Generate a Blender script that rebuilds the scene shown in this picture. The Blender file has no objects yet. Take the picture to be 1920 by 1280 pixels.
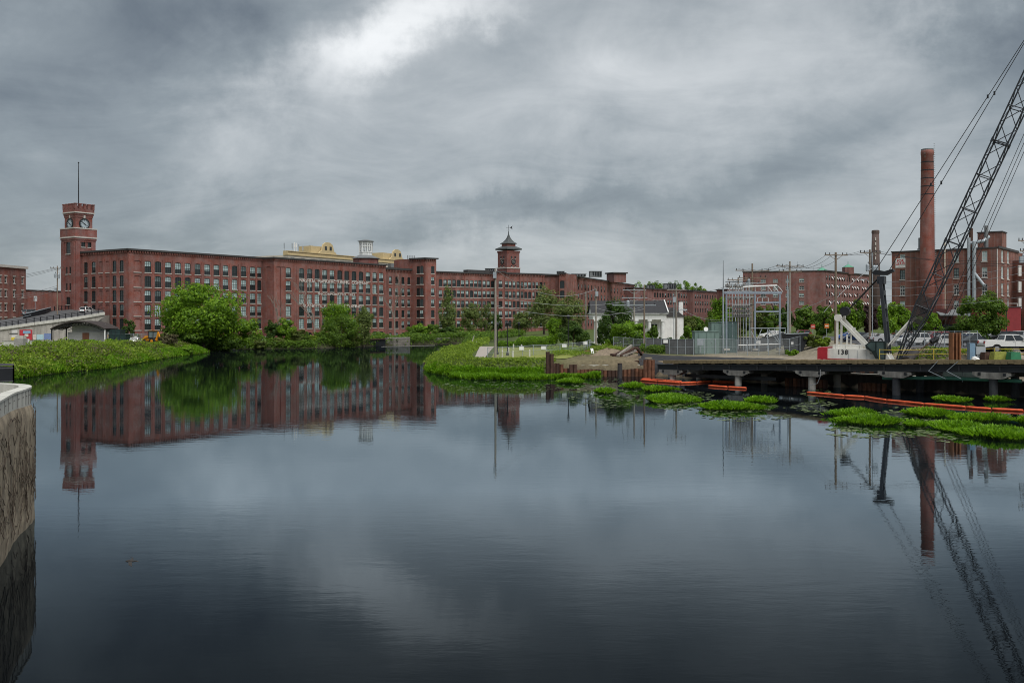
import bpy, math, random
import numpy as np
from mathutils import Vector, Matrix

# ------------------------------------------------------------------ camera
# World: X right, Y away from the bridge the picture was taken from, Z up, river surface at z = 0. Metres.
scene = bpy.context.scene
EYE = 8.0                    # the lens is 8 m above the river
FPX = 1800.0                 # focal length in pixels of the 1920 px wide photograph
HOR = 595.0                  # row of the horizon in the photograph
cam_data = bpy.data.cameras.new("camera")
cam_data.sensor_width = 36.0
cam_data.lens = 36.0 * FPX / 1920.0
cam_data.shift_y = -(640.0 - HOR) / 1920.0
cam_data.clip_start = 0.3
cam_data.clip_end = 6000.0
cam = bpy.data.objects.new("camera", cam_data)
scene.collection.objects.link(cam)
cam.location = (0, 0, EYE)
cam.rotation_euler = (math.radians(90), 0, 0)
scene.camera = cam

# ------------------------------------------------------------------ light
SUN_AZ = math.radians(152)   # behind the bridge, a little to the right
SUN_EL = math.radians(58)
SUN_DIR = Vector((math.sin(SUN_AZ) * math.cos(SUN_EL), math.cos(SUN_AZ) * math.cos(SUN_EL), math.sin(SUN_EL)))
sun_data = bpy.data.lights.new("sun", 'SUN')
sun_data.energy = 1.5
sun_data.angle = math.radians(50)
sun_data.color = (1.0, 0.975, 0.94)
sun = bpy.data.objects.new("sun", sun_data)
scene.collection.objects.link(sun)
sun.rotation_euler = SUN_DIR.to_track_quat('Z', 'Y').to_euler()

scene.view_settings.view_transform = 'Standard'
scene.view_settings.look = 'None'
scene.view_settings.gamma = 1.0
scene.view_settings.use_curve_mapping = False
scene.view_settings.exposure = 1.12
try:
    scene.cycles.use_denoising = True
    scene.cycles.denoiser = 'OPENIMAGEDENOISE'
    scene.cycles.filter_width = 1.0
    scene.cycles.denoising_prefilter = 'ACCURATE'
    scene.cycles.max_bounces = 6
    scene.cycles.transparent_max_bounces = 12
    scene.cycles.caustics_reflective = False
    scene.cycles.caustics_refractive = False
except Exception:
    pass

world = bpy.data.worlds.new("World")
scene.world = world
world.use_nodes = True

def build_world():
    nt = world.node_tree
    N, L = nt.nodes, nt.links
    N.clear()
    out = N.new('ShaderNodeOutputWorld')
    bg = N.new('ShaderNodeBackground')
    L.new(bg.outputs[0], out.inputs[0])

    def math_(op, a, b=None, c=None, clamp=False):
        n = N.new('ShaderNodeMath'); n.operation = op; n.use_clamp = clamp
        for i, v in enumerate((a, b, c)):
            if v is None: continue
            if isinstance(v, (int, float)): n.inputs[i].default_value = v
            else: L.new(v, n.inputs[i])
        return n.outputs[0]

    tc = N.new('ShaderNodeTexCoord')
    sep = N.new('ShaderNodeSeparateXYZ'); L.new(tc.outputs['Generated'], sep.inputs[0])
    x, y, z = sep.outputs
    # the cloud sheet seen in perspective: a plane overhead
    zz = math_('ADD', math_('ABSOLUTE', z), 0.24)
    comb = N.new('ShaderNodeCombineXYZ')
    L.new(math_('DIVIDE', x, zz), comb.inputs[0]); L.new(math_('DIVIDE', y, zz), comb.inputs[1])
    comb.inputs[2].default_value = 3.7

    def noise(scale, detail, rough, dist, vec, loc=(0, 0, 0), rot=0.0, sc=(1, 1, 1)):
        mp = N.new('ShaderNodeMapping')
        mp.inputs['Location'].default_value = loc
        mp.inputs['Rotation'].default_value = (0, 0, rot)
        mp.inputs['Scale'].default_value = sc
        L.new(vec, mp.inputs[0])
        n = N.new('ShaderNodeTexNoise'); L.new(mp.outputs[0], n.inputs['Vector'])
        n.inputs['Scale'].default_value = scale; n.inputs['Detail'].default_value = detail
        n.inputs['Roughness'].default_value = rough; n.inputs['Distortion'].default_value = dist
        return n.outputs[0]
    n1 = noise(0.9, 8, 0.56, 0.5, comb.outputs[0], (1.3, 0.4, 0), 0.6, (0.8, 1.1, 1))
    n2 = noise(3.0, 10, 0.62, 0.7, comb.outputs[0], (4.1, 2.2, 0), 0.75, (0.8, 1.15, 1))
    nw = noise(4.5, 8, 0.62, 0.0, tc.outputs['Generated'], (0.3, 7.7, 2.1))
    nw2 = noise(4.5, 8, 0.62, 0.0, tc.outputs['Generated'], (5.3, 1.7, 8.1))
    sph = N.new('ShaderNodeCombineXYZ'); L.new(math_('ARCTAN2', x, y), sph.inputs[0]); L.new(math_('ARCSINE', z), sph.inputs[1])
    n3 = noise(1.0, 9, 0.55, 0.7, sph.outputs[0], (2.0, 5.0, 1.0), -0.55, (5.5, 9.5, 1))     # torn lower scud drifting up to the right
    az = math_('ADD', math_('ARCTAN2', x, y), math_('MULTIPLY', math_('SUBTRACT', nw, 0.5), 0.40))
    el = math_('ADD', math_('ARCSINE', z), math_('MULTIPLY', math_('SUBTRACT', nw2, 0.5), 0.20))

    def lobe(px, py, sx, sy, rot, amp):
        """one broad bank of cloud, px/py a direction written as a place in the picture, sizes in radians"""
        a0 = math.atan2((px - 960) / FPX, 1.0); e0 = math.atan((HOR - py) / FPX)
        da = math_('SUBTRACT', az, a0); de = math_('SUBTRACT', el, e0)
        c, s = math.cos(rot), math.sin(rot)
        u = math_('DIVIDE', math_('ADD', math_('MULTIPLY', da, c), math_('MULTIPLY', de, s)), sx)
        v = math_('DIVIDE', math_('SUBTRACT', math_('MULTIPLY', de, c), math_('MULTIPLY', da, s)), sy)
        r2 = math_('ADD', math_('MULTIPLY', u, u), math_('MULTIPLY', v, v))
        return math_('MULTIPLY', math_('EXPONENT', math_('MULTIPLY', r2, -1.0)), amp)
    val = math_('ADD', SKY_BASE, math_('MULTIPLY', math_('SUBTRACT', n1, 0.5), SKY_N1))
    val = math_('ADD', val, math_('MULTIPLY', math_('SUBTRACT', n2, 0.5), SKY_N2))
    val = math_('ADD', val, math_('MULTIPLY', math_('SUBTRACT', n3, 0.5), SKY_N3))
    for lb in SKY_LOBES:
        val = math_('ADD', val, lobe(*lb))
    val = math_('MAXIMUM', val, 0.03)
    # grey cloud: the darker, the bluer
    ramp = N.new('ShaderNodeValToRGB')
    e = ramp.color_ramp.elements
    e[0].position = 0.0; e[0].color = (0.024, 0.034, 0.050, 1)
    e[1].position = 1.0; e[1].color = (0.495, 0.505, 0.51, 1)
    m = ramp.color_ramp.elements.new(0.35); m.color = (0.140, 0.160, 0.174, 1)
    L.new(math_('MULTIPLY', val, 1.0, clamp=True), ramp.inputs[0])
    sky = N.new('ShaderNodeTexSky'); sky.sky_type = 'NISHITA'; sky.sun_disc = False
    sky.sun_elevation = SUN_EL; sky.sun_rotation = SUN_AZ
    sm = N.new('ShaderNodeVectorMath'); sm.operation = 'SCALE'; sm.inputs[3].default_value = 0.08
    L.new(sky.outputs[0], sm.inputs[0])
    mix = N.new('ShaderNodeMixRGB'); mix.inputs[0].default_value = 0.06
    L.new(ramp.outputs[0], mix.inputs[1]); L.new(sm.outputs[0], mix.inputs[2])
    L.new(mix.outputs[0], bg.inputs[0])
    bg.inputs[1].default_value = SKY_STRENGTH

SKY_STRENGTH = 0.92
SKY_BASE, SKY_N1, SKY_N2, SKY_N3 = 0.465, 0.42, 0.28, 0.36
SKY_LOBES = [   # px, py, half sizes, tilt, amount
    (110, 120, 0.20, 0.10, 0.25, -0.31),
    (735, 88, 0.085, 0.030, 0.45, 0.46),
    (560, 200, 0.07, 0.06, 0.7, 0.14),
    (960, 400, 0.17, 0.018, 0.12, -0.17),
    (1010, 330, 0.24, 0.045, 0.10, -0.03),
    (1900, 90, 0.07, 0.12, 0.3, -0.27),
    (1350, 120, 0.18, 0.06, 0.35, 0.12),
    (850, 490, 0.30, 0.022, 0.0, 0.03),
    (250, 350, 0.14, 0.05, 0.3, -0.08),
    (1080, 220, 0.32, 0.07, 0.25, 0.08),
    (1500, 300, 0.12, 0.03, 0.4, -0.08),
]
build_world()

# ------------------------------------------------------------------ helpers
COL = scene.collection
ORIGIN = {}                  # object name -> world origin of the (unrotated) thing it belongs to

def P(px, py, d):
    """the point d metres ahead that the photograph shows at (px, py)"""
    return Vector(((px - 960.0) / FPX * d, d, EYE + (HOR - py) / FPX * d))

def XY(px, d):
    return ((px - 960.0) / FPX * d, d)

def props(o, label=None, cat=None, group=None, kind=None):
    if label: o["label"] = label
    if cat: o["category"] = cat
    if group: o["group"] = group
    if kind: o["kind"] = kind
    return o

def thing(name, label, cat, loc=(0, 0, 0), rz=0.0, group=None):
    o = bpy.data.objects.new(name, None)
    o.empty_display_size = 0.2
    COL.objects.link(o)
    o.location = loc
    o.rotation_euler = (0, 0, rz)
    ORIGIN[o.name] = Vector(loc) if rz == 0.0 else Vector((0, 0, 0))
    return props(o, label, cat, group)

def link(name, me, parent=None, loc=(0, 0, 0), rz=0.0):
    o = bpy.data.objects.new(name, me)
    COL.objects.link(o)
    if parent is not None:
        o.parent = parent
        ORIGIN[o.name] = ORIGIN.get(parent.name, Vector((0, 0, 0)))
    o.location = loc
    o.rotation_euler = (0, 0, rz)
    return o

def copy_thing(root, loc=None, rz=None, label=None, group=None):
    def cp(o, par):
        c = o.copy(); COL.objects.link(c); c.parent = par
        for ch in KIDS.get(o.name, []): cp(ch, c)
        return c
    KIDS = {}
    def collect(o):
        KIDS[o.name] = [c for c in o.children]
        for c in o.children: collect(c)
    collect(root)
    r = cp(root, None)
    if loc is not None: r.location = loc
    if rz is not None: r.rotation_euler = (0, 0, rz)
    return props(r, label, None, group)

class MB:
    """collects faces; build() links them as ONE mesh object"""
    def __init__(self): self.v, self.f, self.m = [], [], []
    def face(self, pts, mi=0):
        b = len(self.v); self.v += [tuple(p) for p in pts]
        self.f.append(tuple(range(b, b + len(pts)))); self.m.append(mi); return self
    def box(self, c, s, rz=0.0, mi=0, top=(1, 1)):
        x, y, z = s[0] / 2, s[1] / 2, s[2] / 2
        co, si = math.cos(rz), math.sin(rz); b = len(self.v)
        for (a, bb, cc) in ((-1, -1, -1), (1, -1, -1), (1, 1, -1), (-1, 1, -1), (-1, -1, 1), (1, -1, 1), (1, 1, 1), (-1, 1, 1)):
            px, py = a * x, bb * y
            if cc > 0: px *= top[0]; py *= top[1]
            self.v.append((c[0] + px * co - py * si, c[1] + px * si + py * co, c[2] + cc * z))
        for q in ((0, 3, 2, 1), (4, 5, 6, 7), (0, 1, 5, 4), (1, 2, 6, 5), (2, 3, 7, 6), (3, 0, 4, 7)):
            self.f.append(tuple(b + i for i in q)); self.m.append(mi)
        return self
    def bar(self, p0, p1, w, h=None, mi=0, up=(0, 0, 1)):
        h = h or w
        p0, p1 = Vector(p0), Vector(p1); d = (p1 - p0)
        if d.length < 1e-6: return self
        d.normalize(); u = Vector(up)
        if abs(d.dot(u)) > 0.98: u = Vector((1, 0, 0))
        s = d.cross(u).normalized() * (w / 2); t = s.cross(d).normalized() * (h / 2); b = len(self.v)
        for p in (p0, p1):
            for q in (-s - t, s - t, s + t, -s + t): self.v.append(tuple(p + q))
        for q in ((0, 1, 2, 3), (7, 6, 5, 4), (0, 4, 5, 1), (1, 5, 6, 2), (2, 6, 7, 3), (3, 7, 4, 0)):
            self.f.append(tuple(b + i for i in q)); self.m.append(mi)
        return self
    def tube(self, pts, r, n=6, mi=0, caps=True):
        pts = [Vector(p) for p in pts]; rs = r if isinstance(r, (list, tuple)) else [r] * len(pts); rings = []
        for i, p in enumerate(pts):
            d = (pts[min(i + 1, len(pts) - 1)] - pts[max(i - 1, 0)])
            d = d.normalized() if d.length > 1e-9 else Vector((0, 0, 1))
            u = Vector((0, 0, 1)) if abs(d.z) < 0.95 else Vector((1, 0, 0))
            s = d.cross(u).normalized(); t = s.cross(d).normalized(); b = len(self.v); rings.append(b)
            for k in range(n):
                a = 2 * math.pi * k / n
                self.v.append(tuple(p + (s * math.cos(a) + t * math.sin(a)) * rs[i]))
        for b0, b1 in zip(rings, rings[1:]):
            for k in range(n):
                k2 = (k + 1) % n
                self.f.append((b0 + k, b1 + k, b1 + k2, b0 + k2)); self.m.append(mi)
        if caps:
            self.f.append(tuple(rings[0] + k for k in range(n))); self.m.append(mi)
            self.f.append(tuple(rings[-1] + n - 1 - k for k in range(n))); self.m.append(mi)
        return self
    def prism(self, poly, z0, z1, mi=0):
        """vertical prism over a plan polygon (counter-clockwise)"""
        n = len(poly); b = len(self.v)
        self.v += [(p[0], p[1], z0) for p in poly] + [(p[0], p[1], z1) for p in poly]
        self.f.append(tuple(b + n + i for i in range(n))); self.m.append(mi)
        self.f.append(tuple(b + n - 1 - i for i in range(n))); self.m.append(mi)
        for i in range(n):
            j = (i + 1) % n
            self.f.append((b + i, b + j, b + n + j, b + n + i)); self.m.append(mi)
        return self
    def extrude(self, poly, o, ax, ay, vec, mi=0):
        """polygon in the plane o + ax*u + ay*v, pushed along vec"""
        o, ax, ay, vec = Vector(o), Vector(ax), Vector(ay), Vector(vec)
        n = len(poly); b = len(self.v)
        p0 = [o + ax * p[0] + ay * p[1] for p in poly]
        self.v += [tuple(p) for p in p0] + [tuple(p + vec) for p in p0]
        self.f.append(tuple(b + n - 1 - i for i in range(n))); self.m.append(mi)
        self.f.append(tuple(b + n + i for i in range(n))); self.m.append(mi)
        for i in range(n):
            j = (i + 1) % n
            self.f.append((b + i, b + j, b + n + j, b + n + i)); self.m.append(mi)
        return self
    def lathe(self, c, prof, n=12, mi=0):
        rings = []
        for (r, z) in prof:
            b = len(self.v); rings.append(b)
            for k in range(n):
                a = 2 * math.pi * k / n
                self.v.append((c[0] + r * math.cos(a), c[1] + r * math.sin(a), c[2] + z))
        for b0, b1 in zip(rings, rings[1:]):
            for k in range(n):
                k2 = (k + 1) % n
                self.f.append((b0 + k, b0 + k2, b1 + k2, b1 + k)); self.m.append(mi)
        self.f.append(tuple(rings[0] + n - 1 - k for k in range(n))); self.m.append(mi)
        self.f.append(tuple(rings[-1] + k for k in range(n))); self.m.append(mi)
        return self
    def mesh(self, name, mats, smooth=False):
        me = bpy.data.meshes.new(name)
        me.from_pydata(self.v, [], self.f)
        mats = mats if isinstance(mats, (list, tuple)) else [mats]
        for m in mats: me.materials.append(m)
        if len(mats) > 1: me.polygons.foreach_set("material_index", self.m)
        if smooth: me.polygons.foreach_set("use_smooth", [True] * len(self.f))
        me.update()
        return me
    def build(self, name, mats, parent=None, smooth=False, local=False):
        if parent is not None and not local:
            o = ORIGIN.get(parent.name, Vector((0, 0, 0)))
            self.v = [(a - o.x, b - o.y, c - o.z) for a, b, c in self.v]
        return link(name, self.mesh(name, mats, smooth), parent)

def quads_mesh(name, V, mats, mat_idx=None, smooth=False):
    """V: (n, k, 3) array of loose k-gons"""
    n, k, _ = V.shape
    me = bpy.data.meshes.new(name)
    me.vertices.add(n * k); me.vertices.foreach_set("co", V.reshape(-1).astype(np.float32))
    me.loops.add(n * k); me.loops.foreach_set("vertex_index", np.arange(n * k, dtype=np.int32))
    me.polygons.add(n)
    me.polygons.foreach_set("loop_start", np.arange(0, n * k, k, dtype=np.int32))
    try: me.polygons.foreach_set("loop_total", np.full(n, k, dtype=np.int32))
    except Exception: pass
    for m in (mats if isinstance(mats, (list, tuple)) else [mats]): me.materials.append(m)
    if mat_idx is not None: me.polygons.foreach_set("material_index", mat_idx.astype(np.int32))
    me.update(calc_edges=True); me.validate()
    return me
# ------------------------------------------------------------------ materials
MATS = {}
def new_mat(name):
    m = bpy.data.materials.new(name); m.use_nodes = True
    nt = m.node_tree
    return m, nt.nodes, nt.links, nt.nodes['Principled BSDF']

def mat(name, col, rough=0.7, metal=0.0, var=0.12, scale=1.5, bump=0.0, bscale=20.0, spec=0.4, streak=0.0):
    """plain surface with grime: two noises shift the value, an optional vertical-streak noise, optional relief"""
    if name in MATS: return MATS[name]
    m, N, L, b = new_mat(name)
    b.inputs['Roughness'].default_value = rough; b.inputs['Metallic'].default_value = metal
    b.inputs['Specular IOR Level'].default_value = spec
    g = N.new('ShaderNodeNewGeometry')
    n = N.new('ShaderNodeTexNoise'); n.inputs['Scale'].default_value = scale; n.inputs['Detail'].default_value = 6
    n.inputs['Roughness'].default_value = 0.65
    L.new(g.outputs['Position'], n.inputs['Vector'])
    r = N.new('ShaderNodeMapRange'); r.inputs[1].default_value = 0.3; r.inputs[2].default_value = 0.7
    r.inputs[3].default_value = 1 - var; r.inputs[4].default_value = 1 + var
    L.new(n.outputs[0], r.inputs[0])
    fac = r.outputs[0]
    if streak > 0:
        mp = N.new('ShaderNodeMapping'); mp.inputs['Scale'].default_value = (2.2, 2.2, 0.12)
        L.new(g.outputs['Position'], mp.inputs[0])
        n2 = N.new('ShaderNodeTexNoise'); n2.inputs['Scale'].default_value = 1.0; n2.inputs['Detail'].default_value = 4
        L.new(mp.outputs[0], n2.inputs['Vector'])
        r2 = N.new('ShaderNodeMapRange'); r2.inputs[1].default_value = 0.35; r2.inputs[2].default_value = 0.7
        r2.inputs[3].default_value = 1 + streak * .5; r2.inputs[4].default_value = 1 - streak
        L.new(n2.outputs[0], r2.inputs[0])
        mu = N.new('ShaderNodeMath'); mu.operation = 'MULTIPLY'; L.new(fac, mu.inputs[0]); L.new(r2.outputs[0], mu.inputs[1])
        fac = mu.outputs[0]
    sc = N.new('ShaderNodeVectorMath'); sc.operation = 'SCALE'; sc.inputs[0].default_value = col
    L.new(fac, sc.inputs[3]); L.new(sc.outputs[0], b.inputs['Base Color'])
    if bump > 0:
        nb = N.new('ShaderNodeTexNoise'); nb.inputs['Scale'].default_value = bscale; nb.inputs['Detail'].default_value = 5
        L.new(g.outputs['Position'], nb.inputs['Vector'])
        bp = N.new('ShaderNodeBump'); bp.inputs['Distance'].default_value = bump; bp.inputs['Strength'].default_value = 1
        L.new(nb.outputs[0], bp.inputs['Height']); L.new(bp.outputs[0], b.inputs['Normal'])
    MATS[name] = m
    return m

def brick(name, c1, c2, mortar=(0.27, 0.22, 0.195), stain=0.25):
    """courses of brick with fired-colour variation, patches of re-pointed wall and rain streaks"""
    if name in MATS: return MATS[name]
    m, N, L, b = new_mat(name)
    b.inputs['Roughness'].default_value = 0.85; b.inputs['Specular IOR Level'].default_value = 0.25
    g = N.new('ShaderNodeNewGeometry')
    sp = N.new('ShaderNodeSeparateXYZ'); L.new(g.outputs['Position'], sp.inputs[0])
    ad = N.new('ShaderNodeMath'); ad.operation = 'ADD'; L.new(sp.outputs[0], ad.inputs[0]); L.new(sp.outputs[1], ad.inputs[1])
    cb = N.new('ShaderNodeCombineXYZ'); L.new(ad.outputs[0], cb.inputs[0]); L.new(sp.outputs[2], cb.inputs[1])
    bt = N.new('ShaderNodeTexBrick'); L.new(cb.outputs[0], bt.inputs['Vector'])
    bt.inputs['Color1'].default_value = (*c1, 1); bt.inputs['Color2'].default_value = (*c2, 1)
    bt.inputs['Mortar'].default_value = (*mortar, 1); bt.inputs['Scale'].default_value = 1.0
    bt.inputs['Brick Width'].default_value = 0.23; bt.inputs['Row Height'].default_value = 0.075
    bt.inputs['Mortar Size'].default_value = 0.006
    n = N.new('ShaderNodeTexNoise'); n.inputs['Scale'].default_value = 0.22; n.inputs['Detail'].default_value = 7
    n.inputs['Roughness'].default_value = 0.7; L.new(g.outputs['Position'], n.inputs['Vector'])
    mp = N.new('ShaderNodeMapping'); mp.inputs['Scale'].default_value = (0.7, 0.7, 0.06)
    L.new(g.outputs['Position'], mp.inputs[0])
    n2 = N.new('ShaderNodeTexNoise'); n2.inputs['Scale'].default_value = 1.0; n2.inputs['Detail'].default_value = 5
    L.new(mp.outputs[0], n2.inputs['Vector'])
    r = N.new('ShaderNodeMapRange'); r.inputs[1].default_value = .3; r.inputs[2].default_value = .72
    r.inputs[3].default_value = 1 - stain; r.inputs[4].default_value = 1 + stain * .8
    L.new(n.outputs[0], r.inputs[0])
    r2 = N.new('ShaderNodeMapRange'); r2.inputs[1].default_value = .35; r2.inputs[2].default_value = .7
    r2.inputs[3].default_value = 1.08; r2.inputs[4].default_value = 1 - stain
    L.new(n2.outputs[0], r2.inputs[0])
    mu = N.new('ShaderNodeMath'); mu.operation = 'MULTIPLY'; L.new(r.outputs[0], mu.inputs[0]); L.new(r2.outputs[0], mu.inputs[1])
    sc = N.new('ShaderNodeVectorMath'); sc.operation = 'SCALE'; L.new(bt.outputs[0], sc.inputs[0]); L.new(mu.outputs[0], sc.inputs[3])
    n3 = N.new('ShaderNodeTexNoise'); n3.inputs['Scale'].default_value = 0.6; n3.inputs['Detail'].default_value = 3
    L.new(g.outputs['Position'], n3.inputs['Vector'])
    hs = N.new('ShaderNodeHueSaturation'); L.new(sc.outputs[0], hs.inputs['Color'])
    r3 = N.new('ShaderNodeMapRange'); r3.inputs[1].default_value = .3; r3.inputs[2].default_value = .7
    r3.inputs[3].default_value = .8; r3.inputs[4].default_value = 1.15; L.new(n3.outputs[0], r3.inputs[0])
    L.new(r3.outputs[0], hs.inputs['Saturation']); L.new(hs.outputs[0], b.inputs['Base Color'])
    MATS[name] = m
    return m

def leaf_mat(name, dark, light, yellow=None, trans=0.35):
    """leaves: colour differs from leaf to leaf and drifts between clumps"""
    if name in MATS: return MATS[name]
    m, N, L, b = new_mat(name)
    g = N.new('ShaderNodeNewGeometry')
    n = N.new('ShaderNodeTexNoise'); n.inputs['Scale'].default_value = 0.45; n.inputs['Detail'].default_value = 3
    L.new(g.outputs['Position'], n.inputs['Vector'])
    a = N.new('ShaderNodeMath'); a.operation = 'MULTIPLY_ADD'; a.inputs[1].default_value = 0.55; a.inputs[2].default_value = -0.05
    L.new(g.outputs['Random Per Island'], a.inputs[0])
    a2 = N.new('ShaderNodeMath'); a2.operation = 'MULTIPLY_ADD'; a2.inputs[1].default_value = 0.5
    L.new(n.outputs[0], a2.inputs[0]); L.new(a.outputs[0], a2.inputs[2])
    rp = N.new('ShaderNodeValToRGB'); e = rp.color_ramp.elements
    e[0].position = 0.1; e[0].color = (*dark, 1); e[1].position = 0.7; e[1].color = (*light, 1)
    if yellow: y = e.new(0.92); y.color = (*yellow, 1)
    L.new(a2.outputs[0], rp.inputs[0]); L.new(rp.outputs[0], b.inputs['Base Color'])
    b.inputs['Roughness'].default_value = 0.55; b.inputs['Specular IOR Level'].default_value = 0.3
    t = N.new('ShaderNodeBsdfTranslucent'); L.new(rp.outputs[0], t.inputs[0])
    mx = N.new('ShaderNodeMixShader'); mx.inputs[0].default_value = trans
    L.new(b.outputs[0], mx.inputs[1]); L.new(t.outputs[0], mx.inputs[2])
    L.new(mx.outputs[0], N['Material Output'].inputs[0])
    MATS[name] = m
    return m

def glass(name, col, rough=0.06):
    if name in MATS: return MATS[name]
    m, N, L, b = new_mat(name)
    b.inputs['Roughness'].default_value = rough; b.inputs['Specular IOR Level'].default_value = 0.6
    g = N.new('ShaderNodeNewGeometry')
    n = N.new('ShaderNodeTexNoise'); n.inputs['Scale'].default_value = 0.9; n.inputs['Detail'].default_value = 3
    L.new(g.outputs['Position'], n.inputs['Vector'])
    r = N.new('ShaderNodeMapRange'); r.inputs[1].default_value = .3; r.inputs[2].default_value = .7
    r.inputs[3].default_value = .7; r.inputs[4].default_value = 1.3; L.new(n.outputs[0], r.inputs[0])
    sc = N.new('ShaderNodeVectorMath'); sc.operation = 'SCALE'; sc.inputs[0].default_value = col
    L.new(r.outputs[0], sc.inputs[3]); L.new(sc.outputs[0], b.inputs['Base Color'])
    MATS[name] = m
    return m

def screen_mat(name, col, cover):
    """woven wire or thin cloth that lets some of the view through"""
    if name in MATS: return MATS[name]
    m, N, L, b = new_mat(name)
    b.inputs['Base Color'].default_value = (*col, 1); b.inputs['Roughness'].default_value = 0.7
    t = N.new('ShaderNodeBsdfTransparent'); mx = N.new('ShaderNodeMixShader'); mx.inputs[0].default_value = cover
    L.new(t.outputs[0], mx.inputs[1]); L.new(b.outputs[0], mx.inputs[2]); L.new(mx.outputs[0], N['Material Output'].inputs[0])
    MATS[name] = m
    return m

B_MILL = brick('brick_mill', (0.29, 0.098, 0.075), (0.21, 0.068, 0.056))
B_MILL2 = brick('brick_mill_worn', (0.29, 0.105, 0.083), (0.21, 0.074, 0.062), stain=0.32)
B_TOWER = brick('brick_tower', (0.26, 0.082, 0.068), (0.19, 0.060, 0.052))
B_FAR = brick('brick_far', (0.25, 0.10, 0.09), (0.19, 0.077, 0.07))
B_RIGHT = brick('brick_works', (0.28, 0.11, 0.08), (0.20, 0.076, 0.058), stain=0.32)
B_CHIM = brick('brick_chimney', (0.29, 0.092, 0.07), (0.22, 0.068, 0.054))
B_DARK = brick('brick_sooty', (0.115, 0.072, 0.062), (0.085, 0.056, 0.05), mortar=(.13, .11, .10))
STONE = mat('pale_stone', (0.50, 0.47, 0.43), 0.8, var=0.2, scale=3)
ROOF = mat('roof_tar', (0.055, 0.052, 0.052), 0.8, var=0.2)
ROOFG = mat('roof_grey', (0.16, 0.17, 0.175), 0.6, var=0.15)
FRAME = mat('window_paint_green', (0.022, 0.036, 0.036), 0.5, var=0.2)
FRAMEW = mat('window_paint_white', (0.62, 0.62, 0.60), 0.6, var=0.12)
G_DARK = glass('glass_dark', (0.020, 0.026, 0.028))
G_MID = glass('glass_mid', (0.12, 0.155, 0.155))
G_PALE = glass('glass_pale', (0.40, 0.50, 0.50), 0.3)
G_GREEN = glass('glass_green', (0.03, 0.09, 0.065))
CONC = mat('concrete', (0.40, 0.38, 0.34), 0.85, var=0.16, scale=0.8, bump=0.01, streak=0.22)
CONCL = mat('concrete_light', (0.52, 0.51, 0.46), 0.8, var=0.12, scale=1.2, bump=0.004, streak=0.16)
WHITE = mat('white_paint', (0.73, 0.73, 0.71), 0.5, var=0.12, streak=0.1)
BLACK = mat('black_paint', (0.012, 0.013, 0.016), 0.45, var=0.3)
STEELD = mat('steel_dark', (0.020, 0.022, 0.026), 0.5, 0.2, var=0.3, scale=2)
STEELG = mat('steel_galvanised', (0.36, 0.40, 0.43), 0.5, 0.35, var=0.18, scale=3)
WOOD = mat('pole_wood', (0.20, 0.155, 0.115), 0.85, var=0.25, scale=4, streak=0.3)
WOODG = mat('pole_wood_grey', (0.27, 0.245, 0.21), 0.85, var=0.2, scale=4, streak=0.3)
WIRE = mat('wire_black', (0.02, 0.02, 0.022), 0.6)
WIREG = mat('wire_grey', (0.30, 0.31, 0.32), 0.5)
RUST = mat('rusty_steel', (0.155, 0.068, 0.038), 0.85, 0.1, var=0.45, scale=2.2, bump=0.006, bscale=9, streak=0.45)
RUSTD = mat('rusty_steel_dark', (0.075, 0.040, 0.028), 0.85, 0.1, var=0.4, scale=2.5, streak=0.4)
ORANGE = mat('boom_orange', (0.60, 0.095, 0.03), 0.65, var=0.3, scale=2.2)
BARK = mat('bark', (0.10, 0.078, 0.06), 0.9, var=0.3, scale=5)
BARKG = mat('bark_grey', (0.22, 0.19, 0.16), 0.9, var=0.3, scale=5)
TYRE = mat('rubber', (0.014, 0.014, 0.015), 0.8)
CHROME = mat('wheel_metal', (0.40, 0.41, 0.43), 0.35, 0.7)
CARGLASS = glass('car_glass', (0.018, 0.022, 0.026), 0.04)
# ------------------------------------------------------------------ river and land
RIVER = np.array([(-13, -80), (-14.2, 18), (-16.3, 25), (-18.2, 31), (-20.0, 36.2), (-21.2, 38.6), (-26, 40), (-45, 55), (-60, 85), (-64.5, 115),
    (-65, 128), (-65.5, 140), (-63.5, 150), (-67, 178), (-69, 195), (-69, 218), (-76, 228), (-70, 240), (-62.7, 244), (-52.5, 245), (-41.8, 262),
    (-36.6, 274), (-22.9, 283), (-13.2, 294), (-1.7, 313), (7.3, 327), (26.7, 345), (60, 366), (58, 350), (30, 330), (8, 312), (-4, 294), (-12, 272),
    (-11.8, 212), (-14.4, 160), (-12, 140), (-9.3, 133), (-4.4, 128), (1.7, 127), (7.4, 130), (13.9, 130.5), (18, 131.8), (22, 128.5),
    (25, 124.8), (51.1, 96.8), (77, 69), (95, 40), (95, -80)], dtype=float)

def river_sd(x, y):
    """distance to the river's edge, negative in the water"""
    x = np.asarray(x, float); y = np.asarray(y, float)
    best = np.full(x.shape, 1e9); ins = np.zeros(x.shape, bool); n = len(RIVER)
    for i in range(n):
        ax, ay = RIVER[i]; bx, by = RIVER[(i + 1) % n]
        dx, dy = bx - ax, by - ay
        t = np.clip(((x - ax) * dx + (y - ay) * dy) / (dx * dx + dy * dy), 0, 1)
        best = np.minimum(best, np.hypot(x - ax - t * dx, y - ay - t * dy))
        c = ((ay > y) != (by > y)) & (x < (bx - ax) * (y - ay) / (by - ay + 1e-12) + ax)
        ins ^= c
    return np.where(ins, -best, best)

def sstep(a, b, v):
    t = np.clip((v - a) / (b - a), 0, 1); return t * t * (3 - 2 * t)

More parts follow.
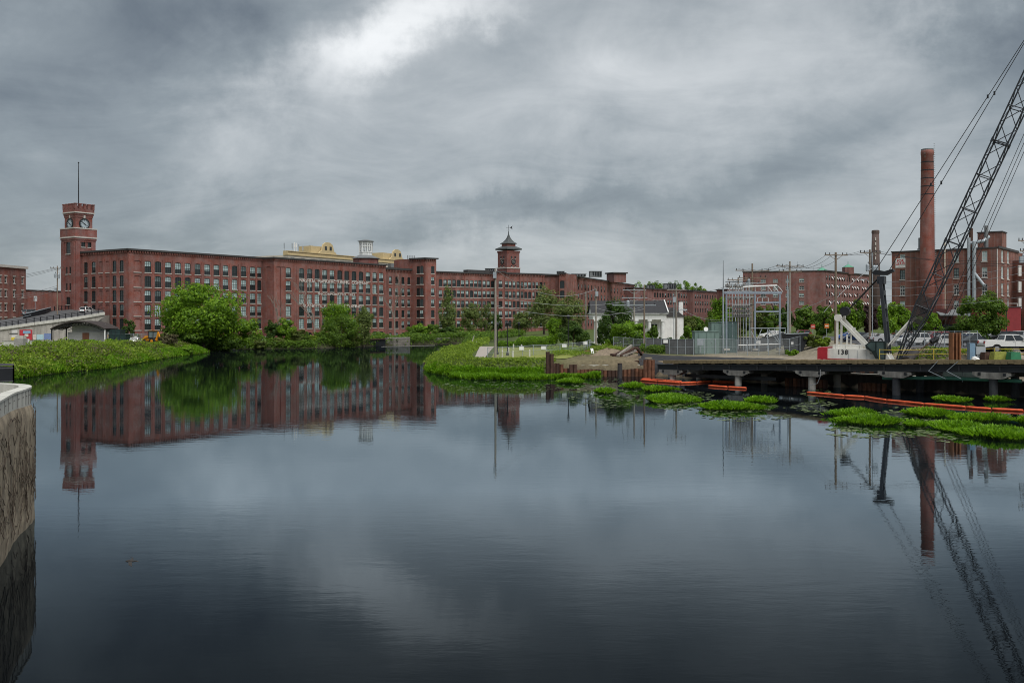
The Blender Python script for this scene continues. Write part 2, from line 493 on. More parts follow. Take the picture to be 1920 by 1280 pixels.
def vnoise(x, y, s, seed=0):
    x = np.asarray(x, float) * s + seed * 17.3; y = np.asarray(y, float) * s + seed * 9.1
    i, j = np.floor(x), np.floor(y); u, v = x - i, y - j
    u = u * u * (3 - 2 * u); v = v * v * (3 - 2 * v)
    h = lambda a, b: np.modf(np.abs(np.sin(a * 127.1 + b * 311.7 + seed) * 43758.5453))[0]
    return (h(i, j) * (1 - u) + h(i + 1, j) * u) * (1 - v) + (h(i, j + 1) * (1 - u) + h(i + 1, j + 1) * u) * v

def behind_trestle(x, y):
    return (x - 19.9) * 0.731 + (y - 120) * 0.682

def ground_h(x, y):
    x = np.asarray(x, float); y = np.asarray(y, float)
    sd = river_sd(x, y)
    T = np.full(x.shape, 2.2)
    T = np.where((x < -15) & (y < 66), 4.4, T)
    T = T - 0.9 * sstep(228, 245, y) * (x < 0)                         # mill side
    right = x > -20
    park = right & (y > 100)
    T = np.where(park, 2.0 + 0.9 * sstep(-8, 20, x) * sstep(126, 150, y), T)
    e = behind_trestle(x, y)
    lot = sstep(41, 49, x)                           # the car park lies higher than the park
    e0 = 12.5 - 4.5 * sstep(46, 54, x)
    yard = 1.4 + (0.9 + 1.75 * lot) * sstep(e0, e0 + 4.5, e)
    wt = sstep(14, 24, x) * (y < 200) * (x > 10)
    T = np.where(x > 10, T * (1 - wt) + np.minimum(yard, 9) * wt, T)
    T = np.where((x > 24) & (y >= 200), 2.9 + 1.1 * lot, T)
    bank = np.where(x < -30, 5.0, np.where((x > 5) & (y < 135), 0.5, 3.0))
    bank = np.where((x < -10) & (y < 45), 0.3, bank)
    bank = np.where((y > 250) & (x < 30), 0.6, bank)
    h = np.where(sd > 0, np.minimum(sd / bank, 1.0) ** 0.8 * (T + 0.0), -np.minimum(-sd * 0.5, 1.6))
    h = h + np.where(sd > 1, 0.16 * (vnoise(x, y, 0.25, 1) - 0.5) + 0.08 * (vnoise(x, y, 0.9, 2) - 0.5), 0)
    return h

def gz(x, y):
    return float(ground_h(np.array([x]), np.array([y]))[0])

def mat_ground():
    m, N, L, b = new_mat('ground_soil')
    at = N.new('ShaderNodeAttribute'); at.attribute_name = 'tint'
    g = N.new('ShaderNodeNewGeometry')
    n = N.new('ShaderNodeTexNoise'); n.inputs['Scale'].default_value = 1.6; n.inputs['Detail'].default_value = 8
    n.inputs['Roughness'].default_value = 0.7
    L.new(g.outputs['Position'], n.inputs['Vector'])
    r = N.new('ShaderNodeMapRange'); r.inputs[1].default_value = .3; r.inputs[2].default_value = .7
    r.inputs[3].default_value = .6; r.inputs[4].default_value = 1.4; L.new(n.outputs[0], r.inputs[0])
    sc = N.new('ShaderNodeVectorMath'); sc.operation = 'SCALE'; L.new(at.outputs['Color'], sc.inputs[0]); L.new(r.outputs[0], sc.inputs[3])
    L.new(sc.outputs[0], b.inputs['Base Color'])
    b.inputs['Roughness'].default_value = 0.95; b.inputs['Specular IOR Level'].default_value = 0.15
    nb = N.new('ShaderNodeTexNoise'); nb.inputs['Scale'].default_value = 4; nb.inputs['Detail'].default_value = 6
    L.new(g.outputs['Position'], nb.inputs['Vector'])
    bp = N.new('ShaderNodeBump'); bp.inputs['Distance'].default_value = 0.12
    L.new(nb.outputs[0], bp.inputs['Height']); L.new(bp.outputs[0], b.inputs['Normal'])
    return m

def build_ground():
    xs = np.arange(-152, 152.1, 1.6); ys = np.arange(-20, 432, 1.6)
    X, Y = np.meshgrid(xs, ys)
    Z = ground_h(X, Y)
    nx, ny = len(xs), len(ys)
    v = np.stack([X, Y, Z], -1).reshape(-1, 3)
    idx = np.arange(nx * ny).reshape(ny, nx)
    f = np.stack([idx[:-1, :-1], idx[:-1, 1:], idx[1:, 1:], idx[1:, :-1]], -1).reshape(-1, 4).tolist()
    verts = v.tolist()
    # far land, one ring out to the horizon
    x0, x1, y0, y1 = xs[0], xs[-1], ys[0], ys[-1]; F = 5000.0
    b = len(verts); verts += [(-F, -F, 2.0), (F, -F, 2.0), (F, F, 2.0), (-F, F, 2.0), (x0, y0, 1.9), (x1, y0, 1.9), (x1, y1, 1.9), (x0, y1, 1.9)]
    f += [(b, b + 1, b + 5, b + 4), (b + 1, b + 2, b + 6, b + 5), (b + 2, b + 3, b + 7, b + 6), (b + 3, b, b + 4, b + 7)]
    me = bpy.data.meshes.new('ground'); me.from_pydata(verts, [], f)
    # soil colours: grass, dirt, gravel, each where it lies
    x, y = v[:, 0], v[:, 1]; sd = river_sd(x, y); e = behind_trestle(x, y)
    grass = np.array([0.075, 0.10, 0.030]); dirt = np.array([0.19, 0.145, 0.10]); gravel = np.array([0.27, 0.235, 0.185]); mud = np.array([0.05, 0.042, 0.03])
    c = np.tile(grass, (len(x), 1))
    def mixin(c, col, w): return c * (1 - w[:, None]) + col * w[:, None]
    nz = vnoise(x, y, 0.2, 5)
    c = mixin(c, dirt, sstep(4, 9, x) * sstep(152, 140, y) * (0.6 + 0.4 * nz))
    c = mixin(c, gravel, sstep(24, 34, x) * (y < 200) * (0.55 + 0.45 * nz))
    c = mixin(c, gravel * 0.9, (x < -72) * sstep(205, 225, y) * 0.7)
    c = mixin(c, grass * .55, (x < 0) * (y > 225) * sstep(16, 6, sd))
    c = mixin(c, gravel * 0.7, (x < -20) * (y < 70) * 0.8)
    c = mixin(c, mud, sstep(1.0, -0.5, sd))
    tint = np.ones((len(verts), 4), np.float32); tint[:len(x), :3] = c; tint[len(x):, :3] = grass * 0.9
    a = me.color_attributes.new('tint', 'FLOAT_COLOR', 'POINT'); a.data.foreach_set('color', tint.reshape(-1))
    me.polygons.foreach_set("use_smooth", [True] * len(me.polygons))
    me.materials.append(mat_ground()); me.update()
    props(link('ground', me), kind='structure')

def mat_water():
    m, N, L, b = new_mat('river_water')
    b.inputs['Base Color'].default_value = (0.0035, 0.0045, 0.0055, 1)      # peat-dark body
    b.inputs['Roughness'].default_value = 0.6; b.inputs['Specular IOR Level'].default_value = 0.0
    gl = N.new('ShaderNodeBsdfGlossy'); gl.inputs['Color'].default_value = (0.80, 0.92, 1.0, 1); gl.inputs['Roughness'].default_value = 0.012
    fr = N.new('ShaderNodeFresnel'); fr.inputs[0].default_value = 1.333
    pw = N.new('ShaderNodeMath'); pw.operation = 'POWER'; pw.inputs[1].default_value = 2.4; L.new(fr.outputs[0], pw.inputs[0])
    mu_ = N.new('ShaderNodeMath'); mu_.operation = 'MULTIPLY'; mu_.inputs[1].default_value = 7.4; L.new(pw.outputs[0], mu_.inputs[0])
    mn = N.new('ShaderNodeMath'); mn.operation = 'MINIMUM'; mn.inputs[1].default_value = 0.56; L.new(mu_.outputs[0], mn.inputs[0])
    mxs = N.new('ShaderNodeMixShader'); L.new(mn.outputs[0], mxs.inputs[0]); L.new(b.outputs[0], mxs.inputs[1]); L.new(gl.outputs[0], mxs.inputs[2])
    L.new(mxs.outputs[0], N['Material Output'].inputs[0])
    g = N.new('ShaderNodeNewGeometry')
    def nz(scale, sc, det, dist, w):
        mp = N.new('ShaderNodeMapping'); mp.inputs['Scale'].default_value = sc; mp.inputs['Rotation'].default_value = (0, 0, 0.12)
        L.new(g.outputs['Position'], mp.inputs[0])
        n = N.new('ShaderNodeTexNoise'); n.inputs['Scale'].default_value = scale; n.inputs['Detail'].default_value = det
        n.inputs['Distortion'].default_value = dist; L.new(mp.outputs[0], n.inputs['Vector'])
        mu = N.new('ShaderNodeMath'); mu.operation = 'MULTIPLY'; mu.inputs[1].default_value = w; L.new(n.outputs[0], mu.inputs[0])
        return mu.outputs[0]
    a = N.new('ShaderNodeMath'); a.operation = 'ADD'
    L.new(nz(1.0, (0.55, 1.5, 1), 3, 0.3, WAVE_A), a.inputs[0]); L.new(nz(1.0, (2.5, 6.5, 1), 2, 0.2, WAVE_B), a.inputs[1])
    # cat's-paws: the breeze ruffles some patches more than others
    pz = N.new('ShaderNodeMapping'); pz.inputs['Scale'].default_value = (0.018, 0.05, 1); L.new(g.outputs['Position'], pz.inputs[0])
    pn = N.new('ShaderNodeTexNoise'); pn.inputs['Scale'].default_value = 1.0; pn.inputs['Detail'].default_value = 4; L.new(pz.outputs[0], pn.inputs['Vector'])
    pr = N.new('ShaderNodeMapRange'); pr.inputs[1].default_value = .38; pr.inputs[2].default_value = .66; pr.inputs[3].default_value = .35; pr.inputs[4].default_value = 1.35
    L.new(pn.outputs[0], pr.inputs[0])
    a2 = N.new('ShaderNodeMath'); a2.operation = 'MULTIPLY'; L.new(a.outputs[0], a2.inputs[0]); L.new(pr.outputs[0], a2.inputs[1])
    bp = N.new('ShaderNodeBump'); bp.inputs['Distance'].default_value = 1.0; bp.inputs['Strength'].default_value = 1.0
    L.new(a2.outputs[0], bp.inputs['Height']); L.new(bp.outputs[0], b.inputs['Normal']); L.new(bp.outputs[0], gl.inputs['Normal']); L.new(bp.outputs[0], fr.inputs['Normal'])
    return m

WAVE_A, WAVE_B = 0.0036, 0.0009
def build_water():
    mb = MB(); mb.face([(-151, -19, 0), (151, -19, 0), (151, 430, 0), (-151, 430, 0)])
    props(mb.build('river_water', mat_water()), kind='structure')

def drape(name, quad, nu, nv, m, dz=0.05, label=None, cat=None, kind='structure', parent=None, thick=0.0):
    """a sheet laid over the land between four plan corners"""
    q = [np.array(p, float) for p in quad]
    U, V = np.meshgrid(np.linspace(0, 1, nu + 1), np.linspace(0, 1, nv + 1))
    XYs = (q[0][None, None] * ((1 - U) * (1 - V))[..., None] + q[1][None, None] * (U * (1 - V))[..., None]
           + q[2][None, None] * (U * V)[..., None] + q[3][None, None] * ((1 - U) * V)[..., None])
    Z = ground_h(XYs[..., 0], XYs[..., 1]) + dz
    v = np.concatenate([XYs, Z[..., None]], -1).reshape(-1, 3).tolist()
    idx = np.arange((nu + 1) * (nv + 1)).reshape(nv + 1, nu + 1)
    f = np.stack([idx[:-1, :-1], idx[:-1, 1:], idx[1:, 1:], idx[1:, :-1]], -1).reshape(-1, 4).tolist()
    me = bpy.data.meshes.new(name); me.from_pydata(v, [], f); me.materials.append(m)
    me.polygons.foreach_set("use_smooth", [True] * len(me.polygons)); me.update()
    return props(link(name, me, parent), label, cat, None, kind)

build_ground()
build_water()
LAWN = mat('lawn_grass', (0.20, 0.22, 0.045), 0.9, var=0.3, scale=2.5, bump=0.03, bscale=14)
ASPH = mat('asphalt', (0.085, 0.085, 0.088), 0.9, var=0.2, scale=1.2, bump=0.004)
PAVE = mat('path_paving', (0.36, 0.32, 0.28), 0.9, var=0.14, scale=2)
CLOTH = mat('geotextile', (0.022, 0.022, 0.024), 0.75, var=0.3, scale=1.5, bump=0.02, bscale=3)
MULCH = mat('mulch', (0.17, 0.075, 0.040), 0.95, var=0.35, scale=5, bump=0.03)
drape('lawn', [(-3.1, 134.5), (7.5, 134.5), (21, 176), (-2.9, 184)], 30, 40, LAWN, 0.06)
drape('footpath', [(-5.4, 137), (-4.0, 136.5), (-3.6, 196), (-6.6, 196)], 6, 50, PAVE, 0.07)
drape('mulch_bed', [(11, 148), (20, 146), (23, 165), (10, 164)], 20, 20, MULCH, 0.08)
drape('parking_lot', [(49, 131), (64, 107), (118, 128), (62, 206)], 60, 60, ASPH, 0.06)
drape('mill_yard', [(-130, 234), (-72, 236), (-44, 278), (-100, 246)], 20, 20, ASPH, 0.06)
drape('ground_cloth', [(17.5, 132.2), (33.5, 117.5), (40.5, 129), (19, 145)], 40, 30, CLOTH, 0.05)
# ------------------------------------------------------------------ mill buildings
WIN_CACHE = {}
def window_meshes(w, h, cols, rows, paint, arch, variant, sill):
    """frame with glazing bars, two-tone panes (upper part often paler), stone sill"""
    k = (round(w, 2), round(h, 2), cols, rows, paint.name, arch)
    if k not in WIN_CACHE:
        mb = MB(); t = 0.10; dep = 0.12; y0 = 0.16
        for sx in (-1, 1): mb.box((sx * (w / 2 - t / 2), y0, h / 2), (t, dep, h))
        mb.box((0, y0, t / 2), (w - 2 * t, dep, t)); mb.box((0, y0, h - t * .75), (w - 2 * t, dep, t * 1.5))
        bw = 0.055 if w > 1 else 0.05
        for i in range(1, cols): mb.box((-w / 2 + w * i / cols, y0 + 0.01, h / 2), (bw, dep * .6, h - 2 * t))
        for j in range(1, rows): mb.box((0, y0 + 0.02, h * j / rows), (w - 2 * t, dep * .5, bw * (1.9 if j == rows // 2 else 1)))
        WIN_CACHE[k] = mb.mesh('window', paint)
    kp = ('p', round(w, 2), round(h, 2), variant)
    if kp not in WIN_CACHE:
        mb = MB(); y = 0.20
        split = {0: 0.40, 1: 0.0, 2: 1.0, 3: 0.55, 4: 1.0, 5: 0.48}[variant]
        up = {0: 1, 1: 1, 2: 0, 3: 1, 4: 0, 5: 2}[variant]
        if split > 0: mb.face([(-w / 2, y, 0), (w / 2, y, 0), (w / 2, y, h * split), (-w / 2, y, h * split)], 2 if variant == 4 else 0)
        if split < 1: mb.face([(-w / 2, y, h * split), (w / 2, y, h * split), (w / 2, y, h), (-w / 2, y, h)], up)
        WIN_CACHE[kp] = mb.mesh('pane', [G_DARK, G_PALE, G_MID])
    ks = ('s', round(w, 2))
    if sill and ks not in WIN_CACHE:
        mb = MB(); mb.box((0, 0.04, -0.11), (w + 0.24, 0.34, 0.2)); WIN_CACHE[ks] = mb.mesh('sill', STONE)
    return WIN_CACHE[k], WIN_CACHE[kp], WIN_CACHE.get(ks)

class Facade:
    """one brick face from plan point a to b (outside on the right hand), with real openings"""
    def __init__(self, a, b, z0, z1):
        self.a = Vector((a[0], a[1], 0)); self.b = Vector((b[0], b[1], 0)); self.z0, self.z1 = z0, z1
        d = self.b - self.a; self.len = d.length; self.u = d.normalized()
        self.n = Vector((self.u.y, -self.u.x, 0)); self.ang = math.atan2(self.u.y, self.u.x); self.wins = []
    def t_at(self, px):
        """distance along the face of the point the photograph shows in column px"""
        k = (px - 960.0) / FPX
        return (k * self.a.y - self.a.x) / (self.u.x - k * self.u.y)
    def pt(self, t, z, out=0.0):
        p = self.a + self.u * t + self.n * out; return Vector((p.x, p.y, z))
    def add(self, t, w, z, h, **kw): self.wins.append(dict(t=t, w=w, z=z, h=h, **kw))
    def wall(self, mb, depth=0.32):
        us = sorted(set([0.0, self.len] + [round(k['t'] - k['w'] / 2, 4) for k in self.wins] + [round(k['t'] + k['w'] / 2, 4) for k in self.wins]))
        us = [u for u in us if -1e-6 <= u <= self.len + 1e-6]
        zs = sorted(set([self.z0, self.z1] + [round(k['z'], 4) for k in self.wins] + [round(k['z'] + k['h'], 4) for k in self.wins]))
        for u0, u1 in zip(us, us[1:]):
            uc = (u0 + u1) / 2; run = None
            col = [k for k in self.wins if abs(uc - k['t']) < k['w'] / 2]
            for z0, z1 in zip(zs, zs[1:]):
                zc = (z0 + z1) / 2
                hole = any(k['z'] < zc < k['z'] + k['h'] for k in col)
                if hole:
                    if run is not None: mb.face([self.pt(u0, run), self.pt(u1, run), self.pt(u1, z0), self.pt(u0, z0)]); run = None
                elif run is None: run = z0
            if run is not None: mb.face([self.pt(u0, run), self.pt(u1, run), self.pt(u1, self.z1), self.pt(u0, self.z1)])
        for k in self.wins:
            l, r, z, h = k['t'] - k['w'] / 2, k['t'] + k['w'] / 2, k['z'], k['z'] + k['h']; dd = 0.14 if k.get('blind') else depth
            P_ = self.pt
            mb.face([P_(l, z), P_(l, h), P_(l, h, -dd), P_(l, z, -dd)]); mb.face([P_(r, z), P_(r, z, -dd), P_(r, h, -dd), P_(r, h)])
            mb.face([P_(l, h), P_(r, h), P_(r, h, -dd), P_(l, h, -dd)]); mb.face([P_(l, z), P_(l, z, -dd), P_(r, z, -dd), P_(r, z)])
            if k.get('blind'): mb.face([P_(l, z, -dd), P_(r, z, -dd), P_(r, h, -dd), P_(l, h, -dd)])
            if k.get('arch', True):
                rise = k['w'] * (0.5 if k.get('round') else 0.16); seg = 8 if k.get('round') else 4
                curve = [(k['t'] - k['w'] / 2 * math.cos(math.pi * i / seg), h - rise + rise * math.sin(math.pi * i / seg)) for i in range(seg + 1)]
                for half in (curve[:seg // 2 + 1], curve[seg // 2:]):
                    corner = (l, h) if half[0][0] < k['t'] - 1e-6 else (r, h)
                    ring = [P_(c[0], c[1], -0.02) for c in half]
                    mb.face(([P_(corner[0], corner[1], -0.02)] + ring)[::-1] if corner[0] == l else [P_(corner[0], corner[1], -0.02)] + ring[::-1])
                    back = [P_(c[0], c[1], -dd) for c in half]
                    for i in range(len(half) - 1): mb.face([ring[i], back[i], back[i + 1], ring[i + 1]])
    def windows(self, parent, rng, cols=3, rows=4, paint=None, sill=True, mix=(0, 0, 1, 2, 3, 5)):
        o = ORIGIN[parent.name]; paint = paint or FRAME
        for k in self.wins:
            p = self.pt(k['t'], k['z']) - o
            if k.get('blind'):
                if sill:
                    window_meshes(k['w'], k['h'], 2, 2, paint, True, 2, True)
                    link('sill', WIN_CACHE[('s', round(k['w'], 2))], parent, p, self.ang)
                continue
            var = k.get('var', rng.choice(mix))
            fm, pm, sm = window_meshes(k['w'], k['h'], k.get('cols', cols), k.get('rows', rows), k.get('paint', paint), True, var, sill)
            w = link('window', fm, parent, p, self.ang)
            link('pane', pm, w)
            if sill: link('sill', sm, w)

def poly_area(poly): return sum(poly[i][0] * poly[(i + 1) % len(poly)][1] - poly[(i + 1) % len(poly)][0] * poly[i][1] for i in range(len(poly))) / 2

def offset_edge(a, b, o):
    a, b = Vector((a[0], a[1], 0)), Vector((b[0], b[1], 0)); u = (b - a).normalized(); n = Vector((u.y, -u.x, 0))
    return a + n * o, b + n * o, u, n

def cornice(mb, a, b, z, out=0.45, h=0.5, dent=True, dentmi=1):
    """projecting dark roof edge with brick corbels under it"""
    A, B, u, n = offset_edge(a, b, 0); L_ = (B - A).length; c = (A + B) / 2; ang = math.atan2(u.y, u.x)
    p = c + n * (out / 2); mb.box((p.x, p.y, z + h / 2 - 0.12), (L_ + 2 * out, out, h), ang, 0)
    if dent:
        k = max(2, int(L_ / 0.75))
        for i in range(k):
            q = A + u * ((i + 0.5) * L_ / k) + n * (out * .35)
            mb.box((q.x, q.y, z - 0.42), (0.34, out * .68, 0.56), ang, dentmi)

def block(poly, z0, z1, skip=(), mb=None, roof_mi=None):
    """plain brick sides of a plan polygon (counter-clockwise from above), without the edges listed"""
    mb = mb or MB(); n = len(poly)
    for i in range(n):
        if i in skip: continue
        a, b = poly[i], poly[(i + 1) % n]
        mb.face([(a[0], a[1], z0), (b[0], b[1], z0), (b[0], b[1], z1), (a[0], a[1], z1)])
    return mb

def line_pt(a, u, t, out=0.0):
    return (a[0] + u[0] * t + u[1] * out, a[1] + u[1] * t - u[0] * out)

RNG = random.Random(7)
Z_SILLS = [4.7, 8.4, 12.15, 15.95, 19.85]     # window sills of the five storeys
C0 = XY(240, 248.0)
UA = (0.5667, 0.8239)                         # along the river front
UE = (-0.8239, 0.5667)                        # along the end wall

def pilasters(mb, fc, ts, z0, z1, w=0.7, out=0.16):
    for t in ts:
        p = fc.pt(t, 0, out / 2)
        mb.box((p.x, p.y, (z0 + z1) / 2), (w, out, z1 - z0), fc.ang)

def mill_corner_block():
    zr = 25.5
    t = thing('mill_building', 'long five-storey brick mill block beside the tall clock tower with the flagpole', 'building', (C0[0], C0[1], 0.6))
    tA = 44.3
    e0, e1 = C0, line_pt(C0, UA, tA)
    fa = Facade(e0, e1, 0.4, zr)
    blind = fa.t_at(257.5)
    cols = [277.3, 296.2, 315.5, 334, 352, 370.6, 388.6, 405.9, 423, 440, 457, 473.8, 488.3]
    tc = [fa.t_at(p) for p in cols]; tc[-1] = min(tc[-1], tA - 1.0)
    for i, z in enumerate(Z_SILLS):
        fa.add(blind, 2.1, z, 3.0, blind=True)
        for q in tc: fa.add(q, 1.95 if q != tc[-1] else 1.5, z, 3.0)
    for q in tc: fa.add(q, 1.7 if q != tc[-1] else 1.4, 1.0, 2.2, var=2)
    te = 26.0
    le = line_pt(C0, UE, te)
    fe = Facade(le, e0, 0.4, zr)
    ce = [(160.8, 0), (175.5, 0), (189, 1), (201.5, 1), (214.5, 0), (228, 0)]
    for px, bl in ce:
        for z in Z_SILLS: fe.add(fe.t_at(px), 1.7, z, 3.0, blind=bool(bl), cols=2)
    mb = MB(); fa.wall(mb); fe.wall(mb)
    back = [line_pt(le, UA, tA), le, e0, e1]
    block([e1, line_pt(le, UA, tA), le, e0], 0.4, zr, (2, 3), mb)
    pil = sorted([(a + b) / 2 for a, b in zip([blind] + tc, tc)])
    pilasters(mb, fa, pil, 0.4, 23.3, 0.62); pilasters(mb, fa, [0.7], 0.4, 24.6, 1.3, 0.18)
    pe = sorted([fe.t_at(px) for px, _ in ce])
    pilasters(mb, fe, [(a + b) / 2 for a, b in zip(pe, pe[1:])], 0.4, 23.4, 0.55)
    mb.build('wall', B_MILL, t)
    fa.windows(t, RNG, 3, 4, mix=(0, 0, 0, 1, 3, 3, 5, 2)); fe.windows(t, RNG, 2, 4, mix=(2, 2, 5))
    rf = MB(); rf.face([(p[0], p[1], zr + 0.1) for p in (e1, line_pt(le, UA, tA), le, e0)])
    cornice(rf, e0, e1, zr, 0.5, 0.45); cornice(rf, le, e0, zr, 0.5, 0.45)
    rf.build('roof', [ROOF, B_MILL], t)
    return e1, le

def mill_lettered_block(e1):
    """stands forward of the corner block; three painted lines of lettering between the floors"""
    zr = 25.4
    p0 = line_pt(C0, UA, 44.35)
    prj = 5.2
    f0 = line_pt(p0, UA, 0, prj); n = (UA[1], -UA[0])
    fb = Facade(f0, line_pt(f0, UA, 60), 0.4, zr); L_ = fb.t_at(723); f1 = line_pt(f0, UA, L_)
    fb = Facade(f0, f1, 0.4, zr); fr = Facade(p0, f0, 0.4, zr)
    t = thing('mill_building', 'brick mill block with three rows of faded white painted lettering', 'building', (p0[0], p0[1], 0.6))
    first = fb.t_at(540.7)
    cols = [565.6, 580.6, 594.7, 608.8, 622.8, 636.9, 650, 663.7, 676.8, 690, 702.5, 715]
    tc = [fb.t_at(p) for p in cols]
    for z in Z_SILLS:
        for q in tc: fb.add(q, 2.05, z, 3.0)
        fb.add(first, 2.0, z, 3.0)
    for q in tc: fb.add(q, 1.9, 0.9, 2.5, var=2 if q < tc[-3] else 4)
    fb.add(first * 0.30, 1.9, 1.0, 22.0, blind=True)
    fb.add(first * 0.62, 1.9, 1.0, 22.0, blind=True)
    fr.add(2.6, 1.9, 1.0, 22.0, blind=True)
    mb = MB(); fb.wall(mb); fr.wall(mb)
    back0, back1 = line_pt(p0, UA, 0, -20), line_pt(p0, UA, L_, -20)
    block([f1, back1, back0, p0, f0], 0.4, zr, (2, 3, 4), mb)
    pilasters(mb, fb, [(a + b) / 2 for a, b in zip(tc, tc[1:])] + [tc[0] - 1.75, L_ - .35], 0.4, 23.2, 0.62, 0.12)
    mb.build('wall', B_MILL, t)
    fr.wins = []; fb.wins = [k for k in fb.wins if not k.get('blind')]
    fb.windows(t, RNG, 3, 4, mix=(0, 0, 0, 3, 3, 5, 1, 2))
    rf = MB(); rf.face([(p[0], p[1], zr + 0.1) for p in (f1, back1, back0, p0, f0)])
    cornice(rf, f0, f1, zr, 0.5, 0.45); cornice(rf, p0, f0, zr, 0.5, 0.45); cornice(rf, f1, back1, zr, 0.4, 0.45, False)
    rf.build('roof', [ROOF, B_MILL], t)
    paint = mat('letter_paint', (0.60, 0.57, 0.54), 0.8, var=0.3, scale=2.5)
    for txt, px0, px1, z, size in (("NASHUA  MANUFACTURING  COMPANY", 561, 691, 19.05, 1.05), ("INCORPORATED  1823", 596, 665, 15.2, 0.72),
                                   ("BLANKETS  &  COTTON  FLANNELS", 567, 682, 11.45, 0.85)):
        cu = bpy.data.curves.new('lettering', 'FONT'); cu.body = txt; cu.size = size * 1.35; cu.align_x = 'LEFT'; cu.extrude = 0.07
        cu.resolution_u = 2; cu.space_character = 1.0
        ob = bpy.data.objects.new('lettering', cu); COL.objects.link(ob); ob.data.materials.append(paint)
        bpy.context.view_layer.update()
        t0, t1 = fb.t_at(px0), fb.t_at(px1)
        me = bpy.data.meshes.new_from_object(ob); bpy.data.objects.remove(ob)
        xs = [v.co.x for v in me.vertices]; s = (t1 - t0) / max(xs)
        for v in me.vertices: v.co = Vector((v.co.x * s, -v.co.z - 0.07, v.co.y - 0.45 * size))
        if not me.materials: me.materials.append(paint)
        q = fb.pt(t0, z + 0.05) - ORIGIN[t.name]
        link('lettering', me, t, q, fb.ang)
    return f1, fb, L_, p0

def mill_stair_group(p0, L_):
    """recessed part and stair tower right of the lettered block"""
    u = UA; c0 = line_pt(p0, u, L_ + 0.02, 3.2)
    zr = 24.4
    fc = Facade(c0, line_pt(c0, u, 40), 0.4, zr); Lc = fc.t_at(771); c1 = line_pt(c0, u, Lc); fc = Facade(c0, c1, 0.4, zr)
    t = thing('mill_building', 'four-window-wide brick mill part set between lettered block and stair tower', 'building', (c0[0], c0[1], 0.6))
    for px in (732, 744, 755.5, 766.5):
        for z in Z_SILLS: fc.add(fc.t_at(px), 1.45, z - 0.4, 2.5)
        fc.add(fc.t_at(px), 1.35, 1.2, 1.6, var=1)
    mb = MB(); fc.wall(mb); b0, b1 = line_pt(c0, u, 0, -16), line_pt(c0, u, Lc, -16)
    block([c1, b1, b0, c0], 0.4, zr, (3,), mb); mb.build('wall', B_MILL2, t)
    fc.windows(t, RNG, 2, 4, mix=(0, 0, 3, 2, 2))
    rf = MB(); rf.face([(p[0], p[1], zr + 0.1) for p in (c1, b1, b0, c0)]); cornice(rf, c0, c1, zr, 0.5, 0.7); rf.build('roof', [ROOF, B_MILL2], t)
    # stair tower
    prj = 6.4; zt = 28.3
    s0 = line_pt(p0, u, L_ + Lc + 0.06, 3.2); s1 = line_pt(p0, u, L_ + Lc + 0.06, 3.2 + prj)
    un = Vector((0.80, 0.60)).normalized(); un = (un.x, un.y)       # its front is turned a little more to the river
    fs = Facade(s1, line_pt(s1, un, 30), 0.4, zt); Ls = fs.t_at(818); s2 = line_pt(s1, un, Ls)
    t = thing('stair_tower', 'square brick stair tower with flat roof rising above the mill wall', 'building', (s0[0], s0[1], 0.6))
    fs = Facade(s1, s2, 0.4, zt); fl = Facade(s0, s1, 0.4, zt)
    for z in Z_SILLS + [23.6]:
        fs.add(fs.t_at(791), 1.35, z - 0.4, 2.6); fs.add(fs.t_at(811.5), 1.35, z - 0.4, 2.6)
        fl.add(prj * 0.5, 1.5, z - 0.4, 2.6)
    mb = MB(); fs.wall(mb); fl.wall(mb); b2 = line_pt(s2, un, 0, -12); b0 = line_pt(s0, u, 0, -8)
    block([s2, b2, b0, s0, s1], 0.4, zt, (3, 4), mb); mb.build('wall', B_MILL, t)
    fs.windows(t, RNG, 2, 4, mix=(0, 2, 2, 3)); fl.windows(t, RNG, 2, 4, mix=(2, 2))
    rf = MB(); rf.face([(p[0], p[1], zt + 0.1) for p in (s2, b2, b0, s0, s1)]); cornice(rf, s1, s2, zt, 0.6, 0.5); cornice(rf, s0, s1, zt, 0.6, 0.5)
    for k in range(4): q = line_pt(s0, u, 0.5 + k * 0.9, -2 + k * .2); rf.tube([(q[0], q[1], zt), (q[0], q[1], zt + 1.5)], 0.14, 6, 0)
    rf.build('roof', [ROOF, B_MILL], t)
    return s2

def simple_mill(name, label, a, b, z0, zr, pxs, sills, w, h, bk=18, mtl=None, cornz=0.5, mix=(0, 3, 5, 2), sill=False, cols=2, rows=4, ends=True, blind_px=(), edge_pil=()):
    fc = Facade(a, b, z0, zr); t = thing(name, label, 'building', (a[0], a[1], z0)); mtl = mtl or B_MILL2
    for z in sills:
        for px in pxs:
            q = fc.t_at(px)
            if w / 2 < q < fc.len - w / 2: fc.add(q, w, z, h)
    mb = MB(); fc.wall(mb); u = (fc.u.x, fc.u.y)
    b1, b0 = line_pt(b, u, 0, -bk), line_pt(a, u, 0, -bk)
    block([b, b1, b0, a], z0, zr, (3,), mb)
    if edge_pil: pilasters(mb, fc, [fc.t_at(p) for p in edge_pil], z0, zr, 0.5, 0.15)
    mb.build('wall', mtl, t)
    fc.windows(t, RNG, cols, rows, sill=sill, mix=mix)
    rf = MB(); rf.face([(p[0], p[1], zr + 0.1) for p in (b, b1, b0, a)]); cornice(rf, a, b, zr, 0.5, cornz)
    if ends: cornice(rf, b0, a, zr, 0.5, cornz, False)
    rf.build('roof', [ROOF, mtl], t)
    return t, fc

def spread_px(a, b, n): return [a + (b - a) * (i + .5) / n for i in range(n)]

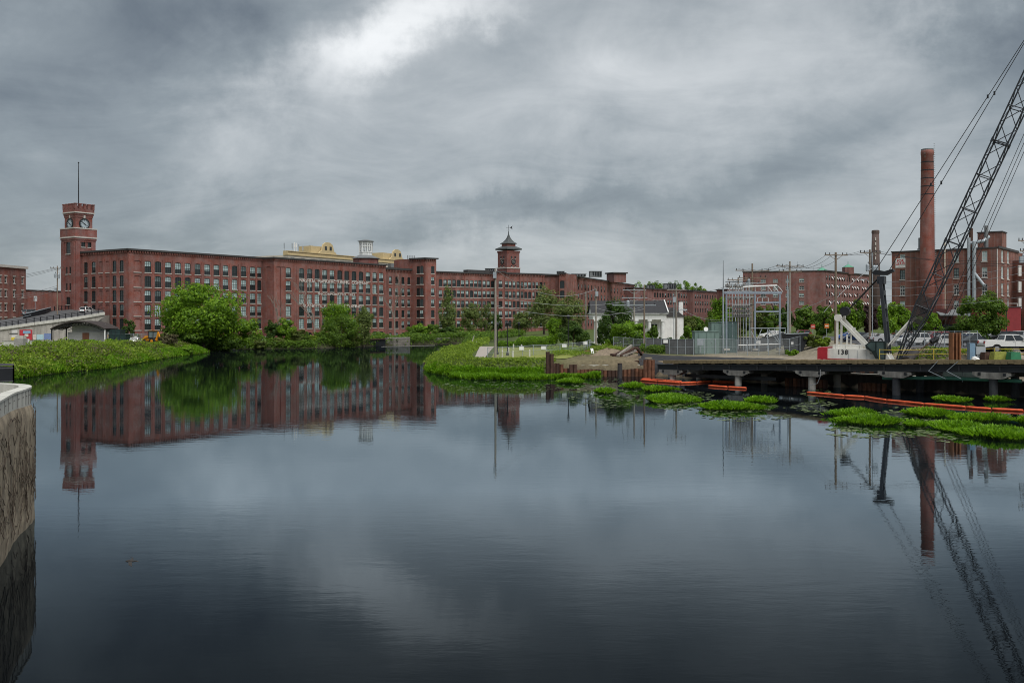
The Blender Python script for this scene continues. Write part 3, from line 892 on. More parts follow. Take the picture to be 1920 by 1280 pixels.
def long_mill(s2):
    """the far part of the mill, bending away behind the park"""
    sl = [z - 0.45 for z in Z_SILLS]
    E0 = XY(818.5, 352.0); E1 = XY(930.5, 368.0)
    simple_mill('mill_building', 'brick mill stretch of thirteen window columns right of the stair tower', E0, E1, 0.4, 24.6,
        [826, 834.6, 843, 851.5, 859.7, 867.7, 875.7, 884, 892, 899.7, 907.8, 915.6, 923.5], sl, 1.5, 2.6, sill=True, edge_pil=(846.5, 871.5, 903.5))
    S0 = XY(931, 365.0); S1 = XY(946, 366.0)
    simple_mill('stair_bay', 'narrow brick stair bay under the spired clock tower', S0, S1, 0.4, 25.2, [938.5], sl, 1.5, 2.6, bk=10, sill=True)
    F0 = XY(946.5, 371.0); F1 = XY(1054, 388.0)
    simple_mill('mill_building', 'brick mill stretch below and right of the spired clock tower', F0, F1, 0.4, 25.0,
        [949.8, 956.6, 963.9, 971.5, 978.5, 985.7, 993, 1000, 1007, 1014.3, 1021, 1027.8, 1034.8], sl, 1.4, 2.6, sill=True, edge_pil=(975, 997, 1018))
    G0 = XY(1048, 378.0); G1 = XY(1060, 377.0)
    simple_mill('stair_bay', 'brick stair bay with wide dark openings at the bend of the far mill', G0, G1, 0.4, 25.2, [1054], [z - .4 for z in Z_SILLS], 1.9, 3.0, bk=14, mix=(2,))
    G0 = XY(1060.5, 380.0); G1 = XY(1189, 500.0)
    simple_mill('mill_building', 'brick mill wing receding behind the white columned house', G0, G1, 0.4, 24.7,
        [1063, 1070] + [1079 + 6.1 * i for i in range(18)], sl, 1.75, 2.6, mix=(0, 0, 3, 2), bk=22)
    H0 = XY(1189.5, 476.0); H1 = XY(1300, 522.0)
    simple_mill('mill_building', 'lower far brick mill wing under the hilltop trees', H0, H1, 0.4, 22.5,
        [1228 + 5.0 * i for i in range(14)], [18.6 - 3.75 * k - .3 for k in range(4)], 1.6, 2.4, mtl=B_FAR, mix=(2, 2, 3), bk=16)
    I0 = XY(1299, 515.0); I1 = XY(1344, 545.0)
    simple_mill('mill_building', 'farthest low brick mill wing with two rows of small windows', I0, I1, 0.4, 22.3,
        [1304 + 4.6 * i for i in range(9)], [18.2, 14.5, 10.8], 1.6, 2.3, mtl=B_FAR, mix=(2, 2, 3), bk=16)
    J0 = XY(1344, 512.0); J1 = XY(1364, 503.0)
    simple_mill('stair_tower', 'plain windowless brick stair block at the end of the far mill', J0, J1, 0.4, 22.6, [], [], 1, 1, mtl=B_MILL2, bk=12)
    # roof boxes
    a = XY(1146, 440.0); t = thing('roof_house', 'flat-topped brick stair head on the receding mill wing', 'roof house', (a[0], a[1], 24.2))
    mb = MB(); mb.box((a[0] + 3, a[1] + 6, 26.2), (6.4, 7, 4.0), 0.4); mb.build('wall', B_FAR, t)
    mb = MB(); mb.box((a[0] + 3, a[1] + 6, 28.5), (7.6, 8.2, 0.6), 0.4); mb.build('roof', ROOF, t)
    for px, d, w, h, z, name, label in ((918, 372, 3.6, 2.3, 24.7, 'rooftop_unit', 'grey box-shaped rooftop unit beside the spired tower'),
        (1052, 392, 3.0, 1.9, 25.0, 'rooftop_unit', 'small pale rooftop unit above the mill bend'),
        (1118, 400, 5.2, 2.6, 24.7, 'rooftop_unit', 'large louvred rooftop unit on the receding mill wing'),
        (1086, 392, 6.0, 1.1, 24.7, 'rooftop_unit', 'low dark rooftop unit left of the louvred one'),
        (1222, 485, 4.0, 2.0, 22.4, 'rooftop_unit', 'pale rooftop unit on the lower mill wing'),
        (1258, 505, 6.5, 3.4, 22.4, 'rooftop_unit', 'dark wide rooftop unit against the hilltop trees')):
        p = XY(px, d); t = thing(name, label, 'rooftop unit', (p[0], p[1] + 4, z))
        mb = MB(); mb.box((p[0], p[1] + 4, z + h * .55), (w, 2.6, h * .9), 0.1, top=(0.96, 0.96)); mb.build('cabinet', ROOFG, t)
        mb = MB()
        for k in range(5): mb.box((p[0] - w * .4 + w * .2 * k, p[1] + 2.65, z + h * .6), (w * .12, 0.12, h * .6), 0.0)
        mb.box((p[0], p[1] + 4, z + h + .06), (w * 1.04, 2.8, 0.14), 0.1); mb.build('louvre', STEELD, t)
    # low raised strip on the roof left of the tower
    p0_, p1_ = XY(872, 362), XY(919, 369); t = thing('roof_curb', 'long dark raised roof edge left of the spired tower', 'roof curb', (p0_[0], p0_[1] + 3, 24.5))
    mb = MB(); mb.bar((p0_[0], p0_[1] + 4, 25.4), (p1_[0], p1_[1] + 4, 25.4), 3.0, 1.5); mb.build('curb', ROOF, t)

def clock_dial(mb_ring, mb_dial, mb_mark, mb_hand, c, u, n, r, tilt=(-2.35, 0.75)):
    """round clock: dark ring, pale dial, twelve marks, two hands"""
    c, u, n = Vector(c), Vector(u), Vector(n); up = Vector((0, 0, 1)); k = 28
    def ring(rad, off): return [c + n * off + (u * math.cos(2 * math.pi * i / k) + up * math.sin(2 * math.pi * i / k)) * rad for i in range(k)]
    a, b = ring(r, 0.22), ring(r * .80, 0.22); e = ring(r, -0.05)
    for i in range(k):
        j = (i + 1) % k
        mb_ring.face([a[i], a[j], b[j], b[i]]); mb_ring.face([e[i], e[j], a[j], a[i]])
    mb_dial.face(ring(r * .86, 0.12))
    for i in range(12):
        an = 2 * math.pi * i / 12; dr = u * math.cos(an) + up * math.sin(an)
        mb_mark.bar(c + n * .16 + dr * r * .58, c + n * .16 + dr * r * .78, 0.05 * r + .02, 0.04, up=n)
    for an, ln, w in ((math.radians(145), .70, .10), (math.radians(-35), .48, .12)):
        dr = u * math.cos(an) + up * math.sin(an)
        mb_hand.bar(c + n * .19 - dr * r * .12, c + n * .19 + dr * r * ln, w * r, 0.03, up=n)

DIAL = mat('clock_dial', (0.36, 0.42, 0.46), 0.5, var=0.1)
IRON = mat('clock_iron', (0.02, 0.024, 0.026), 0.5)

def clock_tower():
    """crenellated tower at the left end"""
    dF = 254.0
    a = XY(122, 262.0)                          # left corner of the shaft
    # the two faces seen: end face (left) and river face (right); same directions as the mill
    te = 20.0
    while True:                                 # stands at the far end of the end wall, a little proud of it
        A = line_pt(line_pt(C0, UE, te), UA, -1.8)
        if 960 + FPX * A[0] / A[1] <= 141.0: break
        te += 0.05
    dF = A[1]
    wl, wr = 6.3, 5.8
    t = thing('clock_tower', 'tall brick clock tower with battlements and a flagpole', 'clock tower', (A[0], A[1], 1.0))
    Lp = line_pt(A, UE, wl); Rp = line_pt(A, UA, wr); Bp = line_pt(Lp, UA, wr)
    def z_at(py): return EYE + (HOR - py) / FPX * dF
    z_ledge, z_belt, z_top, z_cren = z_at(443), z_at(427), z_at(393), z_at(383)
    # shaft
    fe = Facade(Lp, A, 0.6, z_ledge); fr = Facade(A, Rp, 0.6, z_ledge)
    fe.add(wl * .48, 2.1, z_at(475), 3.6, round=True, var=2, cols=2); 
    for dy in (505, 536):
        fe.add(wl * .36, 0.75, z_at(dy + 8), 1.9, var=2, cols=1, arch=False); fe.add(wl * .62, 0.75, z_at(dy + 8), 1.9, var=2, cols=1, arch=False)
    fe.add(wl * .48, 1.9, z_at(571), 2.1, var=2)
    fr.add(wr * .40, 1.1, z_at(462), 1.6, var=2, arch=False); fr.add(wr * .72, 1.1, z_at(462), 1.6, var=2, arch=False)
    mb = MB(); fe.wall(mb); fr.wall(mb)
    block([Rp, Bp, Lp, A], 0.6, z_ledge, (2, 3), mb)
    # corner buttresses
    for f_, ts in ((fe, (0.6, wl - .6)), (fr, (0.6, wr - .6))): pilasters(mb, f_, ts, 0.6, z_ledge - 1.4, 1.2, 0.3)
    mb.build('shaft', B_TOWER, t)
    fe.windows(t, RNG, 2, 4); fr.windows(t, RNG, 2, 2)
    def inset(o): 
        return [line_pt(line_pt(A, UE, -o), UA, -o), line_pt(line_pt(A, UA, wr + o), UE, -o), line_pt(line_pt(Lp, UA, wr + o), UE, o), line_pt(line_pt(Lp, UE, o), UA, -o)]
    def inset2(o):
        cx = (A[0] + Bp[0]) / 2; cy = (A[1] + Bp[1]) / 2
        pts = []
        for s, r_ in ((-1, -1), (1, -1), (1, 1), (-1, 1)):
            hx = (wr / 2 + o) * s; hy = (wl / 2 + o) * r_
            pts.append((cx + UA[0] * hx + UE[0] * hy, cy + UA[1] * hx + UE[1] * hy))
        return pts
    mb = MB()
    for k, (o, za, zb) in enumerate(((0.15, z_ledge - 1.4, z_ledge - .9), (0.3, z_ledge - .9, z_ledge - .35), (0.36, z_ledge, z_belt - .2))): mb.prism(inset2(o), za, zb)
    mb.build('gallery', B_TOWER, t)
    mb = MB(); mb.prism(inset2(0.46), z_ledge - .35, z_ledge); mb.prism(inset2(0.44), z_belt - .2, z_belt + .1); mb.build('stone_band', STONE, t)
    # clock stage
    o = -0.48; q = inset2(o)
    mb = MB(); mb.prism(q, z_belt + .1, z_top - 1.9)
    for oo, za, zb in ((o + .12, z_top - 1.9, z_top - 1.3), (o + .25, z_top - 1.3, z_top - .75), (o + .36, z_top - .45, z_top + .35)): mb.prism(inset2(oo), za, zb)
    mb.build('clock_stage', B_TOWER, t)
    mb = MB(); mb.prism(inset2(o + .46), z_top - .75, z_top - .45); mb.build('stone_band', STONE, t)
    qq = inset2(o + .36 - .25)
    for i in range(4):
        a_, b_ = Vector((*qq[i], 0)), Vector((*qq[(i + 1) % 4], 0)); ang = math.atan2((b_ - a_).y, (b_ - a_).x)
        for k in range(4):
            p = a_.lerp(b_, (k + .0) / 4.0)
            mb = MB(); mb.box((p.x, p.y, z_top + .95), (.66, 0.55, 1.3), ang); mb.box((p.x, p.y, z_top + 1.72), (.84, 0.74, 0.24), ang)
            mb.build('merlon', B_TOWER, t)
    uE = Vector((-UE[0], -UE[1], 0)); nE = Vector((-UA[0], -UA[1], 0)); uA = Vector((*UA, 0)); nA = Vector((UA[1], -UA[0], 0))
    zc = z_at(418); r = 1.5
    for (i0, i1, u, n) in ((3, 0, uE, nE), (0, 1, uA, nA)):
        c = (Vector((*q[i0], 0)) + Vector((*q[i1], 0))) / 2 + n * 0.02; c.z = zc
        R_, D_, M_, H_ = MB(), MB(), MB(), MB(); clock_dial(R_, D_, M_, H_, c, u, n, r)
        ro = R_.build('clock_face', IRON, t); D_.build('dial', DIAL, ro); M_.build('hour_marks', IRON, ro); H_.build('hands', IRON, ro)
        mb = MB(); p = c + n * .06; mb.box((p.x, p.y, zc - r - .55), (2.9, .3, .28), math.atan2(u.y, u.x)); mb.box((p.x, p.y, zc + r + .45), (.5, .3, .8), math.atan2(u.y, u.x)); mb.build('stone_trim', STONE, t)
    mb = MB(); p = (A[0] + Bp[0]) / 2, (A[1] + Bp[1]) / 2
    mb.tube([(p[0], p[1], z_top), (p[0], p[1], z_at(340)), (p[0], p[1], z_at(302))], [0.17, 0.13, 0.08], 8)
    fp = mb.build('flagpole', STEELD, t); mb = MB(); mb.lathe((p[0], p[1], z_at(302)), [(0.05, 0), (0.2, .12), (0.2, .3), (0.05, .42)], 8); mb.build('finial', STEELD, fp)

ROOFD = mat('roof_slate_dark', (.075, .082, .084), .6, var=.2)
def spired_tower():
    """octagonal-roofed clock tower farther along"""
    d = 376.0; cx = (953.5 - 960) / FPX * d; cy = d + 4; s = FPX / d
    def z_at(py): return EYE + (HOR - py) / FPX * d
    t = thing('clock_tower', 'square brick clock tower with a flared dark spire and weathervane', 'clock tower', (cx, cy, 24.0))
    w = 7.1; rot = math.radians(38)
    def sq(h, z0, z1, mb, r=rot): mb.box((cx, cy, (z0 + z1) / 2), (2 * h, 2 * h, z1 - z0), r)
    mb = MB(); sq(3.25, 23.6, z_at(503), mb); sq(3.05, z_at(501), z_at(470), mb)
    for k, oo in enumerate((3.12, 3.2, 3.3)): sq(oo, z_at(474.5) + k * .35, z_at(474.5) + k * .35 + .35, mb)
    mb.build('shaft', B_TOWER, t)
    mb = MB(); sq(3.4, z_at(503), z_at(501), mb); mb.build('stone_band', STONE, t)
    def oct_ring(r, z): return [(cx + r * math.cos(rot + math.pi / 4 + math.pi / 2 * k), cy + r * math.sin(rot + math.pi / 4 + math.pi / 2 * k), z) for k in range(4)]
    def skirt(mb, prof):
        rings = [oct_ring(r * 1.414, z) for r, z in prof]
        for a, b in zip(rings, rings[1:]):
            for k in range(4): mb.face([a[k], a[(k + 1) % 4], b[(k + 1) % 4], b[k]])
        mb.face(rings[0][::-1]); mb.face(rings[-1])
    mb = MB(); skirt(mb, [(3.75, z_at(467.5)), (3.75, z_at(465)), (2.2, z_at(461))]); mb.build('lower_roof', ROOFD, t)
    mb = MB(); sq(1.95, z_at(462), z_at(455.5), mb); mb.build('lantern', B_TOWER, t)
    mb = MB(); skirt(mb, [(2.4, z_at(456)), (2.4, z_at(455)), (1.65, z_at(452.5)), (0.95, z_at(448)), (0.45, z_at(443)), (0.14, z_at(437)), (0.1, z_at(432))]); mb.build('spire', ROOFD, t)
    mb = MB(); mb.tube([(cx, cy, z_at(438)), (cx, cy, z_at(420))], 0.07, 6)
    mb.bar((cx - .85, cy, z_at(430)), (cx + .85, cy, z_at(430)), .09); mb.bar((cx - 1.0, cy, z_at(425)), (cx + 1.5, cy, z_at(425)), .1)
    mb.extrude([(0.5, 0), (1.6, .75), (1.25, 0), (1.6, -.75)], (cx, cy - .04, z_at(425)), (1, 0, 0), (0, 0, 1), (0, .08, 0)); mb.build('weathervane', STEELD, t)
    for k in range(2):
        an = rot + math.pi + (math.pi / 2) * (k) + (0)
        n = Vector((math.cos(rot - math.pi / 2 + (math.pi / 2) * (0 if k else -1)), math.sin(rot - math.pi / 2 + (math.pi / 2) * (0 if k else -1)), 0)); u = Vector((-n.y, n.x, 0))
        c = Vector((cx, cy, z_at(490))) + n * 3.07
        R_, D_, M_, H_ = MB(), MB(), MB(), MB(); clock_dial(R_, D_, M_, H_, c, u, n, 1.02)
        ro = R_.build('clock_face', IRON, t); D_.build('dial', IRON, ro); M_.build('hour_marks', STONE, ro); H_.build('hands', STONE, ro)
        for sx in (-1, 1):
            for zz, hh in ((z_at(484), .9), (z_at(499.5), .5)):
                mb = MB(); p = c + u * (sx * .9) + n * .03; mb.box((p.x, p.y, zz + hh / 2), (.62, .12, hh), math.atan2(u.y, u.x)); wv = mb.build('window', IRON, t)
                mb = MB(); p = c + u * (sx * .9) + n * .1; mb.box((p.x, p.y, zz - .08), (.8, .2, .16), math.atan2(u.y, u.x)); mb.build('sill', STONE, wv)

def cupola_and_hotel(fb):
    """white louvred cupola and the yellow building behind the lettered block"""
    d = 333.0; cx = (686 - 960) / FPX * d; cy = d
    def z_at(py): return EYE + (HOR - py) / FPX * d
    t = thing('roof_cupola', 'white open cupola on an octagonal brick base above the lettered mill block', 'cupola', (cx, cy, 25.0))
    def ring(r, z, n=8): return [(cx + r * math.cos(2 * math.pi * (k + .5) / n), cy + r * math.sin(2 * math.pi * (k + .5) / n), z) for k in range(n)]
    def shell(mb, prof, n=8):
        R_ = [ring(r, z, n) for r, z in prof]
        for a, b in zip(R_, R_[1:]):
            for k in range(n): mb.face([a[k], a[(k + 1) % n], b[(k + 1) % n], b[k]])
        mb.face(R_[-1]); mb.face(R_[0][::-1])
    mb = MB(); shell(mb, [(4.45, 24.6), (4.45, z_at(486)), (4.6, z_at(485))]); mb.build('drum', B_TOWER, t)
    mb = MB(); shell(mb, [(5.0, z_at(485.3)), (5.0, z_at(484.3)), (2.3, z_at(478.5))]); mb.build('drum_roof', ROOFG, t)
    mb = MB(); shell(mb, [(2.25, z_at(479)), (2.25, z_at(474.5)), (2.35, z_at(474))])
    for p in ring(2.2, 0): mb.box((p[0], p[1], (z_at(474) + z_at(453)) / 2), (.42, .42, z_at(453) - z_at(474)))
    pts = ring(2.2, 0)
    for k in range(8):
        a, b = Vector(pts[k]), Vector(pts[(k + 1) % 8])
        for z, h in ((z_at(455.5), .9), (z_at(462), .25), (z_at(472.5), .35)): mb.bar((a.x, a.y, z), (b.x, b.y, z), .2, h)
        m = (a + b) / 2; mb.box((m.x, m.y, (z_at(458) + z_at(470)) / 2), (.3, .3, z_at(458) - z_at(470)))
    shell(mb, [(2.45, z_at(454)), (2.6, z_at(453))]); mb.build('lantern', WHITE, t)
    mb = MB(); shell(mb, [(2.95, z_at(453)), (2.95, z_at(452.2)), (0.15, z_at(448.5))]); mb.build('lantern_roof', ROOFG, t)
    # yellow stuccoed building
    YEL = mat('stucco_yellow', (0.54, 0.43, 0.24), 0.8, var=0.1); CRM = mat('stucco_cream', (0.62, 0.58, 0.49), 0.8, var=0.1)
    a = XY(540, 336.0); b = XY(767, 398.0)
    fc = Facade(a, b, 12.0, 8 + 124 / FPX * 336)
    zr = fc.z1
    t = thing('apartment_building', 'yellow and cream apartment block with curved gables behind the mill roof', 'building', (a[0], a[1], 12.0))
    zw = zr - 3.7
    cols = [549, 568.5, 587, 602, 614.5, 625, 640, 656, 721, 734]
    for px in cols: fc.add(fc.t_at(px), 1.9, zw, 1.7, arch=False)
    mb = MB(); low = Facade(a, b, 12.0, zr - 1.3); low.wins = fc.wins; low.wall(mb)
    u = (fc.u.x, fc.u.y); b1, b0 = line_pt(b, u, 0, -16), line_pt(a, u, 0, -16)
    block([b, b1, b0, a], 12.0, zr - 1.3, (3,), mb); mb.build('wall', CRM, t); low.windows(t, RNG, 2, 2, paint=FRAMEW, sill=False, mix=(2, 3))
    mb = MB()
    c = (Vector((*a, 0)) + Vector((*b, 0))) / 2; L_ = fc.len
    def along(t_, o): p = fc.pt(t_, 0, o); return p
    for za, zb, o in ((zr - 1.3, zr - .95, .35), (zr - .95, zr, .15), (zr, zr + .22, .4)):
        p = fc.pt(L_ / 2, 0, o / 2 - 1.0); mb.box((p.x, p.y, (za + zb) / 2), (L_ + .6, o + 2.0, zb - za), fc.ang)
    for px, hh, ww in ((614.5, 4.6, 8.4), (744, 4.6, 8.4)):
        t_ = fc.t_at(px); prof = [(-ww * .62, 0), (ww * .62, 0), (ww * .5, 1.0), (ww * .40, 1.4), (ww * .36, 2.6), (ww * .30, hh - .9), (ww * .16, hh - .15), (0, hh), (-ww * .16, hh - .15), (-ww * .30, hh - .9), (-ww * .36, 2.6), (-ww * .40, 1.4), (-ww * .5, 1.0)]
        o = fc.pt(t_, zr - .1, .2); mb.extrude(prof, o, fc.u, (0, 0, 1), -fc.n * .6)
        back = fc.pt(t_ - ww * .5, 0, -4); mb.box((back.x, back.y, zr + 1.4), (ww * .9, 6, 2.8), fc.ang)
    mb.build('parapet', YEL, t)
    for px in (610, 619, 740, 749):
        p = fc.pt(fc.t_at(px), 0, .28); mb = MB(); mb.box((p.x, p.y, zr + 2.3), (1.1, .1, 1.3), fc.ang); mb.build('window', G_DARK, t)
    for px, h in ((556, 3.2), (560, 3.6), (563.5, 3.4), (568, 3.0), (576, 2.6), (589, 3.2), (594, 3.0), (541, 3.0)):
        p = fc.pt(fc.t_at(px), 0, -2); mb = MB(); mb.tube([(p.x, p.y, zr), (p.x, p.y, zr + h)], .09, 6)
        mb.box((p.x, p.y - .1, zr + h - .9), (.35, .25, 1.7)); mb.build('antenna', WHITE if px in (560, 563.5) else STEELG, t)
    # grey mechanical plant behind the recessed part
    p = XY(752, 352); t = thing('rooftop_unit', 'cluster of grey cooling machinery on the roof left of the stair tower', 'rooftop unit', (p[0], p[1], 24.2))
    mb = MB(); mb.box((p[0] - 2, p[1] + 2, 26.0), (5.5, 3, 3.4), .5); mb.box((p[0] + 2.6, p[1] + 2.5, 25.6), (3.6, 3, 2.6), .5); mb.build('cabinet', ROOFG, t)
    mb = MB(); mb.lathe((p[0] + .5, p[1] - .5, 25.5), [(.9, 0), (.9, 1.2), (.3, 2.4)], 10); mb.lathe((p[0] + 2.9, p[1] - .2, 25.5), [(.9, 0), (.9, 1.2), (.3, 2.3)], 10); mb.build('vent_cone', STEELD, t)

e1, le = mill_corner_block()
clock_tower()
f1, fbf, L_B, p0B = mill_lettered_block(e1)
s2 = mill_stair_group(p0B, L_B)
long_mill(s2)
spired_tower()
cupola_and_hotel(fbf)
# ------------------------------------------------------------------ left bank: wall in the foreground, ramp, stage, small buildings
def smooth_curve(pts, n):
    """Catmull-Rom through plan points"""
    out = []
    for i in range(len(pts) - 1):
        p0, p1, p2, p3 = (Vector(pts[max(i - 1, 0)]), Vector(pts[i]), Vector(pts[i + 1]), Vector(pts[min(i + 2, len(pts) - 1)]))
        for k in range(n):
            t = k / n
            out.append(0.5 * ((2 * p1) + (p2 - p0) * t + (2 * p0 - 5 * p1 + 4 * p2 - p3) * t * t + (3 * p1 - p0 - 3 * p2 + p3) * t ** 3))
    out.append(Vector(pts[-1])); return out

def side_normals(c):
    ns = []
    for i in range(len(c)):
        d = (c[min(i + 1, len(c) - 1)] - c[max(i - 1, 0)]).normalized(); ns.append(Vector((d.y, -d.x)))
    return ns

def river_wall():
    outer = smooth_curve([(-10.6, 14), (-12.8, 20), (-14.8, 26), (-16.7, 31.2), (-18.0, 34.6), (-18.65, 36.8), (-19.15, 38.2), (-20.1, 39.4), (-22.0, 40.2), (-27, 40.6)], 6)
    nr = side_normals(outer)
    t = thing('river_wall', 'curved concrete parapet on an old vine-covered river wall in the foreground', 'wall', (-16, 32, 0))
    # the old rubble-and-concrete base: rough face
    rng = random.Random(3)
    OLD = mat('old_masonry', (0.30, 0.245, 0.175), 0.95, var=0.38, scale=1.6, bump=0.02, bscale=9, streak=0.32)
    mb = MB(); zs = [-1.2, -.3, .05, .5, 1.1, 1.7, 2.3, 2.9, 3.5, 4.0, 4.35, 4.6, 4.78]; rows = []
    for zi, z in enumerate(zs):
        row = []
        for i, p in enumerate(outer):
            bulge = 0.025 * math.sin(i * 1.7 + zi * 2.1) + rng.uniform(-.03, .03) + 0.12
            if zi >= len(zs) - 2: bulge = 0.10 if zi == len(zs) - 2 else 0.03
            q = p + nr[i] * bulge; zz = z + (0.12 - 0.56 * i / len(outer) if zi >= len(zs) - 3 else 0)
            row.append(len(mb.v)); mb.v.append((q.x, q.y, zz))
        rows.append(row)
    for a, b in zip(rows, rows[1:]):
        for i in range(len(outer) - 1): mb.f.append((a[i], a[i + 1], b[i + 1], b[i])); mb.m.append(0)
    mb.build('old_wall', OLD, t, smooth=True)
    # parapet: segments between form joints
    W = 0.42; seg = 4; zt = 5.27
    for s in range(0, len(outer) - 1, seg):
        idx = range(s, min(s + seg, len(outer) - 1) + 1); mb = MB(); ro = []
        n_ = len(outer)
        for i in idx:
            p, n = outer[i], nr[i]; zb = 4.86 - 0.55 * i / n_
            sh = 0.0
            q = [(p + n * 0.0, zb), (p + n * 0.0, zt - .09), (p + n * .035, zt - .07), (p + n * .035, zt), (p - n * W, zt), (p - n * W, 4.3)]
            b = len(mb.v); ro.append(b); mb.v += [(a.x, a.y, z) for a, z in q]
        for b0, b1 in zip(ro, ro[1:]):
            for k in range(5): mb.f.append((b0 + k, b1 + k, b1 + k + 1, b0 + k + 1)); mb.m.append(0)
        mb.f.append(tuple(ro[0] + k for k in range(6))); mb.m.append(0); mb.f.append(tuple(ro[-1] + 5 - k for k in range(6))); mb.m.append(0)
        # a hair joint between segments
        mb.build('parapet_segment', CONCL, t)
    mb = MB()
    for i in range(2, len(outer) - 1, 2):
        p = outer[i] + nr[i] * .004; mb.bar((p.x, p.y, 4.92 - .5 * i / len(outer)), (p.x, p.y, 5.17), .018, .02)
        q = outer[i] + nr[i] * .004 + (outer[i + 1] - outer[i]) * .5; mb.box((q.x, q.y, 4.98), (.05, .05, .05))
    mb.build('form_joints', mat('joint_grey', (0.20, 0.195, 0.18), .9), t)
    # bare creeper stems
    mb = MB(); rng = random.Random(11)
    for k in range(170):
        i = rng.uniform(8, len(outer) - 12); z = rng.choice([rng.uniform(.1, 2), rng.uniform(1, 4.4)]); a = rng.uniform(-1.5, 1.5); pts = []
        for s in range(rng.randint(7, 16)):
            j = int(max(1, min(len(outer) - 2, i))); fr = i - int(i); p = outer[j].lerp(outer[min(j + 1, len(outer) - 1)], max(0, min(1, fr)))
            q = p + nr[j] * (.155 + rng.uniform(-.01, .04)); pts.append((q.x, q.y, z))
            a += rng.uniform(-.8, .8); i += math.sin(a) * .30; z += math.cos(a) * .16
            if z > 4.6 or z < .1 or i < 2: break
        if len(pts) > 2: mb.tube(pts, [0.014 * (1 - .6 * s / len(pts)) for s in range(len(pts))], 4, 0, False)
    o = mb.build('creeper_stems', mat('dead_creeper', (.085, .065, .048), .9, var=.3, scale=5), t); o['kind'] = 'stuff'
    # terrace behind the parapet and a sloping slab
    mb = MB(); pts = [(p.x, p.y) for p in [outer[i] - nr[i] * .6 for i in range(6, len(outer))]]
    mb.face([(x, y, 4.42) for x, y in pts] + [(-34, 40, 4.42), (-34, 14, 4.42)])
    props(mb.build('terrace', CONC), kind='structure')
    mb = MB(); mb.extrude([(0, 0), (5.5, 0), (5.5, .95), (0, .15)], (-19.8, 36.7, 4.44), (-1, -0.25, 0), (0, 0, 1), (.6, -2.6, 0))
    props(mb.build('ramp_slab', CONC), 'sloping grey concrete slab inside the curved parapet', 'slab')
    # black railing beyond
    t = thing('railing', 'black panel railing behind the curved concrete parapet', 'railing', (-27, 51, 4.4))
    c = Vector((-27.0, 52.0)); l1 = Vector((-36, 57.5)); l2 = Vector((-36, 47.0)); z = 5.44
    for e_ in (l1, l2):
        d = (e_ - c); n = 8 if e_ is l1 else 6
        mb = MB(); mb.bar((c.x, c.y, z), (e_.x, e_.y, z), .07, .09); mb.bar((c.x, c.y, z - .18), (e_.x, e_.y, z - .18), .05, .05); mb.bar((c.x, c.y, 4.55), (e_.x, e_.y, 4.55), .05, .05); mb.build('rail', mat('rail_edge', (.10, .10, .11), .35), t)
        mb = MB(); mb.bar((c.x, c.y, 4.95), (e_.x, e_.y, 4.95), .02, .74); mb.build('infill_panel', BLACK, t)
        for k in range(n + 1): p = c + d * (k / n); mb = MB(); mb.box((p.x, p.y, 4.92), (.06, .06, 1.06)); mb.build('post', BLACK, t)
river_wall()

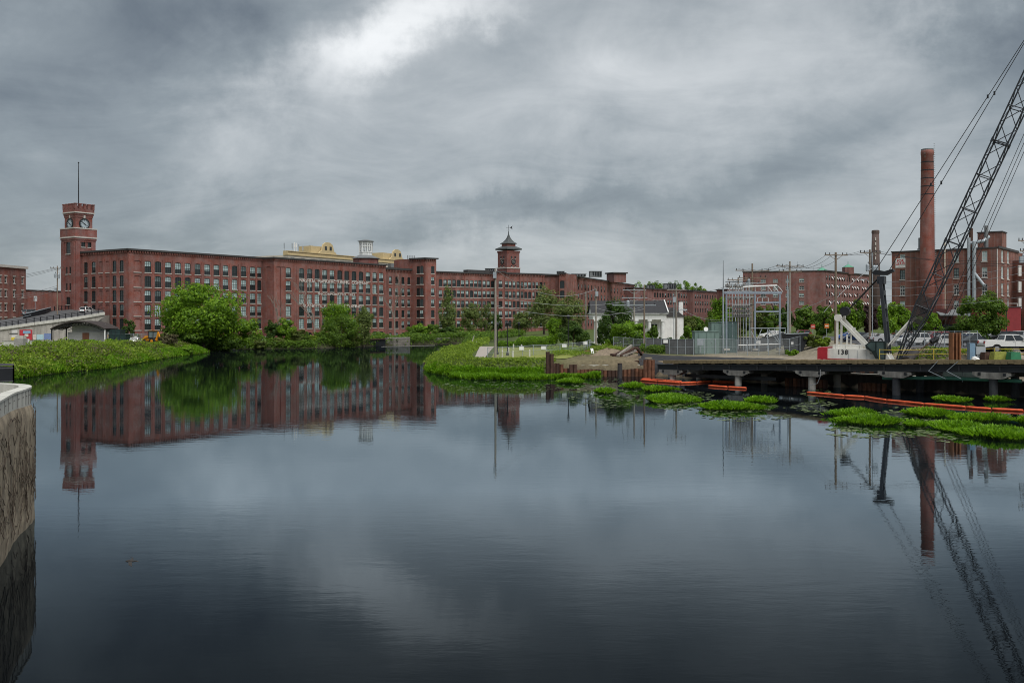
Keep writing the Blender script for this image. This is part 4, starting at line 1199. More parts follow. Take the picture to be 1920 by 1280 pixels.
def ramp():
    near = [(-120, 219, 4.6), (-60, 220, 5.0), (0, 222, 5.65), (34, 224, 6.2), (64, 226, 6.75), (100, 229, 7.3), (146, 233, 8.1), (172, 235, 8.65), (196, 237, 9.2)]
    far = [(-120, 236, 5.6), (-60, 236, 6.2), (0, 238, 7.3), (34, 240, 8.0), (64, 244, 8.9), (100, 250, 9.7), (146, 262, 10.3), (172, 266, 10.5), (190, 262, 10.4)]
    A = [Vector((*XY(p, d), z)) for p, d, z in near]; B = [Vector((*XY(p, d), z)) for p, d, z in far]
    t = thing('road_ramp', 'concrete road ramp with painted panels along its wall at the left', 'ramp', (A[2].x, A[2].y, 2))
    mb = MB()
    for i in range(len(A) - 1): mb.face([A[i], A[i + 1], B[i + 1], B[i]])
    mb.build('road_deck', ASPH, t)
    mb = MB()
    for i in range(len(A) - 1):                                         # pale kerb slab
        a, b = A[i], A[i + 1]; n = Vector(((b - a).y, -(b - a).x, 0)).normalized()
        mb.face([a + n * .35 + Vector((0, 0, .1)), b + n * .35 + Vector((0, 0, .1)), b - n * .9 + Vector((0, 0, .1)), a - n * .9 + Vector((0, 0, .1))])
        mb.face([a + n * .35 + Vector((0, 0, -.55)), b + n * .35 + Vector((0, 0, -.55)), b + n * .35 + Vector((0, 0, .1)), a + n * .35 + Vector((0, 0, .1))])
        mb.face([a + n * .35 + Vector((0, 0, -.55)), a - n * .3 + Vector((0, 0, -.55)), b - n * .3 + Vector((0, 0, -.55)), b + n * .35 + Vector((0, 0, -.55))])
    mb.build('kerb', CONCL, t); mb = MB()
    for c, d in zip(B, B[1:]): mb.face([c + Vector((0, 0, .12)), d + Vector((0, 0, .12)), d + Vector((0, 1.0, .12)), c + Vector((0, 1.0, .12))])
    mb.build('kerb', CONCL, t)
    mb = MB(); mb2 = MB()
    for i in range(len(A) - 1):
        a, b = A[i], A[i + 1]
        if i < 7: mb.face([(a.x, a.y, 1.2), (b.x, b.y, 1.2), (b.x, b.y, b.z - .5), (a.x, a.y, a.z - .5)])
        else: mb.face([(a.x, a.y, a.z - 2.6), (b.x, b.y, b.z - 1.0), (b.x, b.y, b.z - .5), (a.x, a.y, a.z - .5)])
        n = max(2, int((b - a).length / 1.3))
        for k in range(n):
            p = a.lerp(b, k / n)
            if i < 7: mb2.box((p.x, p.y - .1, (p.z - .6 + 1.2) / 2 + .3), (.12, .2, p.z - 2.2))
    e = A[7]; mb.face([(e.x, e.y, 1.2), (e.x - 3, e.y + 18, 1.2), (e.x - 3, e.y + 18, e.z), (e.x, e.y, e.z - .4)])
    mb.face([A[7] + Vector((0, 0, -2.6)), A[8] + Vector((0, 0, -1)), B[8] + Vector((0, 0, -.6)), B[7] + Vector((0, 0, -.6))][::-1])
    mb.build('side_wall', CONC, t); mb2.build('wall_ribs', CONC, t)
    # painted panels low on the wall
    def mural(px0, px1, y0, y1, c, nm, name='mural_panel', dy=.35):
        q0, q1 = XY(px0, 222.5 + px0 * .05), XY(px1, 222.5 + px1 * .05)
        z0 = EYE + (HOR - y1) / FPX * 225; z1 = EYE + (HOR - y0) / FPX * 225
        m2 = MB(); m2.bar((q0[0], q0[1] - dy, (z0 + z1) / 2), (q1[0], q1[1] - dy, (z0 + z1) / 2), .08, z1 - z0); m2.build(name, mat(nm, c, .8, var=.18, scale=3), t)
    mural(-20, 15.5, 614, 637, (.10, .11, .16), 'mural_navy'); mural(16, 36, 618, 637, (.62, .60, .58), 'mural_white')
    mural(38, 62, 618, 637, (.42, .035, .045), 'mural_red'); mural(45, 59, 620, 625, (.20, .36, .50), 'mural_sky', dy=.46)
    mural(70, 83, 627, 637, (.36, .52, .58), 'mural_aqua'); mural(84, 98, 625, 637, (.16, .22, .40), 'mural_blue'); mural(23, 32, 632, 637, (.62, .50, .06), 'mural_yellow', dy=.46)
    mural(63, 69, 627, 637, (.55, .50, .46), 'mural_cream'); mural(18, 35, 624, 626, (.08, .08, .08), 'mural_script', dy=.46); mural(48, 55, 626, 631, (.60, .56, .48), 'mural_cream2', dy=.46)
    # near railing: post by post
    rail = thing('railing', 'black post railing along the near edge of the road ramp', 'railing', (A[2].x, A[2].y, 5.65))
    rl = MB()
    post = MB(); post.box((0, 0, .6), (.16, .16, 1.25)); pm = post.mesh('post', BLACK); o = ORIGIN[rail.name]
    for i in range(1, len(A) - 1):
        a, b = A[i], A[i + 1]
        for z in (.45, .8, 1.15): rl.bar(a + Vector((0, 0, z)), b + Vector((0, 0, z)), .07, .09)
        n = max(1, round((b - a).length / 1.45))
        for k in range(n): link('post', pm, rail, a.lerp(b, k / n) - o)
    rl.build('rail', BLACK, rail)
    # solid barrier on the inner curve and far railing
    bar = thing('barrier', 'solid black curved barrier on the inner side of the ramp', 'barrier', (B[3].x, B[3].y, 7))
    c = [Vector((*XY(p, d), z)) for p, d, z in ((44, 236, 7.9), (58, 238, 8.3), (72, 240.5, 8.8), (86, 244, 9.3), (94, 249, 9.6), (95, 253, 9.7))]
    m1, m2 = MB(), MB()
    for a, b in zip(c, c[1:]):
        m1.bar(a + Vector((0, 0, -.1)), b + Vector((0, 0, -.1)), .2, 1.9); m2.bar(a + Vector((0, 0, .95)), b + Vector((0, 0, .95)), .26, .14); m2.bar(a + Vector((0, -.15, .3)), b + Vector((0, -.15, .3)), .1, .12)
    m1.build('panel', BLACK, bar); m2.build('rail', STEELG, bar)
    far_r = thing('railing', 'dark railing across the far side of the ramp below the clock tower', 'railing', (B[6].x, B[6].y, 10))
    rl = MB()
    for a, b in zip(B[5:], B[6:]):
        a, b = a + Vector((0, .6, 0)), b + Vector((0, .6, 0))
        for z in (.4, .8, 1.2): rl.bar(a + Vector((0, 0, z)), b + Vector((0, 0, z)), .06, .08)
        n = max(2, int((b - a).length / 1.6))
        for k in range(n): link('post', pm, far_r, a.lerp(b, k / n) - ORIGIN[far_r.name])
    rl.build('rail', BLACK, far_r)
    return A, B
RAMP_A, RAMP_B = ramp()

def stage():
    d = 215.0; g = 2.0
    x0, x1 = XY(98, d)[0], XY(200, d)[0]
    t = thing('stage_canopy', 'open-air stage with an arched dark roof in front of the ramp', 'stage', ((x0 + x1) / 2, d, g))
    z = lambda py: EYE + (HOR - py) / FPX * d
    W = x1 - x0; n = 16; dep = 7.0
    prof = [(x0 + W * i / n, z(617.5) + (z(603.3) - z(617.5)) * (1 - (2 * i / n - 1) ** 2)) for i in range(n + 1)]
    mb = MB()
    for (xa, za), (xb, zb) in zip(prof, prof[1:]):
        mb.face([(xa, d - 1, za + .22), (xb, d - 1, zb + .22), (xb, d + dep, zb + .22), (xa, d + dep, za + .22)])
        mb.face([(xa, d - 1, za), (xa, d + dep, za), (xb, d + dep, zb), (xb, d - 1, zb)])
        mb.face([(xa, d - 1, za), (xb, d - 1, zb), (xb, d - 1, zb + .22), (xa, d - 1, za + .22)])
    mb.build('arched_roof', mat('canopy_brown', (.045, .035, .032), .6), t)
    for yy in (d - .6, d + 3, d + dep - .5):
        mb = MB(); lo = [(x, min(zz - .55, z(611)) - .1 + .25 * (1 - abs(2 * i / n - 1))) for i, (x, zz) in enumerate(prof)]
        lo[0], lo[-1] = prof[0], prof[-1]
        for i in range(n):
            mb.bar((prof[i][0], yy, prof[i][1] - .05), (prof[i + 1][0], yy, prof[i + 1][1] - .05), .12); mb.bar((lo[i][0], yy, lo[i][1]), (lo[i + 1][0], yy, lo[i + 1][1]), .1)
            mb.bar((prof[i][0], yy, prof[i][1]), (lo[i + 1][0], yy, lo[i + 1][1]), .07); mb.bar((lo[i + 1][0], yy, lo[i + 1][1]), (prof[i + 1][0], yy, prof[i + 1][1]), .07)
        mb.build('truss', STEELD, t)
    for xx in (x0 + .15, x1 - .15):
        for yy in (d - .6, d + dep - .5): mb = MB(); mb.box((xx, yy, (g + z(617)) / 2), (.22, .22, z(617) - g)); mb.build('post', STEELD if xx < x0 + 1 else WHITE, t)
    CMU = mat('stage_block', (.38, .385, .37), .85, var=.15, scale=2)
    xa, xb = XY(120, d)[0], XY(198, d)[0]
    mb = MB(); mb.box(((xa + xb) / 2, d + 2.0, (g + z(622.5)) / 2), (xb - xa, .4, z(622.5) - g)); mb.build('back_wall', CMU, t)
    mb = MB(); dx0, dx1 = XY(148, d)[0], XY(160.5, d)[0]; mb.box(((dx0 + dx1) / 2, d + 1.76, (g + z(624)) / 2), (dx1 - dx0, .1, z(624) - g)); mb.build('door', mat('door_brown', (.17, .07, .035), .6), t)
    mb = MB(); xc = XY(135, d)[0]; mb.box((XY(150, d)[0], d + 4.5, z(617)), (7.5, .3, 2.4)); mb.build('upper_wall', WHITE, t)
    mb = MB(); mb.box((XY(150, d)[0], d - 1.5, g + .12), (9.6, 4.5, .5)); mb.build('platform', CONC, t)
    # low walls, plinth and panel sign in front
    q = XY(65, 205); t = thing('garden_wall', 'long low pale wall in front of the painted ramp panels', 'wall', (q[0], q[1], 2))
    mb = MB(); mb.box((q[0], q[1], 2.55), (13.5, .5, .9), .03); mb.build('wall', CONCL, t); mb = MB(); mb.box((q[0], q[1], 3.05), (13.8, .7, .12), .03); mb.build('coping', CONC, t)
    q = XY(39, 186); t = thing('plinth', 'square grey stone plinth standing in the bank weeds', 'plinth', (q[0], q[1], 2))
    mb = MB(); mb.box((q[0], q[1], 2.9), (1.75, 1.75, 2.0)); mb.build('block', mat('granite_grey', (.30, .285, .27), .85, var=.2, scale=4), t); mb = MB(); mb.box((q[0], q[1], 4.15), (1.5, 1.5, .6), top=(.9, .9)); mb.build('cap', CONC, t)
    q = XY(53, 187); mb = MB(); mb.tube([(q[0], q[1], 1.8), (q[0], q[1], 3.9)], .05, 6)
    t = thing('sign_post', 'small white notice board on a post beside the stone plinth', 'sign', (q[0], q[1], 1.8)); mb.build('post', STEELG, t); mb = MB(); mb.box((q[0], q[1] - .06, 3.4), (.5, .05, .8)); mb.build('board', WHITE, t)
    q = XY(13, 172); t = thing('table_slab', 'flat pale stone bench slab at the left edge of the weeds', 'bench', (q[0], q[1], 2))
    mb = MB(); mb.box((q[0], q[1], 3.05), (2.6, 1.1, .22)); mb.build('top', CONCL, t)
    for s in (-.8, .8): mb = MB(); mb.box((q[0] + s, q[1], 2.45), (.35, .9, 1.0)); mb.build('leg', CONC, t)
stage()

def left_buildings():
    a, b = XY(-45, 254.0), XY(48.5, 276.0); zr = EYE + (HOR - 504.5) / FPX * 276
    fc = Facade(a, b, 1.0, zr)
    t = thing('brick_building', 'four-storey brick building with narrow windows at the left edge', 'building', (a[0], a[1], 1.0))
    for px in (-32, -16, 0.8, 10.8, 26.6, 42.4):
        for k in range(5): fc.add(fc.t_at(px), 1.0, zr - 4.3 - k * 3.85, 1.9, arch=False, cols=1, rows=2, var=2)
    mb = MB(); fc.wall(mb); u = (fc.u.x, fc.u.y); b1, b0 = line_pt(b, u, 0, -14), line_pt(a, u, 0, -14); block([b, b1, b0, a], 1.0, zr, (3,), mb)
    mb.build('wall', B_MILL2, t); fc.windows(t, RNG, 1, 2, paint=FRAMEW, sill=True)
    mb = MB(); 
    for k in fc.wins: p = fc.pt(k['t'], k['z'] + k['h'] + .14, .03); mb.box(p, (1.3, .16, .28), fc.ang)
    mb.build('lintels', STONE, t)
    mb = MB(); c = fc.pt(fc.len / 2, 0, -6.8); mb.box((c.x, c.y, zr + .35), (fc.len + .8, 14.6, .7), fc.ang); mb.build('parapet', STONE, t)
    a, b = XY(40, 283.0), XY(122, 300.0); zr2 = EYE + (HOR - 545) / FPX * 291
    t = thing('brick_building', 'low windowless brick building between the left block and the clock tower', 'building', (a[0], a[1], 1.0))
    mb = MB(); u = Vector((b[0] - a[0], b[1] - a[1])).normalized(); u = (u.x, u.y); b1, b0 = line_pt(b, u, 0, -10), line_pt(a, u, 0, -10); block([b, b1, b0, a], 1.0, zr2, (), mb); mb.build('wall', B_MILL, t)
    mb = MB(); mb.face([(p[0], p[1], zr2 - .02) for p in (b, b1, b0, a)]); cornice(mb, a, b, zr2, .2, .3, False); mb.build('roof', ROOF, t)
    mb = MB(); q = line_pt(a, u, 2.5, -2); mb.box((q[0], q[1], zr2 + .9), (1.4, 1.4, 1.8)); mb.build('roof_vent', STEELG, t)
left_buildings()

def clutter_left():
    d = 218
    # two dumpsters
    for px, w, y0, y1, lab in ((217, 3.4, 616, 626, 'tall dark green waste container beside the stage'), (224, 3.8, 624.5, 639, 'wide dark green waste container in front of the tall one')):
        q = XY(px, d - (6 if w > 3.5 else 0)); zz = 2.0; t = thing('waste_container', lab, 'container', (q[0], q[1], zz))
        h = 2.9 if w < 3.5 else 1.9
        GR = mat('container_green', (.018, .040, .040), .5, var=.2)
        mb = MB(); mb.box((q[0], q[1], zz + .25 + h / 2), (w, 2.2, h), 0, top=(1.0, 1.08)); mb.build('bin', GR, t)
        mb = MB(); mb.box((q[0], q[1], zz + .32 + h), (w + .2, 2.5, .14)); mb.build('lid', GR, t)
        for k in range(4): mb = MB(); mb.box((q[0] - w * .45 + w * .3 * k, q[1] - 1.17, zz + .25 + h / 2), (.12, .1, h)); mb.build('rib', STEELD, t)
    q = XY(206, 212); t = thing('utility_cabinet', 'small tan cabinet between the stage and the containers', 'cabinet', (q[0], q[1], 2)); mb = MB(); mb.box((q[0], q[1], 3.1), (.8, .7, 2.2)); mb.build('case', mat('cab_tan', (.34, .24, .13), .7), t)
    mb = MB(); mb.box((q[0], q[1] - .37, 3.4), (.5, .03, .6)); mb.build('door', STEELG, t)
    # chain-link fence with notice
    t = thing('chain_link_fence', 'grey chain-link fence between the containers and the yellow loader', 'fence', (*XY(252, 222), 2))
    a, b = XY(234, 224), XY(274, 226); n = 5
    rl, pn = MB(), MB(); rl.bar((*a, 4.2), (*b, 4.2), .06); rl.bar((*a, 2.2), (*b, 2.2), .05); pn.face([(*a, 2.1), (*b, 2.1), (*b, 4.2), (*a, 4.2)])
    rl.build('rail', STEELG, t); pn.build('wire_mesh', screen_mat('wire_mesh', (.25, .27, .28), .22), t)
    for k in range(n + 1): mb = MB(); x = a[0] + (b[0] - a[0]) * k / n; y = a[1] + (b[1] - a[1]) * k / n; mb.tube([(x, y, 1.9), (x, y, 4.3)], .05, 6); mb.build('post', STEELG, t)
    mb = MB(); mb.box((XY(250, 223)[0], 224.3, 3.4), (.55, .04, .5)); mb.build('notice', WHITE, t)
clutter_left()

def backhoe():
    YL = mat('loader_yellow', (.70, .28, .015), .45, var=.12); d = 212; q = XY(286, d); g = 2.05
    t = thing('backhoe_loader', 'yellow backhoe loader with black cab parked on the bank', 'loader', (q[0], q[1], g), math.radians(-28))
    mb = MB(); mb.box((-.3, 0, 1.05), (3.4, .9, .5)); mb.box((-1.35, 0, 1.5), (1.5, .95, .75), 0, top=(.92, .9)); mb.build('chassis', YL, t, local=True)
    cab = MB()
    for x in (-.45, .95):
        for y in (-.7, .7): cab.box((x, y, 2.15), (.1, .1, 1.5))
    cab.box((.25, 0, 1.42), (1.5, 1.5, .2)); cab.box((.25, 0, 2.95), (1.75, 1.65, .16)); c = cab.build('cab', BLACK, t, local=True)
    mb = MB(); mb.box((.25, 0, 2.2), (1.36, 1.36, 1.3)); mb.build('cab_glass', glass('loader_glass', (.16, .20, .21)), c, local=True)
    mb = MB(); mb.box((.25, 0, 3.07), (1.4, 1.3, .09)); mb.build('cab_roof', YL, c, local=True)
    for (x, r, w) in ((.9, .78, .42), (-1.65, .5, .32)):
        for s in (-1, 1):
            mb = MB(); mb.tube([(x, s * (.85 - w / 2), r), (x, s * (.85 + w / 2), r)], r, 16); wh = mb.build('wheel', TYRE, t, local=True)
            mb = MB(); mb.tube([(x, s * (.86 - w / 2), r), (x, s * (.88 + w / 2), r)], r * .5, 12); mb.build('rim', YL, wh, local=True)
    for s in (-1, 1):
        mb = MB(); mb.bar((-.5, s * .62, 1.75), (-2.1, s * .62, 1.35), .16, .26); mb.bar((-2.1, s * .62, 1.35), (-2.7, s * .62, .6), .16, .22); mb.build('loader_arm', YL, t, local=True)
    mb = MB(); mb.extrude([(0, 0), (.9, .05), (.95, .2), (.35, .85), (.1, .8), (0, .4)], (-2.6, 1.15, .25), (-1, 0, 0), (0, 0, 1), (0, -2.3, 0)); mb.build('loader_bucket', STEELD, t, local=True)
    mb = MB(); mb.bar((1.3, 0, 1.1), (1.75, 0, 2.7), .26, .34); mb.build('boom', YL, t, local=True); mb = MB(); mb.bar((1.75, 0, 2.75), (2.25, 0, 1.5), .22, .26); mb.build('dipper', YL, t, local=True)
    mb = MB(); mb.extrude([(0, 0), (.5, .1), (.55, .5), (.15, .7), (-.05, .5)], (2.05, .3, .85), (1, 0, 0), (0, 0, 1), (0, -.6, 0)); mb.build('digging_bucket', STEELD, t, local=True)
    for s in (-1, 1): mb = MB(); mb.bar((1.4, s * .55, 1.3), (1.5, s * .95, .12), .14, .16); mb.box((1.5, s * .98, .06), (.4, .4, .1)); mb.build('stabiliser', YL, t, local=True)
    mb = MB(); mb.tube([(-1.1, .3, 1.85), (-1.1, .3, 2.6)], .05, 6); mb.build('exhaust', STEELD, t, local=True)
backhoe()
# ------------------------------------------------------------------ vegetation
L_BRIGHT = leaf_mat('leaf_bright', (0.042, 0.105, 0.009), (0.225, 0.400, 0.020), (0.39, 0.49, 0.035), 0.48)
L_MID = leaf_mat('leaf_mid', (0.034, 0.080, 0.011), (0.155, 0.270, 0.025), (0.27, 0.33, 0.045), 0.47)
L_OLIVE = leaf_mat('leaf_olive', (0.045, 0.070, 0.016), (0.165, 0.215, 0.040), (0.29, 0.26, 0.065), 0.45)
L_DARK = leaf_mat('leaf_dark', (0.018, 0.048, 0.010), (0.080, 0.155, 0.020), (0.14, 0.21, 0.035), 0.4)
L_HAZE = leaf_mat('leaf_hazed', (0.075, 0.110, 0.036), (0.225, 0.300, 0.075), (0.36, 0.36, 0.11), 0.48)  # lighter greens: distance haze put into the leaf colour
L_PURP = leaf_mat('leaf_purple', (0.022, 0.010, 0.012), (0.055, 0.025, 0.026))
L_REED = leaf_mat('leaf_water', (0.050, 0.140, 0.007), (0.225, 0.440, 0.016), (0.44, 0.58, 0.09), 0.48)
L_WEED = leaf_mat('leaf_weed', (0.055, 0.110, 0.012), (0.245, 0.360, 0.025), (0.44, 0.44, 0.11), 0.48)
L_HEATH = leaf_mat('leaf_dry', (0.05, 0.045, 0.02), (0.14, 0.125, 0.055), (0.20, 0.17, 0.09))

def leaf_quads(C, Nrm, size, rng, aspect=0.55):
    """pointed four-cornered leaves at C facing Nrm"""
    n = len(C); r = rng.normal(size=(n, 3)); Nrm = Nrm / (np.linalg.norm(Nrm, axis=1, keepdims=True) + 1e-9)
    t = np.cross(Nrm, r); t /= (np.linalg.norm(t, axis=1, keepdims=True) + 1e-9); b = np.cross(Nrm, t); s = size[:, None]
    a_, b_ = t * s, b * s * aspect
    fold = Nrm * s * 0.15
    return np.stack([C - a_, C - b_ + fold, C + a_, C + b_ + fold], 1)

def crown_quads(rx, ry, rz, n, rng, clumps=40, leaf=0.28, fill=0.55, flat=0.0, droop=0.0):
    """leaf clumps through an ellipsoid centred on the origin"""
    d = rng.normal(size=(clumps, 3)); d /= np.linalg.norm(d, axis=1, keepdims=True)
    rad = rng.uniform(0.3, 1.0, clumps) ** fill * rng.uniform(.70, 1.08, clumps)
    cc = d * rad[:, None]
    cc[:, 2] = np.where(cc[:, 2] < 0, cc[:, 2] * (1 - flat), cc[:, 2])
    cr = rng.uniform(.20, .40, clumps)
    k = rng.integers(0, clumps, n); dd = rng.normal(size=(n, 3)); dd /= np.linalg.norm(dd, axis=1, keepdims=True)
    dd[:, 2] = dd[:, 2] * .8 + .12
    rr = rng.uniform(.25, 1.0, n) ** .45
    p = cc[k] + dd * (cr[k] * rr)[:, None]
    C = p * np.array([rx, ry, rz])
    Nn = dd * .8 + p * .5 + rng.normal(size=(n, 3)) * .45 + np.array([0, 0, .45])
    size = rng.uniform(.6, 1.25, n) * leaf
    return leaf_quads(C, Nn, size, rng)

def trunk(mb, base, h, r, rng, limbs=6, spread=0.5, top=0.75, lean=(0, 0)):
    x, y, z = base; pts = []; n = 6
    for i in range(n + 1):
        f = i / n; pts.append((x + lean[0] * f + rng.uniform(-.06, .06) * h * .1 * f, y + lean[1] * f, z - .3 + (h * top + .3) * f))
    mb.tube(pts, [r * (1 - .72 * i / n) * (1.35 if i == 0 else 1) for i in range(n + 1)], 8)
    for k in range(limbs):
        f = rng.uniform(.35, .95); i = int(f * n); p = Vector(pts[i]).lerp(Vector(pts[min(i + 1, n)]), f * n - i); a = rng.uniform(0, 6.28); l = h * spread * rng.uniform(.5, 1.0) * (1.15 - f * .5)
        q1 = p + Vector((math.cos(a) * l * .5, math.sin(a) * l * .5, l * .42)); q2 = p + Vector((math.cos(a) * l * .95, math.sin(a) * l * .95, l * .72))
        mb.tube([p, q1, q2], [r * .42 * (1.1 - f * .5), r * .25, r * .07], 5, 0, False)

def tree(name, label, base, h, w, m, n, seed, leaf=0.3, clumps=45, cz=0.58, ch=None, group=None, bark=None, limbs=6, fill=.55, flat=0.1, cat='tree', depth=None, shift=(0, 0)):
    """trunk with limbs and a crown of leaf clumps; h height, w crown width"""
    rng = np.random.default_rng(seed); pr = random.Random(seed)
    t = thing(name, label, cat, base, 0.0, group)
    mb = MB(); trunk(mb, base, h, max(.05, h * .022), pr, limbs, .42 * min(1, w / h)); mb.build('trunk' if cat == 'tree' else 'stem', bark or BARK, t)
    ch = ch or h * .46
    V = crown_quads(w / 2, (depth or w) / 2, ch, n, rng, clumps, leaf, fill, flat) + np.array([shift[0], shift[1], h * cz])
    # nothing grows under the soil
    V[..., 2] = np.maximum(V[..., 2], .02)
    link('crown' if cat == 'tree' else 'foliage', quads_mesh('crown', V, m), t)
    return t

def bush(label, px, py_base, d, wpx, hpx, m, seed, n=None, name='bush', group=None, leaf=None, cat='bush'):
    p = XY(px, d); s = d / FPX; w, h = wpx * s, hpx * s; z = max(gz(*p), -.1)
    return tree(name, label, (p[0], p[1], z), h, w, m, int((n or int(1200 + 60 * w * h)) * 1.35), seed, leaf or max(.16, .022 * (w + h)), max(22, int(14 + w * 4)), cz=.48, ch=h * .5, group=group, limbs=5, flat=.0, cat=cat, depth=w * .8)

def bare_tree(label, px, d, h, seed, spread=.5, group='bare dead trees before the mill'):
    p = XY(px, d); z = gz(*p); pr = random.Random(seed); t = thing('bare_tree', label, 'tree', (p[0], p[1], z), 0.0, group)
    mb = MB()
    def grow(p0, dr, l, r, lev):
        p1 = p0 + dr * l * .5 + Vector((pr.uniform(-.1, .1), pr.uniform(-.1, .1), 0)) * l; p2 = p1 + (dr + Vector((pr.uniform(-.2, .2), pr.uniform(-.2, .2), .1))).normalized() * l * .5
        mb.tube([p0, p1, p2], [r, r * .8, r * .6], 5 if lev < 2 else 3, 0, False)
        if lev < 4:
            for k in range(3 if lev < 3 else 2):
                a = pr.uniform(0, 6.28); dn = (dr * 1.0 + Vector((math.cos(a), math.sin(a), pr.uniform(-.05, .5))) * spread * pr.uniform(.6, 1.3)).normalized()
                grow(p1.lerp(p2, pr.uniform(.2, 1)), dn, l * pr.uniform(.5, .75), r * .55, lev + 1)
    grow(Vector((p[0], p[1], z - .2)), Vector((pr.uniform(-.1, .1), 0, 1)), h * .48, h * .016, 0)
    mb.build('branches', BARKG, t)

# --- the big rounded tree at the tip of the left bank and the thicket beside it
p = XY(382, 226); tree('shade_tree', 'large rounded bright green tree at the tip of the left bank', (p[0], p[1], .9), 14.6, 19.0, L_BRIGHT, 17000, 21, leaf=.36, clumps=95, cz=.54, ch=7.0, flat=.0, fill=.42, depth=15)
p = XY(447, 232); tree('shade_tree', 'lower leafy tree overhanging the water right of the large rounded tree', (p[0], p[1], .6), 7.2, 9.5, L_BRIGHT, 5000, 22, leaf=.30, clumps=40, cz=.5, ch=3.6, flat=.0)
bush('dark leafy bush leaning over the water under the large rounded tree', 345, 655, 224, 90, 36, L_MID, 23)
bush('round bush at the water below the big tree\'s right side', 420, 655, 229, 70, 30, L_MID, 24)
bush('small dark-leaved tree beside the backhoe loader', 241, 640, 236, 26, 44, L_DARK, 25, name='small_tree', cat='tree')
bush('low purple-grey shrub behind the chain-link fence', 256, 640, 232, 16, 16, L_OLIVE, 26)
G_ = 'bushes along the far mill bank'
far_bank = [(470, 246, 34, 26, L_MID, 'low bush beside the parked cars at the mill'), (487, 243, 24, 20, L_OLIVE, 'dull green bush at the water before the mill cars'), (512, 250, 28, 46, L_DARK, 'tall dark narrow bush before the lettered mill block'),
    (536, 250, 44, 44, L_BRIGHT, 'wide fresh green bush below the blind brick bays'), (560, 248, 34, 30, L_OLIVE, 'loose olive bush left of the forked bare tree'), (571, 248, 26, 28, L_MID, 'small leafy bush at the foot of the forked bare tree'),
    (604, 254, 34, 26, L_MID, 'bush between the bare tree and the twin round bushes'), (655, 258, 44, 34, L_OLIVE, 'low olive bush at the water under the round bushes'), (522, 246, 30, 18, L_OLIVE, 'low scrub at the water under the fresh green bush'), (585, 252, 24, 16, L_WEED, 'low scrub at the waterline under the bare tree')]
for i, (px, d, w, h, m, lab) in enumerate(far_bank): bush(lab, px, 650, d, w, h, m, 40 + i, group=G_)
bush('upper half of the pair of big round bushes before the lettered mill', 634, 650, 262, 66, 84, L_BRIGHT, 61, n=5600, name='round_bush', leaf=.26)
bush('big round willow-like bush at the water before the lettered mill', 640, 650, 256, 74, 62, L_MID, 62, n=7000, name='round_bush', leaf=.2)
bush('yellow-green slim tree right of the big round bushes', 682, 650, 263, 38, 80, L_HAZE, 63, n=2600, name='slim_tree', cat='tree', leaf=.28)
bare_tree('bare brown tree before the blind brick bays', 523, 258, 15, 71, .35); bare_tree('forked pale bare tree left of the big round bushes', 590, 256, 17, 72, .55); bare_tree('grey bare tree in front of the four-window mill part', 741, 290, 18, 73, .4)
for i, (px, d, w, h, m, lab) in enumerate([(785, 291, 40, 30, L_BRIGHT, 'fresh green bush on the bank wall below the stair tower'), (768, 288, 26, 24, L_MID, 'bush at the left end of the bank wall'), (812, 292, 36, 30, L_MID, 'bush on the wall right of the stair tower foot'), (838, 296, 36, 26, L_DARK, 'dark bush on the bank wall below the slim yellow tree'), (742, 284, 40, 9, L_WEED, 'low weeds along the top of the bank wall'), (857, 299, 30, 22, L_MID, 'bush at the right end of the bank wall')]): bush(lab, px, 646, d, w, h, m, 80 + i, group='bushes on the bank wall')
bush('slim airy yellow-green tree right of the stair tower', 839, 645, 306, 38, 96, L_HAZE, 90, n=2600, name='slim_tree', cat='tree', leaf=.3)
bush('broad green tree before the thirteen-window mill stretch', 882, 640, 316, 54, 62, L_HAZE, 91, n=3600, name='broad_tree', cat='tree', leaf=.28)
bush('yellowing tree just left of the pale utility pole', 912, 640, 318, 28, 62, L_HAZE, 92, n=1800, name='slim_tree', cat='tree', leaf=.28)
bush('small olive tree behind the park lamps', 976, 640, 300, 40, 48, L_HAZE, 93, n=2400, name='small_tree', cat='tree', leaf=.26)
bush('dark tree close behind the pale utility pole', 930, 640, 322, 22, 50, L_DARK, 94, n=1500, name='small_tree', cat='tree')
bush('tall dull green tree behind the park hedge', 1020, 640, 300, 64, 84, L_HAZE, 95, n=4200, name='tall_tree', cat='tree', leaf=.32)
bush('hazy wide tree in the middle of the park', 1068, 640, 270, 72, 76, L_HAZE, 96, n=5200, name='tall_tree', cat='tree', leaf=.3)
bush('pointed yellow-green tree left of the black park lamp', 1042, 645, 182, 36, 58, L_BRIGHT, 97, n=3000, name='park_tree', cat='tree', leaf=.2)
bush('dense dark bushy tree behind the black park lamp', 1075, 655, 166, 52, 52, L_DARK, 98, n=4600, name='park_tree', cat='tree', leaf=.17)
bush('taller round tree in front of the white house', 1152, 650, 176, 62, 92, L_DARK, 99, n=5200, name='house_tree', cat='tree', leaf=.2)
bush('lower round bright tree in front of the white house', 1183, 650, 166, 80, 56, L_BRIGHT, 100, n=5200, name='house_tree', cat='tree', leaf=.18)
bush('small clipped shrub at the foot of the white house', 1139, 650, 172, 12, 14, L_BRIGHT, 101, name='shrub', cat='shrub')
bush('small dark conifer beside the white house porch', 1255, 640, 176, 18, 24, L_DARK, 102, name='conifer', cat='tree')
bush('dark low shrub at the foot of the brown utility pole', 1196, 660, 162, 30, 28, L_DARK, 103, name='shrub', cat='shrub')
